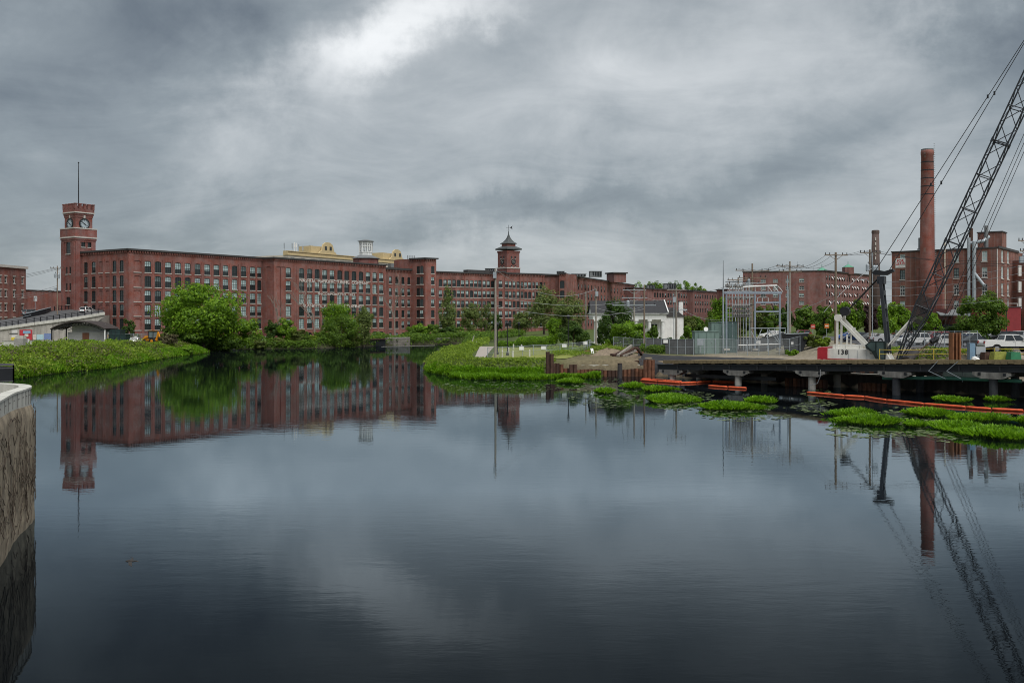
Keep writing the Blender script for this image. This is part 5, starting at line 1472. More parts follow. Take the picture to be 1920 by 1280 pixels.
for i, (px, d, w, h, lab) in enumerate([(1104, 158, 12, 9, 'little shrub in the mulch left of the timber pile'), (1122, 160, 10, 8, 'little shrub in the red mulch bed'), (1134, 162, 10, 7, 'little round shrub in the mulch near the house'), (1108, 166, 16, 10, 'shrub at the lawn edge by the pale pole')]): bush(lab, px, 655, d, w, h, L_DARK, 110 + i, name='shrub', cat='shrub', n=500, leaf=.12)
for i, (px, d, w, h, m, lab) in enumerate([(1092, 172, 26, 34, L_MID, 'middle-sized shrub between the dark bushy tree and the pale pole'), (1222, 165, 30, 44, L_MID, 'leafy tree just right of the brown pole before the house porch'), (1130, 182, 24, 40, L_DARK, 'dark tree at the left corner of the white house'), (1236, 158, 22, 26, L_OLIVE, 'olive shrub behind the screened fence'), (1290, 168, 34, 46, L_BRIGHT, 'bright tree at the right end of the white house')]): bush(lab, px, 650, d, w, h, m, 220 + i, name='garden_tree' if h > 38 else 'shrub', cat='tree' if h > 38 else 'shrub', leaf=.18)
# hedge on the park's edge: one clipped mass
def hedge(label, px0, px1, d0, d1, h, m, seed, dep=1.6, n=6000, leaf=.14, name='hedge'):
    a, b = np.array(XY(px0, d0)), np.array(XY(px1, d1)); rng = np.random.default_rng(seed); f = rng.uniform(0, 1, n); o = rng.uniform(-1, 1, n); L_ = b - a; nn = np.array([-L_[1], L_[0]]) / np.linalg.norm(L_)
    x = a[0] + L_[0] * f + nn[0] * o * dep / 2; y = a[1] + L_[1] * f + nn[1] * o * dep / 2; g = ground_h(x, y)
    z = g + rng.uniform(0, 1, n) ** .6 * h * (1 - .35 * np.abs(o) ** 3) * (.86 + .28 * vnoise(x, y, .7, seed))
    N = np.stack([nn[0] * o, nn[1] * o - .3, np.full(n, .7)], 1) + rng.normal(size=(n, 3)) * .5
    o_ = link(name, quads_mesh(name, leaf_quads(np.stack([x, y, z], 1), N, rng.uniform(.6, 1.3, n) * leaf, rng), m)); return props(o_, label, 'hedge')
hedge('long clipped green hedge behind the park lawn', 975, 1032, 186, 178, 1.9, L_BRIGHT, 5, 2.4, 7000)
hedge('low clump hedge along the footpath by the pale pole', 930, 972, 192, 190, 1.2, L_BRIGHT, 6, 1.6, 2600)
hedge('square green hedge in front of the substation fence', 1203, 1245, 151, 149, 1.3, L_MID, 8, 1.4, 3600, .12)
# hill trees behind the low wing
rngh = random.Random(4)
for i, (px, top, w, d) in enumerate([(1196, 527, 24, 600), (1222, 523, 30, 610), (1236, 528, 26, 615), (1262, 524, 34, 620), (1284, 526, 34, 625), (1306, 530, 30, 630), (1318, 536, 22, 635)]):
    s = d / FPX; q = XY(px, d); hh = (HOR - top) * s + EYE - 2
    names = ['leftmost hilltop tree behind the lower mill wing', 'second tall hilltop tree behind the lower mill wing', 'hilltop tree left of the dark rooftop unit', 'hilltop tree just behind the dark rooftop unit', 'broad crest tree right of the dark rooftop unit', 'sloping crest tree toward the far stair block', 'last low hilltop tree before the far stair block']
    tree('hilltop_tree', names[i], (q[0], q[1], 2), hh, w * s, L_MID if i % 2 else L_BRIGHT, 1500, 130 + i, leaf=.55, clumps=26, cz=.75, ch=hh * .24, group='trees on the hill')
# belt of trees behind the substation and car park
belt = [(1285, 205, 36, 56, L_OLIVE, 'olive tree right of the white house'), (1306, 212, 36, 50, L_MID, 'green tree behind the transformer cabinets'), (1330, 208, 30, 52, L_MID, 'tree left of the thin mast'), (1352, 214, 40, 74, L_BRIGHT, 'bright tree behind the left gantry post'), (1388, 210, 46, 52, L_OLIVE, 'brownish tree behind the gantry'), (1424, 212, 44, 60, L_OLIVE, 'rust-tinted tree inside the gantry bay'), (1448, 210, 30, 62, L_MID, 'green tree behind the right gantry post'),
    (1474, 214, 26, 62, L_DARK, 'dark conifer left of the grey double pole'), (1512, 212, 48, 58, L_MID, 'tree right of the grey double pole'), (1545, 206, 40, 60, L_MID, 'broad tree above the parked blue cars'), (1580, 196, 44, 74, L_BRIGHT, 'bright tree behind the tall brown pole'), (1606, 198, 34, 66, L_MID, 'tree between the brown pole and the white crane frame'), (1632, 200, 36, 66, L_PURP, 'purple-leaved tree behind the crane'), (1664, 182, 42, 74, L_BRIGHT, 'bright green tree behind the crane mast'), (1690, 190, 34, 66, L_BRIGHT, 'bright tree right of the crane mast'),
    (1722, 184, 44, 46, L_MID, 'leafy bush seen through the crane boom'), (1752, 180, 34, 50, L_BRIGHT, 'bush before the works building porch'), (1502, 150, 44, 34, L_DARK, 'dark thicket beside the black hopper'), (1526, 146, 34, 26, L_OLIVE, 'low scrub by the tall brown pole'), (1545, 142, 30, 18, L_WEED, 'weedy shrub at the foot of the tall brown pole'), (1486, 143, 24, 12, L_BRIGHT, 'bright weeds under the black hopper')]
for i, (px, d, w, h, m, lab) in enumerate(belt): bush(lab, px, 640, d, w, h, m, 150 + i, group='trees between substation and car park', name='yard_tree' if h > 40 else 'yard_bush', cat='tree' if h > 40 else 'bush', n=int(2100 + 34 * w))
bush('dense dark street tree in front of the works building', 1838, 640, 148, 92, 96, L_MID, 180, n=8500, name='street_tree', cat='tree', leaf=.2)
bush('round dark bush left of the street tree', 1792, 640, 152, 36, 40, L_DARK, 181, n=2600)
bush('dry ornamental grass mound by the works building\'s right corner', 1905, 640, 165, 34, 14, L_HEATH, 182, n=1400)

for i, (px, d, w, h, m, lab) in enumerate([(75, 172, 26, 18, L_BRIGHT, 'rounded bright bush in front of the painted ramp wall'), (128, 176, 30, 20, L_MID, 'dark green bush below the stage door'), (108, 168, 16, 16, L_PURP, 'small reddish-brown shrub on the left bank'), (165, 180, 34, 18, L_BRIGHT, 'light bush under the stage\'s right end'), (205, 186, 24, 16, L_BRIGHT, 'bright bush in front of the waste containers'), (42, 150, 26, 18, L_WEED, 'yellow-flowering bush by the foreground railing'), (240, 180, 34, 14, L_OLIVE, 'low olive shrub below the loader'), (318, 205, 34, 24, L_HEATH, 'dry brownish bush near the tip of the left bank'), (352, 205, 26, 16, L_BRIGHT, 'low bright bush at the tip of the left bank'), (150, 155, 40, 14, L_WEED, 'spreading herb clump half way down the left bank'), (95, 145, 30, 14, L_MID, 'dark herb clump near the left waterline'), (215, 165, 36, 14, L_BRIGHT, 'fresh herb clump near the middle of the left bank')]): bush(lab, px, 650, d, w, h, m, 200 + i, group='bushes on the left bank', leaf=.2)
# --- masses nobody could count
def scatter(name, label, cat, pts, hfun, m, seed, leaf=.22, per=7, blade=False, aspect=.5, kind='stuff'):
    rng = np.random.default_rng(seed); x, y = pts[:, 0], pts[:, 1]; n = len(x); g = np.maximum(ground_h(x, y), -.05); H = hfun(x, y)
    k = np.repeat(np.arange(n), per); nn = len(k)
    if blade:      # upright pointed blades
        a = rng.uniform(0, 6.283, nn); lean = rng.uniform(.1, .62, nn); L_ = H[k] * rng.uniform(.55, 1.15, nn)
        base = np.stack([x[k] + rng.normal(0, .13, nn), y[k] + rng.normal(0, .13, nn), g[k] - .05 + L_ * .12], 1)
        dr = np.stack([np.cos(a) * lean, np.sin(a) * lean, np.ones(nn)], 1); dr /= np.linalg.norm(dr, axis=1, keepdims=True)
        sd = np.stack([-np.sin(a), np.cos(a), np.zeros(nn)], 1); w = leaf * rng.uniform(.6, 1.2, nn)
        tip = base + dr * L_[:, None]; mid = base + dr * (L_ * .55)[:, None]
        bend = np.stack([np.cos(a) * lean * .35, np.sin(a) * lean * .35, -lean * .25], 1) * L_[:, None]
        V = np.stack([base, mid - sd * w[:, None], tip + bend, mid + sd * w[:, None]], 1)
    else:
        f = rng.uniform(0, 1, nn) ** .7; sp = H[k] * .5
        C = np.stack([x[k] + rng.normal(0, 1, nn) * sp * (1 - .5 * f), y[k] + rng.normal(0, 1, nn) * sp * (1 - .5 * f), g[k] + f * H[k]], 1)
        N = rng.normal(size=(nn, 3)) * .6 + np.array([0, -.35, .8]); V = leaf_quads(C, N, rng.uniform(.5, 1.3, nn) * leaf, rng, aspect)
    return props(link(name, quads_mesh(name, V, m)), label, cat, None, kind)

def sample(n, box, cond, seed):
    rng = np.random.default_rng(seed); out = []; tot = 0
    while tot < n:
        q = np.stack([rng.uniform(box[0], box[1], n * 2), rng.uniform(box[2], box[3], n * 2)], 1); q = q[cond(q[:, 0], q[:, 1])]; out.append(q); tot += len(q)
    return np.concatenate(out)[:n]
bank_c = lambda x, y: (river_sd(x, y) > -.3) & (river_sd(x, y) < 15)
hN = lambda lo, hi, s, seed: (lambda x, y: lo + (hi - lo) * vnoise(x, y, s, seed) * (.55 + .9 * vnoise(x, y, s * 3.1, seed + 1)))
q = sample(15000, (-92, -60, 84, 226), bank_c, 1)
scatter('bank_weeds', 'dense green weeds covering the left bank', 'weeds', q, (lambda x, y: hN(.25, 1.9, .30, 3)(x, y) * (1 - .7 * sstep(178, 205, y))), L_WEED, 2, leaf=.22, per=6)
q = sample(1500, (-92, -60, 90, 226), lambda x, y: bank_c(x, y) & (vnoise(x, y, .11, 9) > .55), 3)
scatter('dry_weeds', 'dry brownish weeds among the left bank greenery', 'weeds', q, (lambda x, y: hN(.7, 1.8, .2, 4)(x, y) * (1 - .7 * sstep(178, 205, y))), L_HEATH, 4, leaf=.20, per=7)
q = sample(5000, (-76, -60, 100, 226), lambda x, y: (river_sd(x, y) > -.4) & (river_sd(x, y) < 2.2), 5)
scatter('bank_grass', 'bright grass fringe at the left bank waterline', 'grass', q, hN(.5, 1.2, .3, 6), L_REED, 6, leaf=.07, per=6, blade=True)
q = sample(5200, (-80, 30, 226, 350), lambda x, y: (river_sd(x, y) > -.3) & (river_sd(x, y) < 7) & (x + (y - 272) * .45 < 14) & (x < -14 + (y - 240) * .5), 15)
scatter('far_bank_weeds', 'scrubby weeds along the far mill bank', 'weeds', q, hN(.4, 2.2, .2, 23), L_MID, 16, leaf=.3, per=7)
q = sample(2600, (-92, -60, 90, 222), lambda x, y: bank_c(x, y) & (vnoise(x, y, .16, 41) > .5), 17)
scatter('bank_tall_grass', 'tall yellowish grass blades standing among the left bank weeds', 'grass', q, (lambda x, y: hN(.7, 1.7, .25, 42)(x, y) * (1 - .6 * sstep(178, 205, y))), L_WEED, 18, leaf=.06, per=6, blade=True)
q = sample(1500, (6, 24, 133, 170), lambda x, y: (vnoise(x, y, .22, 51) > .42) & ((y > 139) | (x < 9)) & (x < 8 + (y - 133) * .55), 19)
scatter('slope_grass', 'patchy grass on the slope between lawn and timber heap', 'grass', q, hN(.25, .8, .3, 52), L_WEED, 20, leaf=.13, per=7)
# park tongue: tall water plants at the edge, looser grasses inland
tongue = lambda x, y: (river_sd(x, y) > np.where(x < -8, -.2, -4.2)) & (river_sd(x, y) < 1.0) & (y < 150) & ((x < 4) | (river_sd(x, y) < -2.6)) & (x < 11.5) & (x > -15.5)
q = sample(5200, (-17, 12.6, 118, 165), lambda x, y: tongue(x, y) & (vnoise(x, y, .35, 12) + .05 * (river_sd(x, y) + 6) > .42), 7)
scatter('water_plants', 'bright green broad-leaved water plants along the park tongue', 'water plants', q, hN(.55, .95, .5, 8), L_REED, 8, leaf=.11, per=6, blade=True)
q = sample(5200, (-16, 6, 129, 215), lambda x, y: (river_sd(x, y) > .2) & (river_sd(x, y) < 8) & ((x < -6.6 + np.clip((142 - y) * .25, 0, 2)) | (y < 134.5)) , 9)
scatter('tongue_grass', 'loose pale green grasses and herbs on the park tongue', 'grass', q, (lambda x, y: hN(.4, 1.3, .22, 9)(x, y) * (1 - .62 * sstep(-9, -5, x))), L_WEED, 10, leaf=.14, per=8)
q = sample(1500, (-14, -2, 195, 290), lambda x, y: (river_sd(x, y) > -.3) & (river_sd(x, y) < 6), 11)
scatter('far_shore_grass', 'grass along the far end of the footpath', 'grass', q, hN(.4, 1.2, .2, 13), L_WEED, 12, leaf=.25, per=7)
q = sample(1500, (43, 60, 105, 145), lambda x, y: (behind_trestle(x, y) > 13.5) & (behind_trestle(x, y) < 21) & (vnoise(x, y, .13, 20) > .52), 13)
scatter('yard_weeds', 'scattered weeds on the gravel slope behind the crane', 'weeds', q, hN(.2, .7, .3, 15), L_WEED, 14, leaf=.14, per=5)

# --- clumps of pickerel weed standing in the water
def water_clump(label, px0, px1, y_top, y_base, seed):
    d0 = 14400.0 / (y_base - HOR); a, b = XY(px0, d0)[0], XY(px1, d0)[0]; h = .75; zt = EYE + (HOR - y_top) / FPX * 1.0
    # depth of the mat: the far edge is where its top meets the sight line
    d1 = (EYE - h * .8) * FPX / (y_top - HOR); dep = max(1.2, min(d1 - d0, 9.0)); cx, cy = (a + b) / 2 * (d0 + dep / 2) / d0, d0 + dep / 2; rx, ry = (b - a) / 2, dep / 2
    rng = np.random.default_rng(seed); area = math.pi * rx * ry; n = int(min(2400, 30 * area + 60)); t_ = rng.uniform(0, 6.283, n); r = np.sqrt(rng.uniform(0, 1, n)) * (1 + .12 * np.sin(3 * t_ + seed) + .07 * np.sin(7 * t_ + 2 * seed))
    x, y = cx + rx * r * np.cos(t_), cy + ry * r * np.sin(t_); k = np.repeat(np.arange(n), 3); nn = len(k); a_ = rng.uniform(0, 6.283, nn); out = np.clip(r[k], 0, 1) ** 3; lean = rng.uniform(.08, .5, nn) + .35 * out
    ta = np.arctan2((y[k] - cy) / ry ** 2, (x[k] - cx) / rx ** 2); a_ = np.where(rng.uniform(0, 1, nn) < out, ta + rng.normal(0, .5, nn), a_)
    L_ = h * rng.uniform(.65, 1.12, nn) * (1 - .3 * out) * (.8 + .4 * vnoise(x, y, .6, seed)[k]); dr = np.stack([np.cos(a_) * lean, np.sin(a_) * lean, np.ones(nn)], 1); dr /= np.linalg.norm(dr, axis=1, keepdims=True)
    base = np.stack([x[k] + rng.normal(0, .08, nn), y[k] + rng.normal(0, .08, nn), np.full(nn, -.02)], 1); sd = np.stack([-np.sin(a_), np.cos(a_), np.zeros(nn)], 1); w = rng.uniform(.055, .12, nn)[:, None]
    stem = base + dr * (L_ * .35)[:, None]; mid = base + dr * (L_ * .66)[:, None]; bend = np.stack([np.cos(a_), np.sin(a_), -.5 * np.ones(nn)], 1) * (L_ * lean * .28)[:, None]; tip = base + dr * L_[:, None] + bend
    V1 = np.stack([stem, mid - sd * w, tip, mid + sd * w], 1); V0 = np.stack([base - sd * .012, base + sd * .012, stem + sd * .012, stem - sd * .012], 1)
    t = thing('water_plant_clump', label, 'water plant', (cx, cy, 0), 0.0, 'clumps of water plants'); off = np.array([cx, cy, 0.0])
    link('leaves', quads_mesh('leaves', V1 - off, L_REED), t); link('stems', quads_mesh('stems', V0 - off, L_DARK), t)
for i, c in enumerate([(1048, 1094, 707, 720, 'small water plant clump near the end of the park plant mass'), (1118, 1150, 724, 739, 'small round water plant clump alone among lily pads'), (1166, 1206, 716, 729, 'water plant clump left of the first orange boom'), (1206, 1269, 722, 735, 'low water plant clump behind the first orange boom\'s shadow'), (1213, 1306, 735, 758, 'wide domed water plant clump below the first trestle pier'), (1315, 1428, 749, 771, 'long water plant clump left of the sky reflection\'s edge'),
    (1402, 1454, 741, 757, 'short water plant clump behind the long one under the second pier'), (1552, 1640, 764, 784, 'water plant clump behind the wide one left of the single tuft'), (1572, 1686, 774, 799, 'wide front water plant clump left of the single tuft'), (1703, 1780, 761, 784, 'water plant clump touching the long orange boom'), (1699, 1731, 782, 803, 'single small tuft of water plants between the wide clumps'), (1749, 1832, 783, 812, 'pale spreading water plant clump right of the single tuft'), (1787, 1892, 771, 792, 'water plant clump against the long orange boom near the right edge'),
    (1805, 1950, 792, 828, 'largest water plant clump at the right edge of the picture'), (1909, 1945, 780, 797, 'water plant clump cut by the right edge just behind the largest'), (1758, 1815, 738, 756, 'shaded water plant clump under the trestle'), (1850, 1890, 744, 754, 'thin shaded water plants beside the last trestle pile')]): water_clump(c[4], c[0], c[1], c[2], c[3], 300 + i)

def lily_pads():
    rng = np.random.default_rng(77); P_ = []
    for (px0, px1, y0, y1, n) in ((830, 1060, 708, 738, 420), (1060, 1215, 708, 766, 620), (1215, 1345, 730, 770, 420), (1300, 1500, 757, 790, 420), (1480, 1580, 752, 780, 330), (1540, 1760, 795, 822, 420), (1630, 1760, 762, 800, 300), (1740, 1830, 805, 830, 120), (1500, 1560, 728, 745, 80)):
        u, v = rng.uniform(-1, 1, n), rng.uniform(-1, 1, n); k = (u * u + v * v) < 1.0; u, v = u[k], v[k]
        px = (px0 + px1) / 2 + u * (px1 - px0) / 2; py = (y0 + y1) / 2 + v * (y1 - y0) / 2; d = 14400.0 / (py - HOR); x = (px - 960) / FPX * d
        g = vnoise(x, d, .45, 31) > .36; P_.append(np.stack([x[g], d[g]], 1))
    c = np.concatenate(P_); c = c[river_sd(c[:, 0], c[:, 1]) < -.3]; n = len(c); r = rng.uniform(.10, .21, n); k = 9; a = np.linspace(.25, 6.03, k)[None, :] + rng.uniform(0, 6.28, n)[:, None]
    tilt = rng.normal(0, .05, (n, 2)); V = np.zeros((n, k + 1, 3)); V[:, :k, 0] = c[:, 0:1] + np.cos(a) * r[:, None]; V[:, :k, 1] = c[:, 1:2] + np.sin(a) * r[:, None]; V[:, k, 0], V[:, k, 1] = c[:, 0], c[:, 1]
    V[:, :k, 2] = .022 + (np.cos(a) * tilt[:, :1] + np.sin(a) * tilt[:, 1:]) * r[:, None]; V[:, k, 2] = .018
    props(link('lily_pads', quads_mesh('lily_pads', V, leaf_mat('leaf_lily', (.05, .075, .022), (.14, .18, .07), (.26, .28, .15), .1))), 'pale green lily pads floating among the water plants', 'lily pads', None, 'stuff')
lily_pads()
# ------------------------------------------------------------------ right bank: works building, far block, white house
def works_building():
    zr = 23.2; a, b = XY(1672, 224.0), XY(1872, 209.0); fc = Facade(a, b, 2.0, zr)
    ur = Vector((0.62, 0.785)).normalized(); ur = (ur.x, ur.y)
    fr0 = Facade(b, line_pt(b, ur, 40), 2.0, zr); Lr = fr0.t_at(1909); c = line_pt(b, ur, Lr); fr = Facade(b, c, 2.0, zr)
    t = thing('works_building', 'four-storey brick works building with a tall chimney and metal ducts', 'building', (a[0], a[1], 2.0))
    zs = [EYE + (HOR - y) / FPX * 215 for y in (491.5, 521.5, 552.5, 582)]
    for i, z in enumerate(zs):
        for px in (1692, 1793, 1846): fc.add(fc.t_at(px), 1.15, z, 2.25, arch=False, var=(1, 4, 2, 3)[i] if px != 1846 else (1, 3, 2, 2)[i], paint=FRAME if (px, i) in ((1692, 1), (1793, 1)) else FRAMEW)
        for px in (1879.5, 1890.3): fr.add(fr.t_at(px), 2.2, z - .2, 2.7, arch=False, var=(1, 1, 3, 2)[i], cols=3, rows=3)
    mb = MB(); fc.wall(mb); fr.wall(mb); c1 = line_pt(c, ur, 0, -16); a1 = line_pt(a, ur, 22); block([c, line_pt(c, ur, 6), a1, a], 2.0, zr, (3,), mb); mb.build('wall', B_RIGHT, t)
    fc.windows(t, RNG, 2, 3, paint=FRAMEW); fr.windows(t, RNG, 3, 3, paint=FRAMEW)
    rf = MB(); rf.face([(p[0], p[1], zr + .05) for p in (c, line_pt(c, ur, 6), a1, a, b)]); cornice(rf, a, b, zr, .16, .3, False); cornice(rf, b, c, zr, .2, .5, False); rf.build('roof', [ROOF, B_RIGHT], t)
    # penthouse
    q = line_pt(b, ur, 6.5, -1.8); mb = MB(); mb.box((q[0] + .2, q[1] + 2.2, zr + 1.9), (4.8, 5, 3.9), fr.ang); ph = mb.build('penthouse', B_RIGHT, t)
    mb = MB(); mb.box((q[0] + .2, q[1] + 2.2, zr + 3.95), (5.1, 5.3, .25), fr.ang); mb.build('penthouse_coping', ROOF, ph)
    # bricked chimney breast, drain pipe, ducts
    mb = MB(); p = fc.pt(fc.t_at(1748), 0, 1.0); mb.box((p.x, p.y, (zr - 4) / 2 + 1), (5.6, 2.0, zr - 6), fc.ang); mb.build('chimney_breast', B_CHIM, t)
    for px, r, z1 in ((1818, .36, zr + 2.4), (1828, .42, zr + 1.5)):
        p = fc.pt(fc.t_at(px), 0, .6); mb = MB(); mb.tube([(p.x, p.y, 4), (p.x, p.y, z1)], r, 10); d_ = mb.build('duct', STEELG, t)
        mb = MB()
        for k in range(8): mb.tube([(p.x, p.y, 5 + k * 2.3), (p.x, p.y, 5.08 + k * 2.3)], r + .05, 10)
        mb.build('duct_collars', STEELG, d_)
    p0, p1 = fc.pt(fc.t_at(1829), zs[2] + 4.6, .6), fc.pt(fc.t_at(1846), zs[2] + 2.0, .6); mb = MB(); mb.tube([p0, p1], .34, 10); mb.tube([p1, fc.pt(fc.t_at(1846), zs[2] + 2.0, -.2)], .34, 10); mb.build('duct_branch', STEELG, t)
    p0, p1 = fc.pt(fc.t_at(1818), zr + 1.2, .2), fc.pt(fc.t_at(1843), zr + 1.6, -.5); mb = MB(); mb.tube([p0, p1, p1 + Vector((1.4, .5, 1.0))], .4, 10); mb.build('roof_duct', STEELG, t)
    for px, h in ((1817.5, 4.6), (1846.5, 5.0)): p = fc.pt(fc.t_at(px), 0, -1.2); mb = MB(); mb.tube([(p.x, p.y, zr), (p.x, p.y, zr + h)], .42, 10); mb.build('roof_stack', RUSTD if px < 1830 else ROOFG, t)
    p = fc.pt(fc.t_at(1772), 0, .2); mb = MB(); mb.tube([(p.x, p.y, 5.5), (p.x, p.y, zr + 1.8)], .16, 8); mb.build('drain_pipe', mat('pipe_cream', (.55, .50, .40), .7), t)
    p = fc.pt(fc.t_at(1870), 0, .12); mb = MB(); mb.tube([(p.x, p.y, 5.5), (p.x, p.y, zr - .3)], .08, 6); mb.build('drain_pipe', WHITE, t)
    p = fc.pt(fc.t_at(1724), 0, -3); mb = MB(); mb.box((p.x, p.y, zr + 2.0), (1.8, 1.8, 2.5)); mb.box((p.x, p.y, zr + .6), (2.2, 2.0, .3)); mb.build('roof_tank', ROOFG, t)
    for sx in (-.7, .7): mb = MB(); mb.box((p.x + sx, p.y - .6, zr + .3), (.12, .12, .7)); mb.build('tank_leg', STEELD, t)
    # sign
    p = fc.pt(fc.t_at(1688.5), 0, .06); zc = EYE + (HOR - 493) / FPX * 222; mb = MB(); mb.box((p.x, p.y, zc), (2.25, .08, 2.15), fc.ang); sg = mb.build('sign', WHITE, t)
    red = mat('sign_red', (.50, .03, .035), .6)
    for k, (txt, sz) in enumerate((("FOR", .82), ("LEASE", .82), ("AVAILABLE", .34))):
        cu = bpy.data.curves.new('lettering', 'FONT'); cu.body = txt; cu.size = sz; cu.align_x = 'CENTER'; cu.extrude = .01; cu.offset = .02
        if k == 2: cu.body = "- - - - - -"
        ob = bpy.data.objects.new('lettering', cu); me = bpy.data.meshes.new_from_object(ob); bpy.data.objects.remove(ob)
        for v in me.vertices: v.co = Vector((v.co.x, -v.co.z - .055, v.co.y))
        me.materials.clear(); me.materials.append(red); link('lettering', me, sg, Vector((p.x, p.y, zc + (.25, -.42, -.85)[k])) - ORIGIN[t.name], fc.ang)
    # porch roof, red annex
    p = fc.pt(fc.t_at(1778), 0, 2.6); t2 = thing('loading_porch', 'brown loading porch with grey metal awning on the works building', 'porch', (p.x, p.y, 4)); z1 = EYE + (HOR - 580) / FPX * 214
    mb = MB(); mb.box((p.x - 1.3, p.y + .8, z1 - 1.1), (5.6, 4.6, 2.4), fc.ang); mb.build('brown_box', mat('porch_brown', (.10, .035, .035), .7), t2)
    p = fc.pt(fc.t_at(1789), 0, 3.8); mb = MB(); mb.extrude([(0, 0), (0, .14), (-3.0, -1.1), (-3.0, -1.3)], (p.x - 2.6, p.y + 1.6, z1 - .1), (0, 1, 0), (0, 0, 1), (5.8, -.4, 0)); mb.build('awning', ROOFG, t2)
    mb = MB(); 
    for sx in (-2.3, 2.3): mb.box((p.x + sx, p.y - 1, 5.2), (.25, .25, 2.8))
    mb.box((p.x, p.y + .8, 5.0), (5.0, .3, 3.0)); mb.build('entrance', BLACK, t2)
    RED = mat('annex_red', (.22, .025, .03), .6, var=.12)
    p = XY(1876, 196); t3 = thing('red_annex', 'low dark red flat-roofed annex behind the parked cars', 'annex', (p[0], p[1], 4)); z1 = EYE + (HOR - 577) / FPX * 196
    mb = MB(); mb.box((p[0] + .5, p[1] + 3, (4 + z1) / 2), (7.6, 6, z1 - 3.6), -.1); mb.build('wall', RED, t3); mb = MB(); mb.box((p[0] + .5, p[1] + 3, z1 + .2), (7.9, 6.3, .16), -.1); mb.build('roof', ROOF, t3)
    mb = MB(); mb.box((p[0] - 1.6, p[1] - .6, z1 - 2.2), (3.8, 1.2, .3), -.1); mb.build('canopy', BLACK, t3)
    for sx in (-3, 0, 3): mb = MB(); mb.box((p[0] + sx + .5, p[1] + .2, z1 + .6), (.08, .08, .7)); mb.build('rail_post', WHITE, t3)
    mb = MB(); mb.bar((p[0] - 2.5, p[1] + .2, z1 + .9), (p[0] + 3.5, p[1] + .2, z1 + .9), .07); mb.build('rail', WHITE, t3)
    p = XY(1918, 218); t4 = thing('works_wing', 'lower brick wing with tall white windows at the right edge', 'building', (p[0], p[1], 2)); mb = MB(); mb.box((p[0] + 3.2, p[1] + 2, 10.5), (7, 6, 21), .5); mb.build('wall', B_RIGHT, t4)
    for k in range(4): mb = MB(); mb.box((p[0] - .9, p[1] + .6 - .9, 7.5 + k * 3.7), (.9, .3, 2.4), .5); mb.build('window', WHITE if k else G_DARK, t4)
    mb = MB(); mb.box((p[0] + 1.2, p[1] - 3.4, 9.4), (3.6, 2.6, 4.0), .5); mb.build('metal_box', STEELG, t4)
    # chimneys
    d = 214.0; x = (1746 - 960) / FPX * d; zt = EYE + (HOR - 279) / FPX * d
    t5 = thing('chimney', 'tall tapering red brick chimney in front of the works building', 'chimney', (x, d + 2, 2)); mb = MB(); mb.lathe((x, d + 2, 0), [(1.66, 2), (1.58, 20), (1.45, 34), (1.30, zt - 1.2), (1.38, zt - 1.1), (1.40, zt - .4), (1.30, zt)], 20); mb.build('shaft', B_CHIM, t5, smooth=True)
    mb = MB()
    for k in range(13): zz = 21 + k * (zt - 22) / 13; r = 1.62 - .30 * (zz - 10) / (zt - 10); mb.lathe((x, d + 2, zz), [(r + .03, 0), (r + .03, .2)], 20)
    mb.build('iron_hoops', STEELD, t5); mb = MB(); mb.lathe((x, d + 2, zt - .05), [(1.32, 0), (1.32, .3), (1.1, .3)], 20); mb.build('cap', ROOFG, t5)
    mb = MB(); xs = x + 1.48
    for k in range(70): zz = 18 + k * .42; r = 1.6 - .30 * (zz - 10) / (zt - 10); mb.box((x + r * .96 + .1, d + 1.4, zz), (.26, .3, .06))
    mb.build('ladder_rungs', STEELG, t5)
    d = 440.0; x = (1641.5 - 960) / FPX * d; zt = EYE + (HOR - 432) / FPX * d; t6 = thing('chimney', 'slim dark brick chimney in the distance beside the pole transformers', 'chimney', (x, d, 2)); mb = MB(); mb.lathe((x, d, 0), [(2.3, 2), (2.05, 26), (1.55, zt)], 14); mb.build('shaft', B_DARK, t6, smooth=True)
    mb = MB(); mb.lathe((x, d, zt - 1.4), [(1.72, 0), (1.72, 1.2), (1.4, 1.5)], 14); mb.build('cap', B_DARK, t6); mb = MB()
    for k in range(5): mb.box((x - .6, d - 1.75, zt - 4 - k * 2.2), (.5, .1, 1.3))
    mb.build('painted_letters', STONE, t6)
works_building()

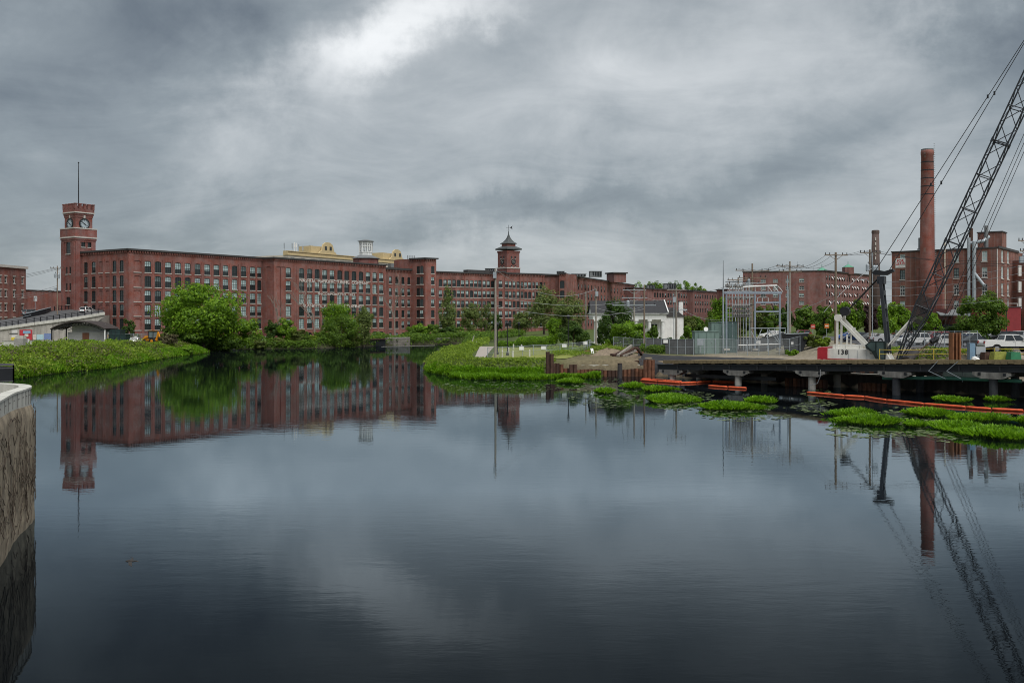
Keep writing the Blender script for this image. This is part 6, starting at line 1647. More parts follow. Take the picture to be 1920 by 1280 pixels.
def far_block():
    zr = 30.0; a, b = XY(1393, 466.0), XY(1546, 454.0); c = XY(1642, 516.0); fc = Facade(a, b, 2, zr); fr = Facade(b, c, 2, zr)
    t = thing('brick_building', 'distant six-storey brick block with tilted white window sashes', 'building', (a[0], a[1], 2)); zs = [zr - 5.2 - k * 3.55 for k in range(6)]
    for z in zs:
        for px in (1431, 1454, 1478, 1503): fc.add(fc.t_at(px), 2.3, z, 1.7, arch=False, var=RNG.choice((3, 4, 4, 2)))
    for z in [zr - 4.2 - k * 3.9 for k in range(6)]:
        for i in range(19): fr.add(fr.t_at(1550.5 + 4.75 * i), 1.5, z, 2.3, arch=False, var=RNG.choice((2, 2, 3, 0)))
    mb = MB(); fc.wall(mb); fr.wall(mb); c1 = (c[0] - 36, c[1] + 6); block([c, c1, a], 2, zr, (2,), mb); mb.build('wall', B_FAR, t)
    fc.windows(t, RNG, 2, 2, paint=FRAMEW); fr.windows(t, RNG, 2, 2, sill=False)
    # sashes tilted open
    sash = MB(); sash.face([(-.62, .1, 1.9), (.62, .1, 1.9), (.62, -.75, .7), (-.62, -.75, .7)]); sm = sash.mesh('open_sash', WHITE)
    for k in fr.wins:
        if RNG.random() < .55: link('open_sash', sm, t, fr.pt(k['t'], k['z']) - ORIGIN[t.name], fr.ang)
    rf = MB(); rf.face([(p[0], p[1], zr + .05) for p in (c, c1, a, b)]); cornice(rf, a, b, zr, .3, .4, False); cornice(rf, b, c, zr, .5, .6, False); rf.build('roof', [ROOF, B_FAR], t)
    GRN = mat('copper_green', (.10, .30, .20), .6)
    for px, y, lab in ((1541, 508, 'small square turret with green cap at the block\'s corner'), (1590, 502, 'small square turret with green cap on the receding roof')):
        d = 470 if px < 1560 else 482; q = XY(px, d); z1 = EYE + (HOR - y) / FPX * d; t2 = thing('roof_turret', lab, 'turret', (q[0], q[1], zr)); mb = MB(); mb.box((q[0], q[1], (zr + z1) / 2), (4.4, 4.4, z1 - zr + .6)); mb.build('drum', B_FAR, t2)
        mb = MB(); mb.box((q[0], q[1], z1 + .9), (4.6, 4.6, 1.4), top=(.15, .15)); mb.tube([(q[0], q[1], z1 + 1), (q[0], q[1], z1 + 3.2)], .14, 6); mb.build('cap', GRN, t2)
    for px, h in ((1467, 4.5), (1495, 5.5), (1525, 3)): q = XY(px, 470); mb = MB(); mb.tube([(q[0], q[1], zr), (q[0], q[1], zr + h)], .08, 5); mb.build('antenna', STEELG, t)
far_block()

def white_house():
    d = 187.0; g = 2.75; z = lambda py: EYE + (HOR - py) / FPX * d
    x0, x1 = XY(1113, d)[0], XY(1248, d)[0]; dep = 9.0; ze, zrd = z(588.5), z(563)
    t = thing('columned_house', 'white columned house with a black gabled roof', 'house', ((x0 + x1) / 2, d, g)); w = x1 - x0
    mb = MB(); mb.box(((x0 + x1) / 2, d + dep / 2 + .8, (g + ze) / 2), (w - 1.6, dep - 1.6, ze - g)); mb.build('wall', WHITE, t)
    # entablature and gable
    mb = MB(); mb.box(((x0 + x1) / 2, d + dep / 2, ze - .55), (w + .3, dep + .3, 1.1)); mb.box(((x0 + x1) / 2, d + dep / 2, ze + .08), (w + .9, dep + .9, .2)); mb.build('entablature', WHITE, t)
    mb = MB(); mb.face([(x1 + .2, d - .2, ze + .18), (x1 + .2, d + dep + .2, ze + .18), (x1 + .2, d + dep / 2, zrd - .15)]); mb.face([(x0 - .2, d + dep + .2, ze + .18), (x0 - .2, d - .2, ze + .18), (x0 - .2, d + dep / 2, zrd - .15)]); mb.build('gable', WHITE, t)
    mb = MB()
    for s, y in ((-1, d - .5), (1, d + dep + .5)):
        q = [(x0 - .5, y, ze + .2), (x1 + .5, y, ze + .2), (x1 + .5, d + dep / 2, zrd), (x0 - .5, d + dep / 2, zrd)]; mb.face(q if s < 0 else q[::-1]); mb.face([(p[0], p[1], p[2] - .2) for p in (q[::-1] if s < 0 else q)])
    mb.build('roof', mat('slate', (.030, .030, .033), .7, var=.25, scale=2), t)
    mb = MB()
    for y0, y1 in ((d - .5, d + dep / 2), (d + dep + .5, d + dep / 2)): mb.bar((x1 + .45, y0, ze + .25), (x1 + .45, y1, zrd + .02), .2, .4)
    mb.build('bargeboard', WHITE, t)
    def colm(x, y):
        mb = MB(); mb.box((x, y, g + .2), (.95, .95, .4)); mb.lathe((x, y, g + .4), [(.38, 0), (.36, 2), (.30, ze - g - 1.9)], 12); mb.box((x, y, ze - 1.25), (.85, .85, .3)); mb.build('column', WHITE, t)
    for k in range(6): colm(x0 + .5 + (w - 1.0) * k / 5, d + .2)
    for k in (1, 2, 3): colm(x1 - .4, d + .2 + dep * k / 3.2)
    mb = MB(); mb.box(((x0 + x1) / 2, d + dep / 2, g + .05), (w + .8, dep + .8, .5)); mb.build('porch_floor', CONCL, t)
    for k in range(5):
        x = x0 + 2.0 + (w - 4) * k / 4; mb = MB(); mb.box((x, d + 1.55, g + 2.7), (1.2, .12, 2.4)); wn = mb.build('window', G_DARK, t)
        mb = MB(); mb.box((x, d + 1.47, g + 2.7), (.08, .1, 2.4)); mb.box((x, d + 1.47, g + 2.7), (1.2, .1, .08)); mb.box((x, d + 1.5, g + 1.45), (1.4, .2, .12)); mb.build('window_frame', WHITE, wn)
    for k in range(3): y = d + 2.4 + k * 2.2; mb = MB(); mb.box((x1 - .78, y, g + 2.6), (.14, .9, 2.2)); mb.build('window', G_DARK, t)
    # lower wing at the back right
    xa = XY(1279, d + 8)[0]; mb = MB(); mb.box((xa - 2.2, d + 9.5, (g + z(594)) / 2), (4.6, 5, z(594) - g)); mb.build('wing', WHITE, t); mb = MB(); mb.extrude([(-2.7, 0), (2.7, 0), (0, 1.9)], (xa - 2.2, d + 6.8, z(594)), (1, 0, 0), (0, 0, 1), (0, 5.5, 0)); mb.build('wing_roof', ROOF, t)
    mb = MB(); mb.box((xa - .1, d + 9, z(585)), (.8, .8, 4.2)); mb.build('wing_chimney', WHITE, t)
white_house()

# ------------------------------------------------------------------ poles, wires, lamps
def pole(label, px, d, y_top, r=.16, m=None, arms=(), extras=(), name='utility_pole', steel=False, z0=None):
    x, y = XY(px, d); g = gz(x, y) if z0 is None else z0; zt = EYE + (HOR - y_top) / FPX * d; t = thing(name, label, 'utility pole', (x, y, g)); m = m or WOOD
    mb = MB(); mb.tube([(x, y, g - .3), (x, y, zt)], [r, r * .72], 10); mb.build('shaft', m, t)
    for (dz, w, ang, am) in arms:
        mb = MB(); c, s = math.cos(ang), math.sin(ang); mb.bar((x - c * w / 2, y - s * w / 2 - .18, zt - dz), (x + c * w / 2, y + s * w / 2 - .18, zt - dz), .11, .14); mb.bar((x - c * w * .3, y - .18, zt - dz), (x, y, zt - dz - .7), .05); mb.bar((x + c * w * .3, y - .18, zt - dz), (x, y, zt - dz - .7), .05)
        a = mb.build('crossarm', am or m, t)
        for k in (-1, -.6, .6, 1):
            mb = MB(); p = (x + c * w * .47 * k, y + s * w * .47 * k - .18, zt - dz + .07); mb.lathe(p, [(.05, 0), (.085, .1), (.05, .17), (.085, .24), (.03, .34)], 8); mb.build('insulator', STEELD, a)
    for kind, dz, dx in extras:
        if kind == 'can':
            mb = MB(); mb.lathe((x + dx, y - .25, zt - dz - .6), [(.2, 0), (.28, .08), (.28, 1.0), (.18, 1.15)], 12); cn = mb.build('transformer_can', STEELG, t); mb = MB(); mb.lathe((x + dx + .1, y - .25, zt - dz + .55), [(.05, 0), (.08, .1), (.04, .35)], 6); mb.build('bushing', STEELD, cn)
        if kind == 'box': mb = MB(); mb.box((x + dx, y - .25, zt - dz), (.5, .4, .9)); mb.build('switch_box', STEELG, t)
        if kind == 'lamp':
            mb = MB(); mb.tube([(x, y, zt - dz), (x + dx * .5, y - .3, zt - dz + .55), (x + dx, y - .5, zt - dz + .5)], .045, 6); mb.build('lamp_arm', STEELG, t); mb = MB(); mb.box((x + dx * 1.18, y - .5, zt - dz + .5), (abs(dx) * .45, .3, .14), 0, top=(.7, .8)); mb.build('lamp_head', STEELG, t)
        if kind == 'conduit': mb = MB(); mb.tube([(x + dx, y - .22, g), (x + dx, y - .22, zt - dz)], .07, 6); mb.build('conduit', STEELG, t)
    return Vector((x, y, zt))
PT = {}
PT['left'] = pole('wooden utility pole with a transformer left of the clock tower', 107.5, 243, 498.5, .17, WOOD, ((.6, 3.2, .1, None),), (('can', 2.4, -.45), ('can', 2.6, .45), ('box', 6.0, -.3)), z0=5.5)
PT['park'] = pole('pale utility pole at the tip of the park footpath', 929, 140, 503, .19, WOODG, (), (('box', 1.0, -.1),))
PT['p3'] = pole('slim pale pole behind the park trees', 1098.5, 196, 546, .15, WOODG)
PT['p4'] = pole('pale wooden pole between lawn and white house', 1117.5, 172, 541.5, .17, WOODG, (), (('box', .9, .12),))
PT['p5'] = pole('grey pole carrying switchgear racks above the round trees', 1189, 168, 541, .18, WOODG, ((.25, 4.0, 0, STEELG), (1.6, 4.4, 0, STEELG), (2.9, 7.6, 0, STEELG)), (('can', 2.6, -1.1),))
PT['p6'] = pole('brown wooden pole in front of the round trees', 1208, 160, 534, .17, WOOD)
PT['p7'] = pole('grey double pole with street lamp beside the white house', 1268, 166, 540, .2, WOODG, ((.3, 3.4, .1, None),), (('lamp', 4.3, 1.3), ('box', 2.0, -.4), ('conduit', 1.4, -.45)))
PT['p9'] = pole('wooden pole rising behind the substation gantry', 1410.5, 176, 494, .2, WOOD, ((1.3, 6.5, .15, None), (2.6, 5.0, -.1, None), (3.6, 4.0, .2, STEELG)), (('can', 3.4, -.7),))
PT['p9b'] = pole('shorter dark pole with stacked crossarms left of the gantry top', 1384, 182, 520, .16, WOOD, ((.5, 4.2, .1, None), (1.9, 4.6, .1, None)))
PT['p10'] = pole('tall grey double pole right of the gantry', 1481, 172, 490, .22, WOODG, ((.9, 5.2, .15, WOOD), (1.8, 4.4, .15, WOOD)), (('conduit', 2.5, -.5), ('conduit', 5.0, -.3)))
PT['p11'] = pole('tall brown pole with a single crossarm left of the crane', 1567, 146, 473, .22, WOOD, ((.45, 3.6, .1, None),))
PT['p12'] = pole('pole with transformers and a white conduit behind the white crane frame', 1631, 150, 468, .19, WOOD, ((.5, 3.4, .1, None),), (('can', 2.8, -.45), ('can', 3.0, .55), ('can', 3.0, .95), ('conduit', .5, .32), ('lamp', 5.2, -1.2)))
PT['right'] = pole('utility pole with crossarms at the right edge', 1925, 138, 440, .2, WOOD, ((.9, 3.2, .3, None), (2.4, 2.6, .3, None)), (('box', 3.6, -.9), ('can', 3.4, -.5)))
def mast(label, px, d, y_top):
    x, y = XY(px, d); g = gz(x, y); zt = EYE + (HOR - y_top) / FPX * d; t = thing('mast', label, 'mast', (x, y, g)); mb = MB(); mb.tube([(x, y, g), (x, y, EYE + (HOR - 540) / FPX * d)], .12, 8); mb.build('lower_tube', STEELG, t); mb = MB(); mb.tube([(x, y, EYE + (HOR - 541) / FPX * d), (x, y, zt)], [.07, .03], 6); mb.build('rod', STEELD, t)
mast('thin lightning mast left of the substation gantry', 1356, 152, 488)

WIRES = []
def wire(a, b, sag, label, m=None, r=.022, group='overhead wires'):
    a, b = Vector(a), Vector(b); pts = []
    for i in range(15): f = i / 14; p = a.lerp(b, f); p.z -= sag * 4 * f * (1 - f); pts.append(p)
    mb = MB(); mb.tube(pts, r, 4, 0, False); o = mb.build('overhead_wire', m or WIRE); props(o, label, 'wire', group)
ORD = ['leftmost', 'middle', 'rightmost', 'fourth', 'fifth']; ORV = ['topmost', 'second', 'third', 'fourth', 'lowest']
for k, (dx, dz) in enumerate(((-1.4, -.3), (-.4, -.3), (1.2, -.3))):
    wire(PT['p11'] + Vector((dx, 0, dz)), PT['p12'] + Vector((dx, 0, -.2)), .35, ORD[k] + ' overhead wire between the tall brown pole and the transformer pole')
    wire(PT['p10'] + Vector((dx * 1.4, 0, -.6)), PT['p11'] + Vector((dx, 0, dz)), 1.3, ORD[k] + ' overhead wire from the grey double pole to the tall brown pole', r=.026)
    wire(PT['p9'] + Vector((dx * 1.8, 0, -1.0)), PT['p10'] + Vector((dx * 1.4, 0, -.6)), .6, ORD[k] + ' overhead wire between the gantry pole and the grey double pole', r=.026)
    wire(PT['p12'] + Vector((dx, 0, -.2)), P(1990, 486 + 7 * k, 120), .8, ORD[k] + ' overhead wire from the transformer pole past the works building')
for k, (y0, y1, m) in enumerate(((506, 478, WIREG), (518, 492, WIREG), (541, 528, WIRE), (548, 541, WIREG), (533, 505, WIREG))): wire(P(1631, y0 + 22, 150), P(2000, y1, 122), 1.0, ORV[(0, 2, 3, 4, 1)[k]] + ' sagging cable crossing in front of the works building', m, .02)
wire(PT['park'] + Vector((0, 0, -.2)), PT['p4'], 2.4, 'wire sagging from the pale park pole toward the white house', WIREG, .03)
wire(PT['park'] + Vector((0, 0, -4.0)), PT['p5'] + Vector((0, 0, -2)), 1.2, 'lower wire from the pale park pole to the switchgear pole', WIREG, .03)
wire(PT['park'] + Vector((0, 0, -5.4)), PT['p6'] + Vector((0, 0, -4)), 1.4, 'lowest wire from the pale park pole across the park', WIREG, .03)
wire(PT['p4'] + Vector((0, 0, -3.4)), PT['p7'] + Vector((0, 0, -4)), .9, 'low wire in front of the white house roof', WIREG, .025)
wire(PT['p5'] + Vector((2, 0, -1.5)), PT['p7'] + Vector((0, 0, -1)), .8, 'wire from the switchgear pole to the grey double pole by the house', WIREG, .025)
wire(PT['p7'] + Vector((0, 0, -.3)), PT['p9b'] + Vector((0, 0, -.5)), 1.2, 'wire from the grey pole by the house to the stacked crossarms', WIRE, .025)
wire(PT['p7'] + Vector((0, 0, -3)), P(1356, 600, 154), .8, 'low wire from the grey pole by the house to the thin mast', WIREG, .025)
for k in range(3): wire(PT['left'] + Vector((-.8 + .8 * k, 0, -.6)), P(-60, 520 + 6 * k, 300), 1.0, ('topmost', 'middle', 'lowest')[k] + ' wire running left from the pole by the clock tower', WIRE, .03)
for k in range(3): wire(PT['left'] + Vector((0, 0, -5.0 - .5 * k)), P(-60, 552 + 5 * k, 300), 1.5, ('topmost', 'middle', 'lowest')[k] + ' cable running left below the pole transformer by the clock tower', WIREG, .04)
wire(P(1545, 585, 146), P(1640, 500, 150), -.6, 'drooping service cable beside the tall brown pole', WIREG, .035); wire(P(1440, 590, 160), P(1580, 543, 146), .9, 'service cable left of the tall brown pole', WIREG, .035)

def park_lamp(label, px, d, y_top):
    x, y = XY(px, d); g = gz(x, y); zt = EYE + (HOR - y_top) / FPX * d; t = thing('street_lamp', label, 'street lamp', (x, y, g), 0.0, 'black park lamps')
    mb = MB(); mb.lathe((x, y, g), [(.22, 0), (.22, .35), (.13, .6), (.08, .9), (.07, zt - g - .8)], 10); mb.build('post', BLACK, t); mb = MB(); mb.lathe((x, y, zt - .8), [(.08, 0), (.2, .1), (.24, .45), (.34, .5), (.12, .72), (.03, .8)], 10); mb.build('lantern', BLACK, t)
park_lamp('black park lamp right of the pale pole on the lawn edge', 951.5, 148, 602); park_lamp('black park lamp hidden against the pale pole', 932.5, 152, 604); park_lamp('black park lamp in front of the small olive tree', 973, 190, 603); park_lamp('tall black park lamp before the dark bushy tree', 1065.5, 155, 589)
x = XY(1887, 150); mb = MB()
park_lamp('black lamp post beside the red annex', 1887, 160, 575)

# ------------------------------------------------------------------ fences and substation
MESHM = screen_mat('wire_mesh', (.25, .27, .28), .22)
SCREEN = mat('privacy_screen', (.085, .088, .092), .8, var=.25, scale=1.5, streak=.15)
def fence(label, pts, h, n, panel, name='chain_link_fence', signs=(), top_ext=0.0, pm_=None):
    pts = [Vector((*XY(px, d), 0)) for px, d in pts]; g0 = gz(pts[0].x, pts[0].y); t = thing(name, label, 'fence', (pts[0].x, pts[0].y, g0)); tot = 0
    post = MB(); post.tube([(0, 0, -.2), (0, 0, h + .06)], .045, 6)
    if top_ext: post.tube([(0, 0, h), (-.25, -.2, h + top_ext)], .03, 5)
    pm = post.mesh('post', STEELG)
    for a, b in zip(pts, pts[1:]):
        k = max(1, round(n * (b - a).length / sum((q - p).length for p, q in zip(pts, pts[1:]))))
        for i in range(k):
            p, q = a.lerp(b, i / k), a.lerp(b, (i + 1) / k); zp, zq = gz(p.x, p.y), gz(q.x, q.y)
            link('post', pm, t, (p.x - pts[0].x, p.y - pts[0].y, zp - g0))
            mb = MB(); mb.bar((p.x, p.y, zp + h), (q.x, q.y, zq + h), .045); mb.build('rail', STEELG, t); mb = MB(); mb.bar((p.x, p.y, zp + h * .5), (q.x, q.y, zq + h * .5), .035); mb.build('rail', STEELG, t)
            mb = MB(); mb.face([(p.x, p.y + .03, zp + .04), (q.x, q.y + .03, zq + .04), (q.x, q.y + .03, zq + h), (p.x, p.y + .03, zp + h)]); mb.build('panel', panel, t)
    e = pts[-1]; link('post', pm, t, (e.x - pts[0].x, e.y - pts[0].y, gz(e.x, e.y) - g0))
    for px, d, py in signs:
        p = P(px, py, d); mb = MB(); mb.box(p, (.7, .04, .5)); mb.build('notice', WHITE, t)
fence('tall screened chain-link fence left of the transformer cabinets', [(1211, 150), (1300, 149)], 2.35, 6, SCREEN, signs=((1248, 149.5, 640),), top_ext=.35)
fence('long screened chain-link fence behind the gantry', [(1378, 160), (1470, 160)], 2.3, 6, SCREEN, signs=((1422, 159.5, 641),))
fence('open chain-link fence in front of the transformer cabinets', [(1300, 145), (1362, 145), (1500, 146)], 2.4, 10, MESHM)
fence('low chain-link fence on the lawn with white notices', [(914, 141), (960, 143), (1000, 143), (1050, 145), (1095, 148), (1108, 156)], 1.55, 12, MESHM, signs=((978, 142.8, 653), (1019, 143.5, 652), (1097, 148, 643), (1058, 145, 648)))
fence('chain-link fence between the round trees and the substation', [(1150, 158), (1206, 156)], 2.0, 3, MESHM)
fence('chain-link fence in front of the parked cars behind the crane', [(1680, 131), (1790, 124), (1833, 121)], 2.2, 9, MESHM)
def bollards():
    for i, (px, d) in enumerate(((942, 156), (954, 153), (963, 172), (942, 142), (962, 140), (993, 141), (978, 168))):
        lab = ['grey stone bollard nearest the footpath bend', 'grey stone bollard beside the black park lamp', 'grey stone bollard far along the path edge', 'grey stone post at the tip of the lawn', 'stubby grey post on the lawn\'s water side', 'stubby grey post near the dirt bank', 'grey stone bollard before the hedge'][i]
        x, y = XY(px, d); g = gz(x, y); t = thing('bollard', lab, 'bollard', (x, y, g), 0.0, 'stone bollards in the park'); mb = MB(); mb.box((x, y, g + .45), (.24, .24, 1.0), top=(.85, .85)); mb.build('post', CONCL, t); mb = MB(); mb.box((x, y, g + 1.0), (.26, .26, .12), top=(.4, .4)); mb.build('cap', CONCL, t)
bollards()

def substation():
    d = 152.0; g = 2.85; z = lambda py, dd=d: EYE + (HOR - py) / FPX * dd; X = lambda px, dd=d: XY(px, dd)[0]
    BL = mat('gantry_steel', (.27, .315, .37), .5, .3, var=.14, scale=2)
    t = thing('substation_gantry', 'pale blue-grey steel substation gantry with three posts', 'gantry', (X(1362), d, g))
    for px in (1362, 1415.5, 1462):
        mb = MB(); mb.tube([(X(px), d, g - .2), (X(px), d, z(552))], .15, 10); mb.build('post', BL, t); mb = MB(); mb.box((X(px), d, g + .1), (.9, .9, .3)); mb.build('footing', CONC, t)
    mb = MB(); mb.bar((X(1358), d, z(549)), (X(1466), d, z(549)), .3, .34); mb.build('top_beam', BL, t)
    mb = MB(); mb.bar((X(1358), d + .5, z(547)), (X(1466), d + .5, z(547)), .16, .2); mb.build('top_beam', STEELG, t)
    for y in (567, 584): mb = MB(); mb.bar((X(1417), d, z(y)), (X(1462), d, z(y)), .2, .24); mb.build('cross_beam', BL, t)
    for y in (603,): mb = MB(); mb.bar((X(1362), d, z(y)), (X(1462), d, z(y)), .06); mb.build('tie_rod', STEELD, t)
    for px in range(1368, 1462, 12):
        mb = MB(); mb.lathe((X(px), d, z(547)), [(.06, 0), (.11, .1), (.06, .2), (.11, .3), (.06, .4), (.11, .5), (.04, .65)], 8); mb.build('insulator', mat('porcelain', (.30, .29, .28), .3), t)
    for px in (1446, 1452): mb = MB(); mb.bar((X(px), d, z(568)), (X(px + (6 if px < 1450 else -2)), d, z(583)), .1); mb.build('brace', STEELD, t)
    mb = MB(); mb.tube([(X(1395), d + .6, z(538)), (X(1416), d + .6, z(536.5)), (X(1459), d + .6, z(535))], .12, 8); mb.build('bus_bar', WHITE, t)
    for px in (1440, 1452, 1460): mb = MB(); mb.tube([(X(px), d + .6, z(535.5)), (X(px + 5), d + .5, z(541)), (X(px + 9), d + .4, z(547))], .05, 6); mb.build('jumper', WHITE, t)
    for px in (1421, 1430, 1441): mb = MB(); mb.tube([(X(px), d + .2, z(567)), (X(px), d + .2, z(558)), (X(px - 4), d + .2, z(557)), (X(px - 22 if px < 1425 else px - 8), d + .2, z(558))], .06, 6); mb.build('conduit_hoop', mat('pvc_grey', (.52, .54, .54), .5), t)
    # bank of stacked capacitor cans / switches
    t2 = thing('insulator_rack', 'dense rack of stacked grey insulators left inside the gantry', 'insulator rack', (X(1390), d + 4, g)); dd = d + 4
    mb = MB()
    for px in (1373, 1384, 1394, 1405): mb.bar((X(px, dd), dd, g), (X(px, dd), dd, z(532, dd)), .12)
    for y in (534, 545, 556, 569, 577, 586, 594): mb.bar((X(1363, dd), dd, z(y, dd)), (X(1410, dd), dd, z(y, dd)), .07)
    mb.build('frame', STEELG, t2); ins = MB(); ins.lathe((0, 0, 0), [(.08, 0), (.17, .06), (.08, .12), (.17, .18), (.08, .24), (.17, .3), (.08, .36), (.17, .42), (.06, .5)], 8); im = ins.mesh('insulator', mat('porcelain', (.30, .29, .28), .3))
    for y in (577, 585.5, 594):
        for k in range(8):
            for dy in (0, .7): link('insulator', im, t2, Vector((X(1375.5 + 4.1 * k, dd), dd + dy - .35, z(y, dd))) - ORIGIN[t2.name])
    for k in range(9): link('insulator', im, t2, Vector((X(1364 + 5 * k, dd), dd, z(536 + (k % 3) * 5, dd))) - ORIGIN[t2.name])
    t9 = thing('switch_rack', 'rack of knife switches on thin posts behind the gantry\'s left bay', 'switch rack', (X(1398), d + 8, g)); dd = d + 8
    for k, px in enumerate((1368, 1379, 1388, 1399, 1408)):
        mb = MB(); mb.bar((X(px, dd), dd, g), (X(px, dd), dd, z(527 + 5 * (k % 3), dd)), .14); mb.build('post', STEELG if k % 2 else WOODG, t9)
    for y in (529, 538, 548, 561, 573): mb = MB(); mb.bar((X(1360, dd), dd - .1, z(y, dd)), (X(1414, dd), dd - .1, z(y - 2, dd)), .12, .1); mb.build('rail', STEELD, t9)
    for k in range(22): link('insulator', im, t9, Vector((X(1361 + (k % 11) * 5, dd), dd - .1, z((538, 561)[k // 11], dd))) - ORIGIN[t9.name])
    # low equipment stand
    t3 = thing('equipment_stand', 'white braced steel stand at the foot of the gantry', 'stand', (X(1440), d - 1.5, g)); dd = d - 1.5
    mb = MB(); mb.bar((X(1407, dd), dd, z(615, dd)), (X(1473, dd), dd, z(615, dd)), .14); mb.build('beam', STEELG, t3)
    for a, b in (((1407, 617), (1418, 640)), ((1428, 617), (1418, 640)), ((1441, 617), (1460, 642)), ((1452, 617), (1461, 640)), ((1473, 617), (1473, 655)), ((1439, 617), (1439, 658)), ((1408, 617), (1408, 655))): mb = MB(); mb.bar((X(a[0], dd), dd, z(a[1], dd)), (X(b[0], dd), dd, z(b[1], dd)), .1); mb.build('brace', STEELG, t3)
    t4 = thing('white_pipe', 'long white pipe lying level across the substation', 'pipe', (X(1414), d - 3, g)); mb = MB(); mb.tube([(X(1376), d - 3, z(646)), (X(1453), d - 3, z(644))], .09, 8); mb.build('pipe', WHITE, t4)
    for px in (1390, 1430): mb = MB(); mb.box((X(px), d - 3, (g + z(645)) / 2 - .05), (.12, .12, z(645) - g)); mb.build('support', STEELG, t4)
    for px, lab in ((1427.5, 'short white standpipe left of its twin in the substation gravel'), (1449.5, 'short white standpipe under the gantry\'s right bay')):
        t5 = thing('standpipe', lab, 'standpipe', (X(px), d - 4, g)); mb = MB(); mb.tube([(X(px), d - 4, g - .1), (X(px), d - 4, z(651))], .1, 8); mb.build('pipe', WHITE, t5); mb = MB(); mb.lathe((X(px), d - 4, z(651)), [(.13, 0), (.13, .08), (.05, .12)], 8); mb.build('cap', STEELG, t5)
    # transformer cabinets
    TG = mat('cabinet_green', (.155, .225, .20), .55, var=.12, scale=2, streak=.12); TG2 = mat('cabinet_green_dark', (.095, .15, .145), .55, var=.12, scale=2, streak=.12)
    def cab(label, px0, px1, y0, dd, m, dep, ribs):
        x0, x1 = X(px0, dd), X(px1, dd); zt = z(y0, dd); gg = gz((x0 + x1) / 2, dd); tt = thing('transformer_cabinet', label, 'cabinet', ((x0 + x1) / 2, dd, gg)); c = (x0 + x1) / 2; mb = MB(); mb.box((c, dd + dep / 2, (gg + zt) / 2), (x1 - x0, dep, zt - gg)); mb.build('case', m, tt)
        mb = MB(); mb.box((c, dd + dep / 2, zt + .05), (x1 - x0 + .15, dep + .15, .1)); mb.build('lid', m, tt)
        for k in range(ribs): mb = MB(); mb.box((x0 + (x1 - x0) * (k + .5) / ribs, dd - .04, (gg + zt) / 2), (.06, .08, (zt - gg) * .9)); mb.build('rib', m, tt)
        mb = MB(); mb.box((c + (x1 - x0) * .2, dd - .06, gg + (zt - gg) * .55), (.08, .08, .25)); mb.build('handle', STEELG, tt); return tt
    cab('pale green wide transformer cabinet behind the fence', 1303, 1348, 622, 149, TG, 2.5, 3); cab('taller green transformer cabinet stepping up behind', 1334, 1360, 605, 153, TG, 2.5, 2); cab('dark green tallest transformer cabinet left of the gantry post', 1352, 1382, 604, 156, TG2, 3, 5)
    p = P(1313, 641, 147.5); t6 = thing('meter_box', 'small grey meter box on a post in front of the pale green cabinet', 'meter box', (p.x, p.y, g)); mb = MB(); mb.box(p, (.95, .3, 1.0)); mb.build('box', STEELG, t6); mb = MB(); mb.tube([(p.x, p.y, g - .2), (p.x, p.y, p.z)], .06, 6); mb.build('post', STEELG, t6)
    p = P(1323.5, 617, 149.5); t7 = thing('dish_antenna', 'small white dish on top of the pale green cabinet', 'dish', (p.x, p.y, p.z - .5)); mb = MB(); mb.extrude([(.35 * math.cos(k * .524), .35 * math.sin(k * .524)) for k in range(12)], (p.x, p.y, p.z), (1, 0, 0), (0, .2, 1), (0, -.12, 0)); mb.build('dish', WHITE, t7); mb = MB(); mb.tube([(p.x, p.y, p.z - .5), (p.x, p.y, p.z)], .04, 6); mb.build('stem', STEELG, t7)
    # black hopper
    dd = 146; x0, x1 = X(1473, dd), X(1518, dd); t8 = thing('black_hopper', 'black tapering hopper with a white notice beside the gantry', 'hopper', ((x0 + x1) / 2, dd, g)); zt, zb = z(624.5, dd), z(663, dd)
    mb = MB(); mb.extrude([(0, zt - zb - .1), (0.5, .1), (1.6, 0), (2.6, .2), (3.2, 1.9), (3.5, zt - zb)], (x0, dd, zb), (1, 0, 0), (0, 0, 1), (0, 2.2, 0)); mb.build('body', mat('hopper_black', (.012, .014, .018), .5, var=.3), t8)
    mb = MB(); mb.bar((x0, dd - .06, zt - .12), (x0 + 3.55, dd - .06, zt + .02), .12, .12); mb.build('rim', STEELG, t8); mb = MB(); mb.box((x0 + 1.0, dd - .02, zb + 1.6), (.36, .06, .4)); mb.build('notice', WHITE, t8)
substation()
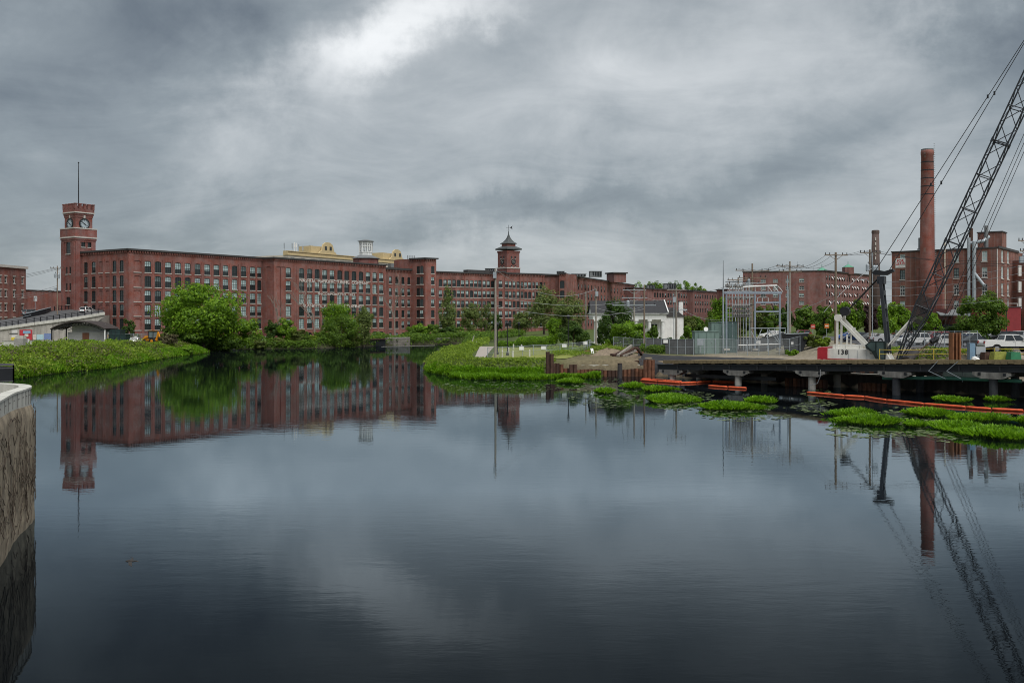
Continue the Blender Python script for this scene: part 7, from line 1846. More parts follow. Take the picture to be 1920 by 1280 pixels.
# ------------------------------------------------------------------ trestle, sheet piles, booms, crane
T0, TU, TN = Vector((19.9, 120.0, 0)), Vector((0.682, -0.731, 0)), Vector((0.731, 0.682, 0))
def tp(s, o, z): p = T0 + TU * s + TN * o; return Vector((p.x, p.y, z))
def deck_z(s): return 2.53 + 1.28 * s / 38.3
def trestle():
    t = thing('work_trestle', 'long black steel work trestle on concrete pile caps over the water', 'trestle', tuple(tp(0, 0, 0)))
    s0, s1 = -1.2, 62.0; GIRD = mat('girder_black', (.011, .013, .016), .5, .1, var=.35, scale=1.2)
    for o in (0.1, 2.2, 4.3, 6.3):
        mb = MB(); a, b = s0 - (1.0 if o < 1 else 0), s1
        for dz, h, w in ((-.42, .10, .42), (-1.02, .10, .42), (-.72, .55, .06)): mb.bar(tp(a, o, deck_z(a) + dz), tp(b, o, deck_z(b) + dz), w, h)
        if o < 1:
            for k in range(16): s = 1 + k * 3.8; mb.bar(tp(s, o - .12, deck_z(s) - .97), tp(s, o - .12, deck_z(s) - .47), .03, .2)
        mb.build('girder', GIRD, t)
    TIM = mat('deck_timber', (.20, .155, .085), .85, var=.3, scale=3)
    n = 105; wd = (s1 - s0) / n
    for k in range(n):                                       # crosswise deck planks
        s = s0 + wd * (k + .5); mb = MB(); zz = deck_z(s) - .14 + .03 * ((k * 7) % 3 - 1); mb.bar(tp(s, -.15, zz), tp(s, 6.6, zz), wd - .03, .26, 0); mb.build('plank', TIM, t)
    mb = MB(); mb.bar(tp(s0, -.02, deck_z(s0) + .06), tp(s1, -.02, deck_z(s1) + .06), .22, .16); mb.build('edge_timber', TIM, t)
    for o in (.35, 5.9):
        for k in range(7):
            s = k * 9.57 - .0; z = deck_z(s) - 1.07; mb = MB()
            mb.extrude([(-1.75, 0), (1.75, 0), (1.75, -.28), (1.0, -.62), (-1.0, -.62), (-1.75, -.28)], tp(s, o - .55, z - .005), TU, (0, 0, 1), TN * 1.1); cp = mb.build('pile_cap', mat('cap_concrete', (.20, .192, .175), .85, var=.3, scale=1.5, bump=.01, streak=.35), t)
            for sx in (-1.1, 1.2): mb = MB(); mb.box(tp(s + sx, o - .56, z - .17), (.26, .06, .26), math.atan2(TU.y, TU.x)); mb.build('bolt_pocket', BLACK, cp)
            mb = MB(); c = tp(s, o, 0); mb.tube([(c.x, c.y, -1.2), (c.x, c.y, z - .6)], .40, 16); mb.build('pile', CONC if k < 3 else mat('pile_steel', (.035, .037, .042), .6, .1, var=.3, scale=2, streak=.3), t)
    mb = MB(); mb.bar(tp(1, 1.5, .75), tp(14, 1.5, .9), .2, .4); mb.build('waler', GIRD, t)
    # cable tray brackets, hanging cable
    for s, c_ in ((33.2, 'left'), (35.2, 'right')): 
        mb = MB(); p = tp(s, -.25, deck_z(s)); q = tp(s - .9 if c_ == 'left' else s - 1.1, -.25, deck_z(s) - 1.0); mb.bar(p, q, .05); mb.bar(q, tp(s + .8 - (0 if c_ == 'left' else .5), -.25, deck_z(s) - 1.7), .05); mb.build('bracket', STEELG, t)
    mb = MB(); s = 20.5; pts = [tp(s, -.3, deck_z(s) - .9), tp(s, -.3, 1.6), tp(s - .3, -.35, .8), tp(s - 1.2, -.4, .55)]; mb.tube(pts, .035, 5); mb.build('hanging_cable', WIREG, t)
    t2 = thing('green_pipe', 'long green pipe slung under the trestle deck', 'pipe', tuple(tp(31, 1.2, 1.8))); mb = MB(); mb.tube([tp(26.8, 1.3, 1.62), tp(33, 1.3, 1.9), tp(40.5, 1.3, 1.95)], .19, 10); mb.build('pipe', mat('pipe_green', (.10, .30, .22), .4), t2)
    for s in (28.5, 35.0): mb = MB(); mb.bar(tp(s, 1.3, 1.6), tp(s, 1.3, deck_z(s) - 1.0), .04); mb.build('hanger', STEELG, t2)
trestle()

def abutment():
    """bank wall under the trestle, sheet piles of different heights, and the sheet wall at the park"""
    t = thing('bank_wall', 'dark concrete bank wall under the trestle', 'wall', tuple(tp(10, 7, 0)))
    mb = MB(); mb.bar(tp(-2, 7.2, .5), tp(66, 7.2, .6), .8, 1.9); mb.build('wall', mat('concrete_dark', (.055, .05, .045), .8, var=.35, scale=1.2, streak=.4), t)  # much darker base colour than the other concrete, with streaks
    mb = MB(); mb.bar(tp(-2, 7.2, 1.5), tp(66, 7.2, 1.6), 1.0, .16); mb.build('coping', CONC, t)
    sheet = MB(); prof = [(0, 0), (.12, .18), (.42, .18), (.54, 0), (.54, -.03), (.40, .15), (.14, .15), (.02, -.03)]
    def sheet_mesh(h): m = MB(); m.extrude([(a, -b) for a, b in prof][::-1], (0, 0, -1.2), (1, 0, 0), (0, 1, 0), (0, 0, h + 1.2)); return m
    def run(label, a, b, hs, mts, name='sheet_pile_wall'):
        a, b = Vector((*a, 0)), Vector((*b, 0)); u = (b - a).normalized(); ang = math.atan2(u.y, u.x); tt = thing(name, label, 'sheet piles', (a.x, a.y, 0)); n = int((b - a).length / .54); rg = random.Random(len(label))
        for k in range(n):
            h = hs(k / max(1, n - 1)); h = round(h + rg.uniform(-.03, .03), 2); p = u * (.54 * k); o = link('sheet', sheet_mesh(h).mesh('sheet', mts[rg.randrange(len(mts))]), tt, p, ang)
        mb = MB(); return tt
    run('low rusty sheet pile wall along the dirt bank', (8.6, 129.2), (18.6, 130.6), lambda f: .95 + .1 * math.sin(f * 9), (RUST, RUST, RUSTD))
    run('tall rust-brown sheet pile panel at the trestle\'s left end', (17.6, 128.6), (19.5, 129.0), lambda f: 2.35, (RUST,))
    run('dark stepped sheet piles at the park end', (5.3, 128.4), (8.7, 128.9), lambda f: (1.9 if f < .35 else 1.75 if f < .6 else 1.2), (RUSTD, RUST))
    run('tall narrow sheet piles standing above the park plants', (4.5, 128.2), (5.9, 128.3), lambda f: 3.15 if f > .3 else 3.4, (RUSTD,))
    run('short dark sheet pile pair left of the low wall', (7.6, 127.6), (8.9, 127.7), lambda f: 1.75, (RUSTD,))
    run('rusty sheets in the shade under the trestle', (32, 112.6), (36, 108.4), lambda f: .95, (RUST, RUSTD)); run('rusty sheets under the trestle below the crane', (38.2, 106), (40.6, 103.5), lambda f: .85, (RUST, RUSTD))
    for px, d, zt, lab in ((1162, 127, 1.9, 'single dark pipe pile in front of the low sheet wall'), (990, 130, .9, 'leaning rusty stub in the dirt bank above the plants')):
        x, y = XY(px, d); t2 = thing('pipe_pile', lab, 'pile', (x, y, 0)); mb = MB(); mb.tube([(x, y, -1), (x + .02, y, zt)], .31, 14); mb.build('tube', mat('pile_grey', (.05, .045, .045), .7, .1, var=.3) if px > 1000 else RUST, t2); mb = MB(); mb.lathe((x, y, zt), [(.33, 0), (.33, .06), (.2, .06)], 14); mb.build('rim', RUSTD, t2)
    # walers and pale concrete ledge above the low wall
    t3 = thing('ledge_beam', 'long pale concrete ledge with a steel rail behind the low sheet wall', 'ledge', (9, 131, 1)); mb = MB(); mb.bar((8.8, 131.2, 1.35), (18.2, 132.6, 1.4), .7, .3); mb.build('ledge', CONCL, t3); mb = MB(); mb.bar((8.8, 132.0, 1.85), (18.0, 133.2, 1.9), .25, .3); mb.build('rail', RUSTD, t3)
    # heap of old timbers
    rg = random.Random(2); t4 = thing('timber_pile', 'heap of dark weathered timbers on the dirt bank', 'timber', (*XY(1172, 140), 2.3))
    for k, (a, b) in enumerate((((1158, 671), (1184, 648)), ((1162, 673), (1190, 652)), ((1150, 669), (1176, 654)), ((1166, 668), (1192, 657)), ((1194, 652), (1203, 664)), ((1146, 665), (1170, 662)), ((1172, 674), (1186, 660)))): 
        p, q = P(a[0], a[1], 137.5 + k * .25), P(b[0], b[1], 142 + k * .25); p.z = max(p.z, gz(p.x, p.y) + .12); q.z = max(q.z, gz(q.x, q.y) + .15); mb = MB(); mb.bar(p, q, .34, .3); mb.build('timber', RUSTD if k % 3 else WOODG, t4)
    t5 = thing('marker_board', 'striped white marker board leaning on the dirt bank', 'marker', (*XY(1109, 141), 2)); 
    for k in range(2): mb = MB(); mb.bar(P(1108 + k * 2.5, 653, 141), P(1110.5 + k * 2.5, 663, 140.6), .22, .05); mb.build('board', WHITE, t5)
    # dirt mound
    n, m_ = 26, 10; c = Vector((*XY(1140, 142), 0)); V = []
    mb = MB(); rgn = np.random.default_rng(5); rings = 9; seg = 24
    for r in range(rings + 1):
        for s in range(seg):
            f = r / rings; a = 2 * math.pi * s / seg; x = c.x + 6.2 * f * math.cos(a); y = c.y + 3.2 * f * math.sin(a); g = gz(x, y); mb.v.append((x, y, g - .1 + (.85 * (1 - f) ** 1.1 if f < 1 else 0) * (1 + .3 * rgn.uniform(-1, 1))))
    for r in range(rings):
        for s in range(seg): s2_ = (s + 1) % seg; mb.f.append((r * seg + s, (r + 1) * seg + s, (r + 1) * seg + s2_, r * seg + s2_)); mb.m.append(0)
    props(mb.build('dirt_mound', mat('dirt', (.21, .165, .115), .95, var=.35, scale=3, bump=.05, bscale=6), smooth=True), 'low brown dirt mound beside the timber heap', 'mound')
abutment()

def boom(label, pts):
    P_ = [Vector((*XY(px, 14400.0 / (py - HOR)), .10)) for px, py in pts]; t = thing('floating_boom', label, 'boom', (P_[0].x, P_[0].y, 0.0)); rg = random.Random(len(pts)); cv = []
    for a, b in zip(P_, P_[1:]):
        n = max(1, round((b - a).length / 3.4))
        for k in range(n): cv.append((a.lerp(b, k / n), a.lerp(b, (k + 1) / n)))
    for a, b in cv:
        mb = MB(); r = .125; u = (b - a).normalized(); dn = Vector((-u.y, u.x, 0)); w = rg.uniform(-.12, .12); pts_ = [a + u * .06, a + u * .3, a.lerp(b, .5) + dn * w, b - u * .3, b - u * .06]; mb.tube(pts_, [.10, r, r * rg.uniform(.95, 1.1), r, .10], 10); mb.build('float_section', ORANGE, t, smooth=True)
        mb = MB(); mb.bar(a + Vector((0, 0, -.18)), b + Vector((0, 0, -.18)), .03, .3); mb.build('skirt', ORANGE, t)
boom('double orange floating boom around the first trestle pier', [(1201, 713.5), (1232, 716), (1275, 719), (1307, 718), (1334, 716), (1388, 718)]); boom('second orange boom strand close behind the first', [(1203, 711.8), (1222, 712), (1250, 714.6), (1278, 717)])
boom('short orange boom alone beside the second pier', [(1328, 724.5), (1364, 727), (1400, 729)])
boom('long orange floating boom along the right side of the trestle', [(1513, 737), (1583, 743.4), (1621, 745.6), (1662, 752), (1732, 759), (1811, 765), (1859, 768.6), (1920, 771.5), (1990, 774)])

def crane():
    d = 110.0; g = 1.42; x = XY(1690, d)[0]; ang = math.radians(-31); SH = -2.3; t = thing('crawler_crane', 'white and red crawler crane with a long black lattice boom', 'crane', (x, d, g), ang)
    CW = mat('crane_white', (.66, .65, .60), .45, var=.1, scale=1.5, streak=.1); CR = mat('crane_red', (.36, .018, .03), .4, var=.12); CB = mat('crane_boom', (.032, .036, .044), .45, .2, var=.2)
    def B_(mb, n, m, par=t, sm=False, sh=True):
        if sh: mb.v = [(a + SH, b, c) for a, b, c in mb.v]
        return mb.build(n, m, par, sm, local=True)
    # tracks
    for s in (-1, 1):
        mb = MB(); pr = [(-3.4, .5), (-3.1, .12), (-2.7, 0), (2.7, 0), (3.1, .12), (3.4, .5), (3.1, .95), (2.7, 1.08), (-2.7, 1.08), (-3.1, .95)]; mb.extrude(pr, (0, s * 2.0 - .4, 0), (1, 0, 0), (0, 0, 1), (0, .8, 0)); tr = B_(mb, 'crawler_track', STEELD)
        for k in range(6): mb = MB(); mb.tube([(-2.5 + k, s * 2.0 - .43, .45), (-2.5 + k, s * 2.0 + .43, .45)], .3, 10); B_(mb, 'track_roller', RUSTD, tr)
    mb = MB(); mb.lathe((0, 0, .9), [(1.3, 0), (1.3, .5)], 18); mb.box((0, 0, .6), (2.2, 3.4, .6)); B_(mb, 'turntable', STEELD)
    # house
    mb = MB(); mb.box((-2.9, 0, 2.2), (5.4, 2.9, 1.45)); mb.extrude([(0, 0), (1.7, 0), (.9, 1.45), (0, 1.45)], (-.2, -1.45, 1.475), (1, 0, 0), (0, 0, 1), (0, 2.9, 0)); h = B_(mb, 'house', CW)
    mb = MB(); mb.box((-2.6, -1.46, 1.68), (6.4, .04, .16)); B_(mb, 'red_stripe', CR, h)
    mb = MB(); mb.box((-3.2, -1.46, 2.2), (.03, .04, 1.2)); mb.box((-1.2, -1.46, 2.2), (.03, .04, 1.2)); mb.box((-2.2, -1.46, 2.35), (.03, .04, .9)); B_(mb, 'door_seams', STEELG, h)
    mb = MB(); mb.box((-.6, -1.46, 2.45), (.55, .04, .1)); B_(mb, 'vent', BLACK, h)
    cu = bpy.data.curves.new('lettering', 'FONT'); cu.body = "138"; cu.space_character = 1.15; cu.size = .74; cu.extrude = .01; cu.offset = .015; ob = bpy.data.objects.new('lettering', cu); me = bpy.data.meshes.new_from_object(ob); bpy.data.objects.remove(ob)
    for v in me.vertices: v.co = Vector((v.co.x, -v.co.z - 1.475, v.co.y))
    me.materials.clear(); me.materials.append(BLACK); link('lettering', me, h, (-4.5 + SH, 0, 2.3))
    mb = MB(); mb.box((-6.15, 0, 2.15), (1.1, 3.6, 1.55)); mb.box((-6.15, 0, 3.0), (1.0, 3.2, .12)); cwt = B_(mb, 'counterweight', CR); mb = MB(); 
    for k in (-.3, .25): mb.box((-6.15 + k, -1.82, 1.6), (.24, .04, .14))
    B_(mb, 'reflectors', WHITE, cwt)
    # operator's cab
    mb = MB(); mb.extrude([(0, 1.1), (.55, 1.55), (2.0, 1.6), (2.35, 1.4), (2.15, -.75), (1.35, -.8), (.75, .3), (.1, .75)], (-1.3, -1.95, 2.3), (1, 0, 0), (0, 0, 1), (0, 1.15, 0)); cb = B_(mb, 'operator_cab', mat('cab_dark', (.012, .020, .020), .25))
    mb = MB(); mb.extrude([(.15, 1.1), (.6, 1.42), (1.1, 1.45), (1.1, .5), (.8, .45)], (-1.3, -1.97, 2.3), (1, 0, 0), (0, 0, 1), (0, .02, 0)); mb.extrude([(1.25, 1.45), (2.0, 1.42), (2.1, -.5), (1.5, -.5), (1.25, .3)], (-1.3, -1.97, 2.3), (1, 0, 0), (0, 0, 1), (0, .02, 0)); B_(mb, 'cab_glass', glass('cab_glass', (.05, .075, .075), .04), cb)
    # white rear gantry (A-frame)
    for s in (-1.1, 1.1):
        mb = MB(); mb.bar((-4.6, s, 2.9), (-4.55, s, 6.4), .2, .22); mb.bar((-4.45, s, 6.5), (-.9, s, 2.7), .26, .3); mb.bar((-3.5, s, 2.9), (-3.45, s, 4.6), .16); B_(mb, 'gantry_leg', CW)
        mb = MB(); mb.tube([(-4.5, s - .16, 6.55), (-4.5, s + .16, 6.55)], .42, 14); B_(mb, 'gantry_sheave', CW)
    mb = MB(); mb.bar((-4.5, -1.1, 6.5), (-4.5, 1.1, 6.5), .3); mb.box((-3.2, 0, 5.1), (.5, 2.2, .6)); mb.box((-3.6, 0, 3.1), (3.0, 2.2, .5)); B_(mb, 'gantry_crossbar', CW)
    mb = MB(); mb.tube([(-3.9, -.5, 7.3), (-3.9, .5, 7.3)], .55, 14); B_(mb, 'winch_drum', BLACK)
    # dark live mast with bridle
    top = Vector((.15, 0, 11.2)); 
    for s in (-.62, .62): mb = MB(); mb.bar((.95, s * 1.25, 2.4), (top.x, s * 1.15, top.z - .2), .26, .34); B_(mb, 'mast_leg', CB)
    for f in (.45, .62, .80): mb = MB(); p = Vector((.9, 0, 2.4)).lerp(top, f); mb.box(tuple(p), (.4, 1.35, .55)); B_(mb, 'mast_brace', CB)
    mb = MB(); mb.box((top.x, 0, top.z - .3), (.8, 1.4, .9)); B_(mb, 'mast_head', CB)
    mb = MB(); mb.extrude([(-1.0, .1), (-.6, .45), (.4, .25), (1.3, .5), (1.4, .25), (.6, -.2), (-.7, -.15)], (top.x, -.5, top.z + .45), (1, 0, 0), (0, 0, 1), (0, 1.0, 0)); B_(mb, 'bridle', BLACK)
    mb = MB(); mb.tube([(top.x - .3, 0, top.z), (-4.4, 0, 6.6)], .07, 6); mb.tube([(top.x - .3, .4, top.z), (-4.4, .4, 6.6)], .07, 6); B_(mb, 'mast_rope', WIRE)
    # lattice boom
    BB = lambda mb, n, m, par=t, sm=False: B_(mb, n, m, par, sm, False)
    top = top + Vector((SH, 0, 0))
    el = math.radians(66.5); u = Vector((math.cos(el), 0, math.sin(el))); dn = Vector((math.sin(el), 0, -math.cos(el))); foot = Vector((-.2, 0, 1.75)); L_ = 50.0; WY, WD = 1.15, .80
    def sec(s):
        f = min(1.0, .22 + .78 * s / 6.5); ft = min(1.0, .15 + (L_ - s) / 6.0); k = min(f, ft); c = foot + u * s; return [c + Vector((0, sy * WY * (0.75 + .25 * k if s < 6.5 else k), 0)) + dn * (sd * WD * k) for sy, sd in ((-1, -1), (1, -1), (1, 1), (-1, 1))]
    st = [0, 1.6, 3.2, 4.9, 6.5] + [6.5 + 1.95 * k for k in range(1, 23)]
    for j in range(4):
        mb = MB()
        for a, b in zip(st, st[1:]): mb.tube([sec(a)[j], sec(b)[j]], .088, 6, 0, False)
        BB(mb, 'boom_chord', CB)
    lac = MB()
    for i, (a, b) in enumerate(zip(st, st[1:])):
        A, Bq = sec(a), sec(b)
        for j in range(4):
            k = (j + 1) % 4; lac.tube([A[j], Bq[k]] if (i + j) % 2 else [A[k], Bq[j]], .046, 4, 0, False)
            if i % 2 == 0: lac.tube([A[j], A[k]], .055, 4, 0, False)
    o = BB(lac, 'boom_lacing', CB); o['kind'] = 'stuff'
    for s in (14.3, 26, 37.7):                                    # section joints
        mb = MB(); q = sec(s)
        for j in range(4): mb.bar(q[j] - u * .25, q[j] + u * .25, .22); mb.bar(q[j], q[(j + 1) % 4], .09)
        mb.bar(q[0], q[2], .07); mb.bar(q[1], q[3], .07); BB(mb, 'boom_joint', CB)
    mb = MB(); a, b = sec(4.6), sec(7.8); mb.face([a[0], a[1], b[1], b[0]]); mb.face([a[3], a[0], b[0], b[3]]); BB(mb, 'boom_screen', screen_mat('boom_mesh', (.03, .025, .025), .72))
    mb = MB(); q = foot + u * 6.2 + dn * .2; mb.tube([q + Vector((0, -.5, 0)), q + Vector((0, .5, 0))], .42, 12); BB(mb, 'boom_drum', BLACK)
    tip = foot + u * (L_ - 1.5)
    for s in (-1, 1):
        mb = MB(); a = Vector((top.x + (.9 if s < 0 else -.8), s * .45, top.z + .75)); b = tip + Vector((0, s * .9, 0)) - dn * .7; mb.tube([a, b], .042, 5); BB(mb, 'pendant_line', WIRE)
        mb = MB()
        for f in (.28, .55): p = a.lerp(b, f); mb.box(tuple(p), (.18, .18, .4))
        BB(mb, 'pendant_socket', BLACK)
    for k in range(3): mb = MB(); mb.tube([tip + dn * (1.2 + .3 * k) + Vector((0, -.3 + .3 * k, 0)), foot + u * 2 + dn * (1.4 + .35 * k) + Vector((1.2, -.3 + .3 * k, 0))], .03, 4); BB(mb, 'hoist_rope', WIRE)
    for s in (-1, 1): mb = MB(); mb.tube([(-1.6, s * 1.0, 3.0), (1.4, s * .9, 6.6)], .09, 8); mb.tube([(-.4, s * .95, 4.5), (1.4, s * .9, 6.6)], .13, 8); BB(mb, 'backstop', CW)
crane()

def yard_things():
    # steel pile tube standing on the deck
    s = 33.4; p = tp(s, 3.4, deck_z(s)); t = thing('steel_pile', 'single upright rusty steel pile standing on the trestle deck', 'pile', tuple(p)); mb = MB(); z1 = EYE + (HOR - 624) / FPX * p.y
    a = math.atan2(TU.y, TU.x); mb.box((p.x, p.y, (p.z + z1) / 2), (.14, .72, z1 - p.z), .1); 
    for sx in (-.36, .36): mb.box((p.x + sx, p.y, (p.z + z1) / 2), (.06 + .1, .75, z1 - p.z), .1)
    mb.build('section', mat('pile_orange', (.24, .10, .045), .8, .1, var=.35, scale=2, streak=.4), t)
    # hoist weight / pile hammer hanging at an angle
    t = thing('pile_hammer', 'black hammer head on a slanting rod resting on rubber rollers', 'pile hammer', (*XY(1735, 113), 2.6)); a, b = P(1712, 665, 111), P(1746, 641, 112); mb = MB(); mb.tube([a, b], .07, 6); mb.build('rod', RUSTD, t)
    mb = MB(); c = P(1756, 635, 112); mb.tube([b - (c - b) * .2, b, c, c + (c - b) * .4], [.12, .34, .36, .15], 10); mb.build('head', BLACK, t)
    for k in range(2): mb = MB(); p, q = P(1694 + k * 7, 676, 110.5 - k * .5), P(1714 + k * 3, 659 + k * 2, 112 - k * .5); mb.tube([p, q], .45, 12); mb.build('roller', mat('rubber_grey', (.05, .045, .045), .8, var=.3, scale=3), t)
    # generator on deck
    s = 34.6; p = tp(s, 4.2, deck_z(s)); t = thing('control_cabinet', 'blue-grey control cabinet standing on the trestle deck', 'cabinet', tuple(p)); mb = MB(); mb.box((p.x + .1, p.y, p.z + .85), (.55, .6, 1.7)); mb.build('column', mat('cabinet_blue', (.16, .26, .36), .5, var=.2), t); mb = MB(); mb.box((p.x + .95, p.y - .05, p.z + .95), (.95, .5, .75)); mb.build('case', mat('cabinet_grey', (.34, .37, .39), .5), t); mb = MB(); mb.box((p.x + .8, p.y, p.z + .28), (.5, .5, .56)); mb.build('pedestal', STEELG, t)
    # yellow rope barrier
    t = thing('rope_barrier', 'yellow rope barrier on posts behind the trestle deck', 'barrier', tuple(tp(34, 6.4, deck_z(34)))); YL = mat('rope_yellow', (.55, .42, .06), .6)
    ss = [24, 30, 36.2, 39.8, 44, 50]
    for s in ss: mb = MB(); mb.tube([tp(s, 6.3, deck_z(s)), tp(s, 6.3, deck_z(s) + 1.15)], .045, 6); mb.build('post', YL, t)
    for z in (.6, 1.1):
        for a_, b_ in zip(ss, ss[1:]):
            mb = MB(); pts = [tp(a_ + (b_ - a_) * f, 6.3, deck_z(a_ + (b_ - a_) * f) + z - .35 * f * (1 - f)) for f in (0, .25, .5, .75, 1)]; mb.tube(pts, .028, 5); mb.build('rope', YL, t)
    # crates and bundles on deck
    for k, (s, o, w, h, m, nm, lab) in enumerate(((36.0, 4.6, .85, .7, RUSTD, 'crate', 'brown crate on the deck left of the yellow-green bundle'), (37.25, 4.4, 1.45, .75, mat('tarp_lime', (.24, .26, .05), .8, var=.3, scale=4), 'tarp_bundle', 'yellow-green tarpaulin bundle on the trestle deck'), (38.6, 4.6, 1.1, .7, mat('tarp_green', (.025, .16, .075), .7, var=.2), 'green_tub', 'dark green tub on the deck near the pickup truck'))):
        p = tp(s, o, deck_z(s)); t = thing(nm, lab, nm.replace('_', ' '), tuple(p)); mb = MB(); mb.box((p.x, p.y, p.z + h / 2), (w, .9, h), .1, top=(.88, .85)); mb.build('body', m, t); mb = MB(); mb.box((p.x, p.y, p.z + h + .03), (w * .8, .7, .06), .1); mb.build('lid', m, t)
    # white plastic bag heap
    p = tp(35.7, 2.6, deck_z(35.7)); t = thing('sack', 'crumpled white sack lying on the trestle deck', 'sack', tuple(p)); mb = MB(); rg = random.Random(8); mb.lathe((p.x, p.y, p.z), [(.34, 0), (.42, .12), (.3, .3), (.08, .38)], 10); mb.v = [(a + rg.uniform(-.07, .07), b + rg.uniform(-.07, .07), max(p.z, c + rg.uniform(-.05, .05))) for a, b, c in mb.v]; mb.build('cloth', WHITE, t)
    # barge-like tank and tyre below deck
    p = tp(31, 9.3, 1.4); t = thing('steel_tank', 'grey-green steel tank with a tyre fender seen below the deck', 'tank', tuple(p)); mb = MB(); mb.box((p.x, p.y, p.z + .62), (5.4, 1.6, 1.2), math.atan2(TU.y, TU.x)); mb.build('body', mat('tank_green', (.07, .095, .09), .6, var=.2), t)
    q = tp(29.6, 8.3, 2.1); mb = MB(); n = 16; rr = []
    for k in range(n): an = 2 * math.pi * k / n; rr.append(q + TU * (.42 * math.cos(an)) + Vector((0, 0, .42 * math.sin(an))))
    mb.tube(rr + [rr[0]], .15, 8, 0, False); mb.build('tyre_fender', TYRE, t)
    # gravel heap
    rg = np.random.default_rng(12); n = 900; s_, o_ = rg.uniform(22, 40, n), rg.uniform(12.5, 17.5, n); x = T0.x + TU.x * s_ + TN.x * o_; y = T0.y + TU.y * s_ + TN.y * o_; z = ground_h(x, y); r = rg.uniform(.08, .24, n); V = []
    base = np.array([(-1, -1, -1), (1, -1, -1), (1, 1, -1), (-1, 1, -1), (-1, -1, 1), (1, -1, 1), (1, 1, 1), (-1, 1, 1)], float) * .6; fs = [(0, 3, 2, 1), (4, 5, 6, 7), (0, 1, 5, 4), (1, 2, 6, 5), (2, 3, 7, 6), (3, 0, 4, 7)]
    for k in range(n): q = base * r[k] * (1 + rg.uniform(-.35, .35, (8, 3))) + np.array([x[k], y[k], z[k] + r[k] * .2]); V += [q[list(f)] for f in fs]
    props(link('rubble', quads_mesh('rubble', np.array(V), mat('rubble', (.32, .28, .225), .9, var=.4, scale=2.5))), 'pale stones on the gravel slope behind the crane', 'rubble', None, 'stuff')
    # old stone bank wall under the mill, with dark sluice
    for i, (a_, b_, h, lab) in enumerate((((721, 275), (768, 278), 2.1, 'rough stone bank wall left of the fresh green bush'), ((818, 285), (884, 298), 1.7, 'grey concrete bank wall right of the bushes'), ((884, 299), (1000, 329), 1.7, 'long bank wall behind the footpath'))):
        A, B_ = XY(*a_), XY(*b_); t = thing('retaining_wall', lab, 'wall', (A[0], A[1], 0)); mb = MB(); mb.bar((A[0], A[1], h / 2 - .2), (B_[0], B_[1], h / 2 - .2), .8, h + .4); mb.build('wall', mat('bank_stone', (.17, .155, .135), .9, var=.4, scale=1.5, bump=.1, bscale=1.2), t); mb = MB(); mb.bar((A[0], A[1], h + .08), (B_[0], B_[1], h + .08), 1.0, .2); mb.build('coping', CONC, t)
    A, B_ = XY(690, 268), XY(720, 273); t = thing('sluice', 'dark timber sluice opening in the bank below the lettered mill', 'sluice', (A[0], A[1], 0)); mb = MB(); mb.bar((A[0], A[1], .85), (B_[0], B_[1], .85), 1.2, 1.9); mb.build('gate', BLACK, t); mb = MB(); mb.bar((A[0], A[1] - .3, 1.9), (B_[0], B_[1] - .3, 1.9), 1.8, .25); mb.build('deck', RUSTD, t)
    mb = MB(); mb.bar((*XY(715, 262), .03), (*XY(815, 274), .03), .25, .14); props(mb.build('floating_log', WOODG), 'thin pale floating log line before the bank wall', 'log')
    for i, (a_, b_) in enumerate((((882, 651), (889, 629)), ((890, 649), (893.5, 640)))):
        mb = MB(); mb.tube([P(a_[0], a_[1], 200), P(b_[0], b_[1], 203)], [.12, .08], 6); props(mb.build('leaning_stake', WOODG), ['tall pale stake leaning at the path shore', 'short pale stake leaning beside the tall one'][i], 'stake')
yard_things()

def bird():
    d = 22.0; p = P(244, 1051.5, d); rg = random.Random(1); t = thing('bird', 'small dark bird flying low over the water', 'bird', tuple(p)); mb = MB(); x, y, z = p; s = .062
    mb.tube([(x - 1.7 * s, y, z - .1 * s), (x - 1.1 * s, y, z), (x, y, z + .1 * s), (x + 1.1 * s, y, z), (x + 2.4 * s, y, z + .15 * s)], [.12 * s, .42 * s, .55 * s, .35 * s, .22 * s], 8)
    for sy, dz in ((-1, -1.0), (1, .9)):
        q = [(x - .6 * s, y + sy * .2 * s, z + .2 * s), (x + .7 * s, y + sy * .2 * s, z + .15 * s), (x + 1.5 * s * (1 if sy < 0 else .3), y + sy * 2.2 * s, z + dz * .75 * s), (x + (2.2 if sy < 0 else -1.9) * s, y + sy * 3.4 * s, z + dz * 1.15 * s), (x + .2 * s, y + sy * 2 * s, z + dz * .8 * s)]
        mb.face(q); mb.face([(a, b, c - .006) for a, b, c in q][::-1])
    mb.face([(x + 2.0 * s, y - .3 * s, z), (x + 3.2 * s, y - .7 * s, z - .1 * s), (x + 3.0 * s, y + .6 * s, z + .1 * s), (x + 2.0 * s, y + .3 * s, z + .1 * s)]); mb.build('body', mat('feathers', (.035, .032, .03), .8), t)
bird()
# ------------------------------------------------------------------ vehicles
def hexa(mb, x0, x1, w0, z0, X0, X1, w1, z1, mi=0):
    b = len(mb.v); mb.v += [(x0, -w0 / 2, z0), (x1, -w0 / 2, z0), (x1, w0 / 2, z0), (x0, w0 / 2, z0), (X0, -w1 / 2, z1), (X1, -w1 / 2, z1), (X1, w1 / 2, z1), (X0, w1 / 2, z1)]
    for q in ((0, 3, 2, 1), (4, 5, 6, 7), (0, 1, 5, 4), (1, 2, 6, 5), (2, 3, 7, 6), (3, 0, 4, 7)): mb.f.append(tuple(b + i for i in q)); mb.m.append(mi)

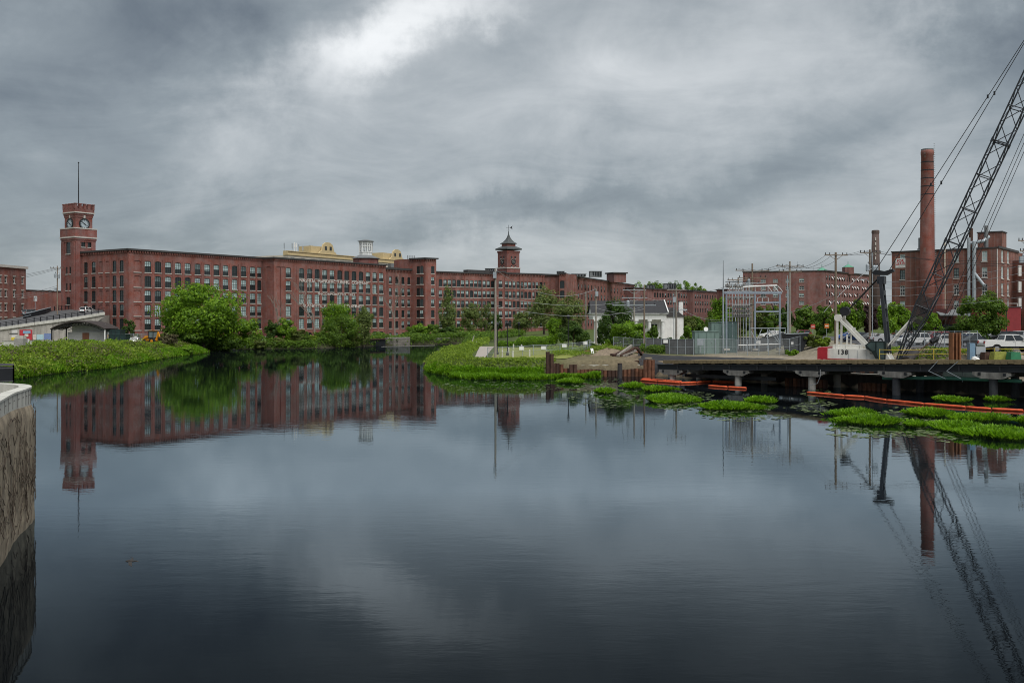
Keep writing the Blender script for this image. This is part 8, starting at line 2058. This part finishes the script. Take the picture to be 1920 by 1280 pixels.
def car(label, px, d, rz, col, kind='sedan', name='parked_car', z=None, group='parked cars'):
    x, y = XY(px, d); z = gz(x, y) + .07 if z is None else z
    t = thing(name, label, 'truck' if kind == 'pickup' else 'car', (x, y, z), math.radians(rz) + 1e-6, group); pm = mat('paint_%s' % '_'.join('%02d' % int(c * 100) for c in col), col, .28, .15, var=.03, spec=.6)
    L_, W, H, r, sill, belt = {'sedan': (4.7, 1.82, 1.45, .33, .28, .92), 'suv': (4.7, 1.88, 1.72, .37, .34, 1.06), 'pickup': (6.1, 2.05, 1.98, .43, .55, 1.28), 'hatch': (4.2, 1.78, 1.52, .33, .28, .95)}[kind]
    B_ = lambda mb, n, m, par=t, sm=False: mb.build(n, m, par, sm, local=True); h = L_ / 2
    wx = (-L_ * .29, L_ * .31); prof = [(-h + .05, sill + .05), (-h, sill + .3), (-h + .04, belt - .15), (-h + .2, belt + (.06 if kind != 'pickup' else 0)), (h - 1.25, belt), (h - .3, belt - .14), (h - .05, belt - .36), (h, sill + .28), (h - .08, sill)]
    def archpts(cx): return [(cx + (r + .09) * math.cos(a), r + (r + .09) * math.sin(a)) for a in [math.pi * k / 6 for k in range(7)] if r + (r + .09) * math.sin(a) >= sill - .01]
    bottom = []
    for cx in reversed(wx): bottom += archpts(cx)
    poly = prof + bottom
    mb = MB(); mb.extrude([(a, b) for a, b in poly][::-1], (0, -W / 2, 0), (1, 0, 0), (0, 0, 1), (0, W, 0)); body = B_(mb, 'body', pm)
    mb = MB(); mb.box((0, 0, sill + .1), (L_ * .92, W * .88, .3)); B_(mb, 'underbody', BLACK)
    cabs = {'sedan': (-1.75, 1.05, -1.05, .25), 'suv': (-2.2, 1.1, -1.95, .35), 'hatch': (-1.95, .95, -1.6, .25), 'pickup': (-.95, 1.35, -.75, .75)}[kind]
    gb = MB(); hexa(gb, cabs[0], cabs[1], W * .94, belt - .02, cabs[2], cabs[3], W * .74, H - .05); B_(gb, 'glasshouse', CARGLASS)
    rf = MB(); hexa(rf, cabs[2] - .03, cabs[3] + .05, W * .76, H - .07, cabs[2] + .15, cabs[3] - .12, W * .64, H); B_(rf, 'roof', pm)
    pl = MB()
    for s in (-1, 1):
        for f0, f1 in ((0, 0), (.50, .48), (1, 1)):
            a = (cabs[0] + (cabs[1] - cabs[0]) * f0, s * W * .472, belt); b = (cabs[2] + (cabs[3] - cabs[2]) * f1, s * W * .375, H - .05); pl.bar(a, b, .09 if f0 in (0, 1) else .07, .06)
    B_(pl, 'pillars', pm)
    if kind == 'pickup':
        bed = MB(); bed.box((-1.98, 0, belt + .012), (1.75, W * .8, .02)); B_(bed, 'bed_floor', BLACK)
        for s in (-1, 1): bl = MB(); bl.box((-1.98, s * W * .46, belt + .06), (2.05, .12, .12)); B_(bl, 'bed_rail', pm)
    for cx in wx:
        for s in (-1, 1):
            mb = MB(); mb.tube([(cx, s * (W / 2 - .24), r), (cx, s * (W / 2 + .005), r)], r, 18); wl = B_(mb, 'wheel', TYRE); mb = MB(); mb.tube([(cx, s * (W / 2 - .2), r), (cx, s * (W / 2 + .02), r)], r * .62, 12); B_(mb, 'rim', CHROME, wl)
    for s in (-1, 1):
        mb = MB(); mb.box((h - .1, s * W * .36, belt - .3), (.16, .36, .16)); B_(mb, 'headlight', glass('headlight', (.55, .56, .56), .1)); mb = MB(); mb.box((-h + .03, s * W * .40, belt - .18), (.1, .22, .3 if kind != 'sedan' else .16)); B_(mb, 'tail_light', mat('tail_red', (.30, .012, .012), .3)); mb = MB(); mb.box((cabs[1] - .35, s * (W / 2 + .08), belt + .1), (.14, .2, .16)); B_(mb, 'mirror', pm)
        mb = MB(); mb.box((0, s * (W / 2 + .002), belt - .14), (.2, .02, .04)); B_(mb, 'door_handle', BLACK); mb = MB(); mb.box((-.25 if kind != 'pickup' else .2, s * (W / 2 + .001), (belt + sill) / 2 + .05), (.02, .01, belt - sill - .15)); B_(mb, 'door_seam', BLACK)
    mb = MB(); mb.box((h - .02, 0, sill + .16), (.1, W * .9, .2)); B_(mb, 'front_bumper', BLACK if kind in ('suv', 'pickup') else pm); mb = MB(); mb.box((-h + .0, 0, sill + .16), (.1, W * .9, .2)); B_(mb, 'rear_bumper', CHROME if kind == 'pickup' else BLACK)
    mb = MB(); mb.box((-h - .012, 0, belt - .3), (.02, .42, .14)); B_(mb, 'number_plate', WHITE); return t
WH, BK, SV, BLU, NV, RD, GY = (.74, .74, .72), (.012, .012, .014), (.42, .43, .44), (.025, .09, .34), (.018, .035, .085), (.26, .02, .03), (.16, .165, .17)
car('white pickup truck parked at the right edge of the car park', 1893, 105, -4, WH, 'pickup', 'pickup_truck')
car('black sedan parked behind the chain-link fence under the street tree', 1822, 128, 184, BK, 'sedan'); car('black hatchback nose to tail with the black sedan', 1800, 134, 182, NV, 'hatch'); car('white car left of the steel pile', 1768, 133, 175, WH, 'hatch')
car('red sport utility car seen left of the steel pile', 1752, 143, 178, RD, 'suv'); car('white sport utility car behind the crane boom', 1711, 136, 190, WH, 'suv'); car('silver car beside the crane mast', 1662, 146, 4, SV, 'sedan'); car('grey car left of the silver one behind the crane house', 1640, 152, 4, GY, 'sedan')
car('dark blue hatchback right of the tall brown pole', 1602, 156, 182, NV, 'hatch'); car('bright blue sedan right behind the dark blue hatchback', 1593, 168, 180, BLU, 'sedan')
car('white car with sloping bonnet left of the black sport utility car', 1859, 152, 186, WH, 'sedan'); car('black sport utility car in the back row', 1878, 150, 184, BK, 'suv'); car('silver car peeking above the pickup in the back row', 1906, 153, 180, SV, 'suv'); car('dark red car at the end of the back row', 1838, 158, 182, RD, 'sedan')
car('grey hatchback just left of the red sport utility car', 1732, 150, 182, GY, 'hatch'); car('dark blue sedan farther back behind the crane boom', 1690, 158, 178, NV, 'sedan'); car('white hatchback behind the black sedan', 1812, 146, 184, WH, 'hatch')
car('white car parked above the black hopper', 1449, 178, 186, WH, 'sedan'); car('red car with white roof above the black hopper', 1500, 182, 186, RD, 'hatch')
car('white sport utility car climbing the road ramp', 164, 250, 80, WH, 'suv', 'moving_car', 9.0, 'cars on the ramp'); car('dark grey sport utility car behind the black barrier', 60, 245, 60, GY, 'suv', 'moving_car', 8.35, 'cars on the ramp')
car('white car half hidden by weeds left of the loader', 255, 203, 98, WH, 'hatch', 'parked_car', None, 'cars at the mill'); car('silver car beside the yellow loader', 307, 240, 176, SV, 'sedan', group='cars at the mill'); car('white car parked before the mill between bushes', 488, 262, 178, WH, 'hatch', group='cars at the mill'); car('dark car at the mill right of the big tree', 475, 264, 178, NV, 'sedan', group='cars at the mill')
def small_signs():
    q = XY(66, 246); t = thing('road_sign', 'white curved road sign above the barrier on the ramp', 'sign', (q[0], q[1], 9)); mb = MB(); mb.tube([(q[0], q[1], 8.5), (q[0], q[1], 13.4)], .05, 6); mb.build('post', STEELG, t); mb = MB(); mb.box((q[0] + .1, q[1] - .05, 12.8), (.85, .05, 1.3)); bd = mb.build('board', mat('sign_grey', (.50, .50, .50), .5), t)
    mb = MB(); mb.tube([(q[0] - .15, q[1] - .1, 12.3), (q[0] - .15, q[1] - .1, 12.9), (q[0] + .2, q[1] - .1, 13.2), (q[0] + .35, q[1] - .1, 12.9)], .06, 5); mb.build('arrow', BLACK, bd)
    for px, d, y, col, lab in ((1524, 150, 612, (.45, .05, .03), 'red no-entry sign in the thicket left of the tall brown pole'), (1550, 152, 611, (.50, .15, .03), 'orange sign right of the no-entry sign')):
        p = P(px, y, d); t = thing('road_sign', lab, 'sign', (p.x, p.y, gz(p.x, p.y))); mb = MB(); mb.tube([(p.x, p.y, gz(p.x, p.y)), (p.x, p.y, p.z + .4)], .04, 6); mb.build('post', STEELG, t); mb = MB(); mb.box((p.x, p.y - .06, p.z), (.7, .04, .7)); bd = mb.build('board', mat('sign_%d' % px, col, .5), t); mb = MB(); mb.box((p.x, p.y - .085, p.z), (.5, .02, .12)); mb.build('bar', WHITE, bd)
small_signs()
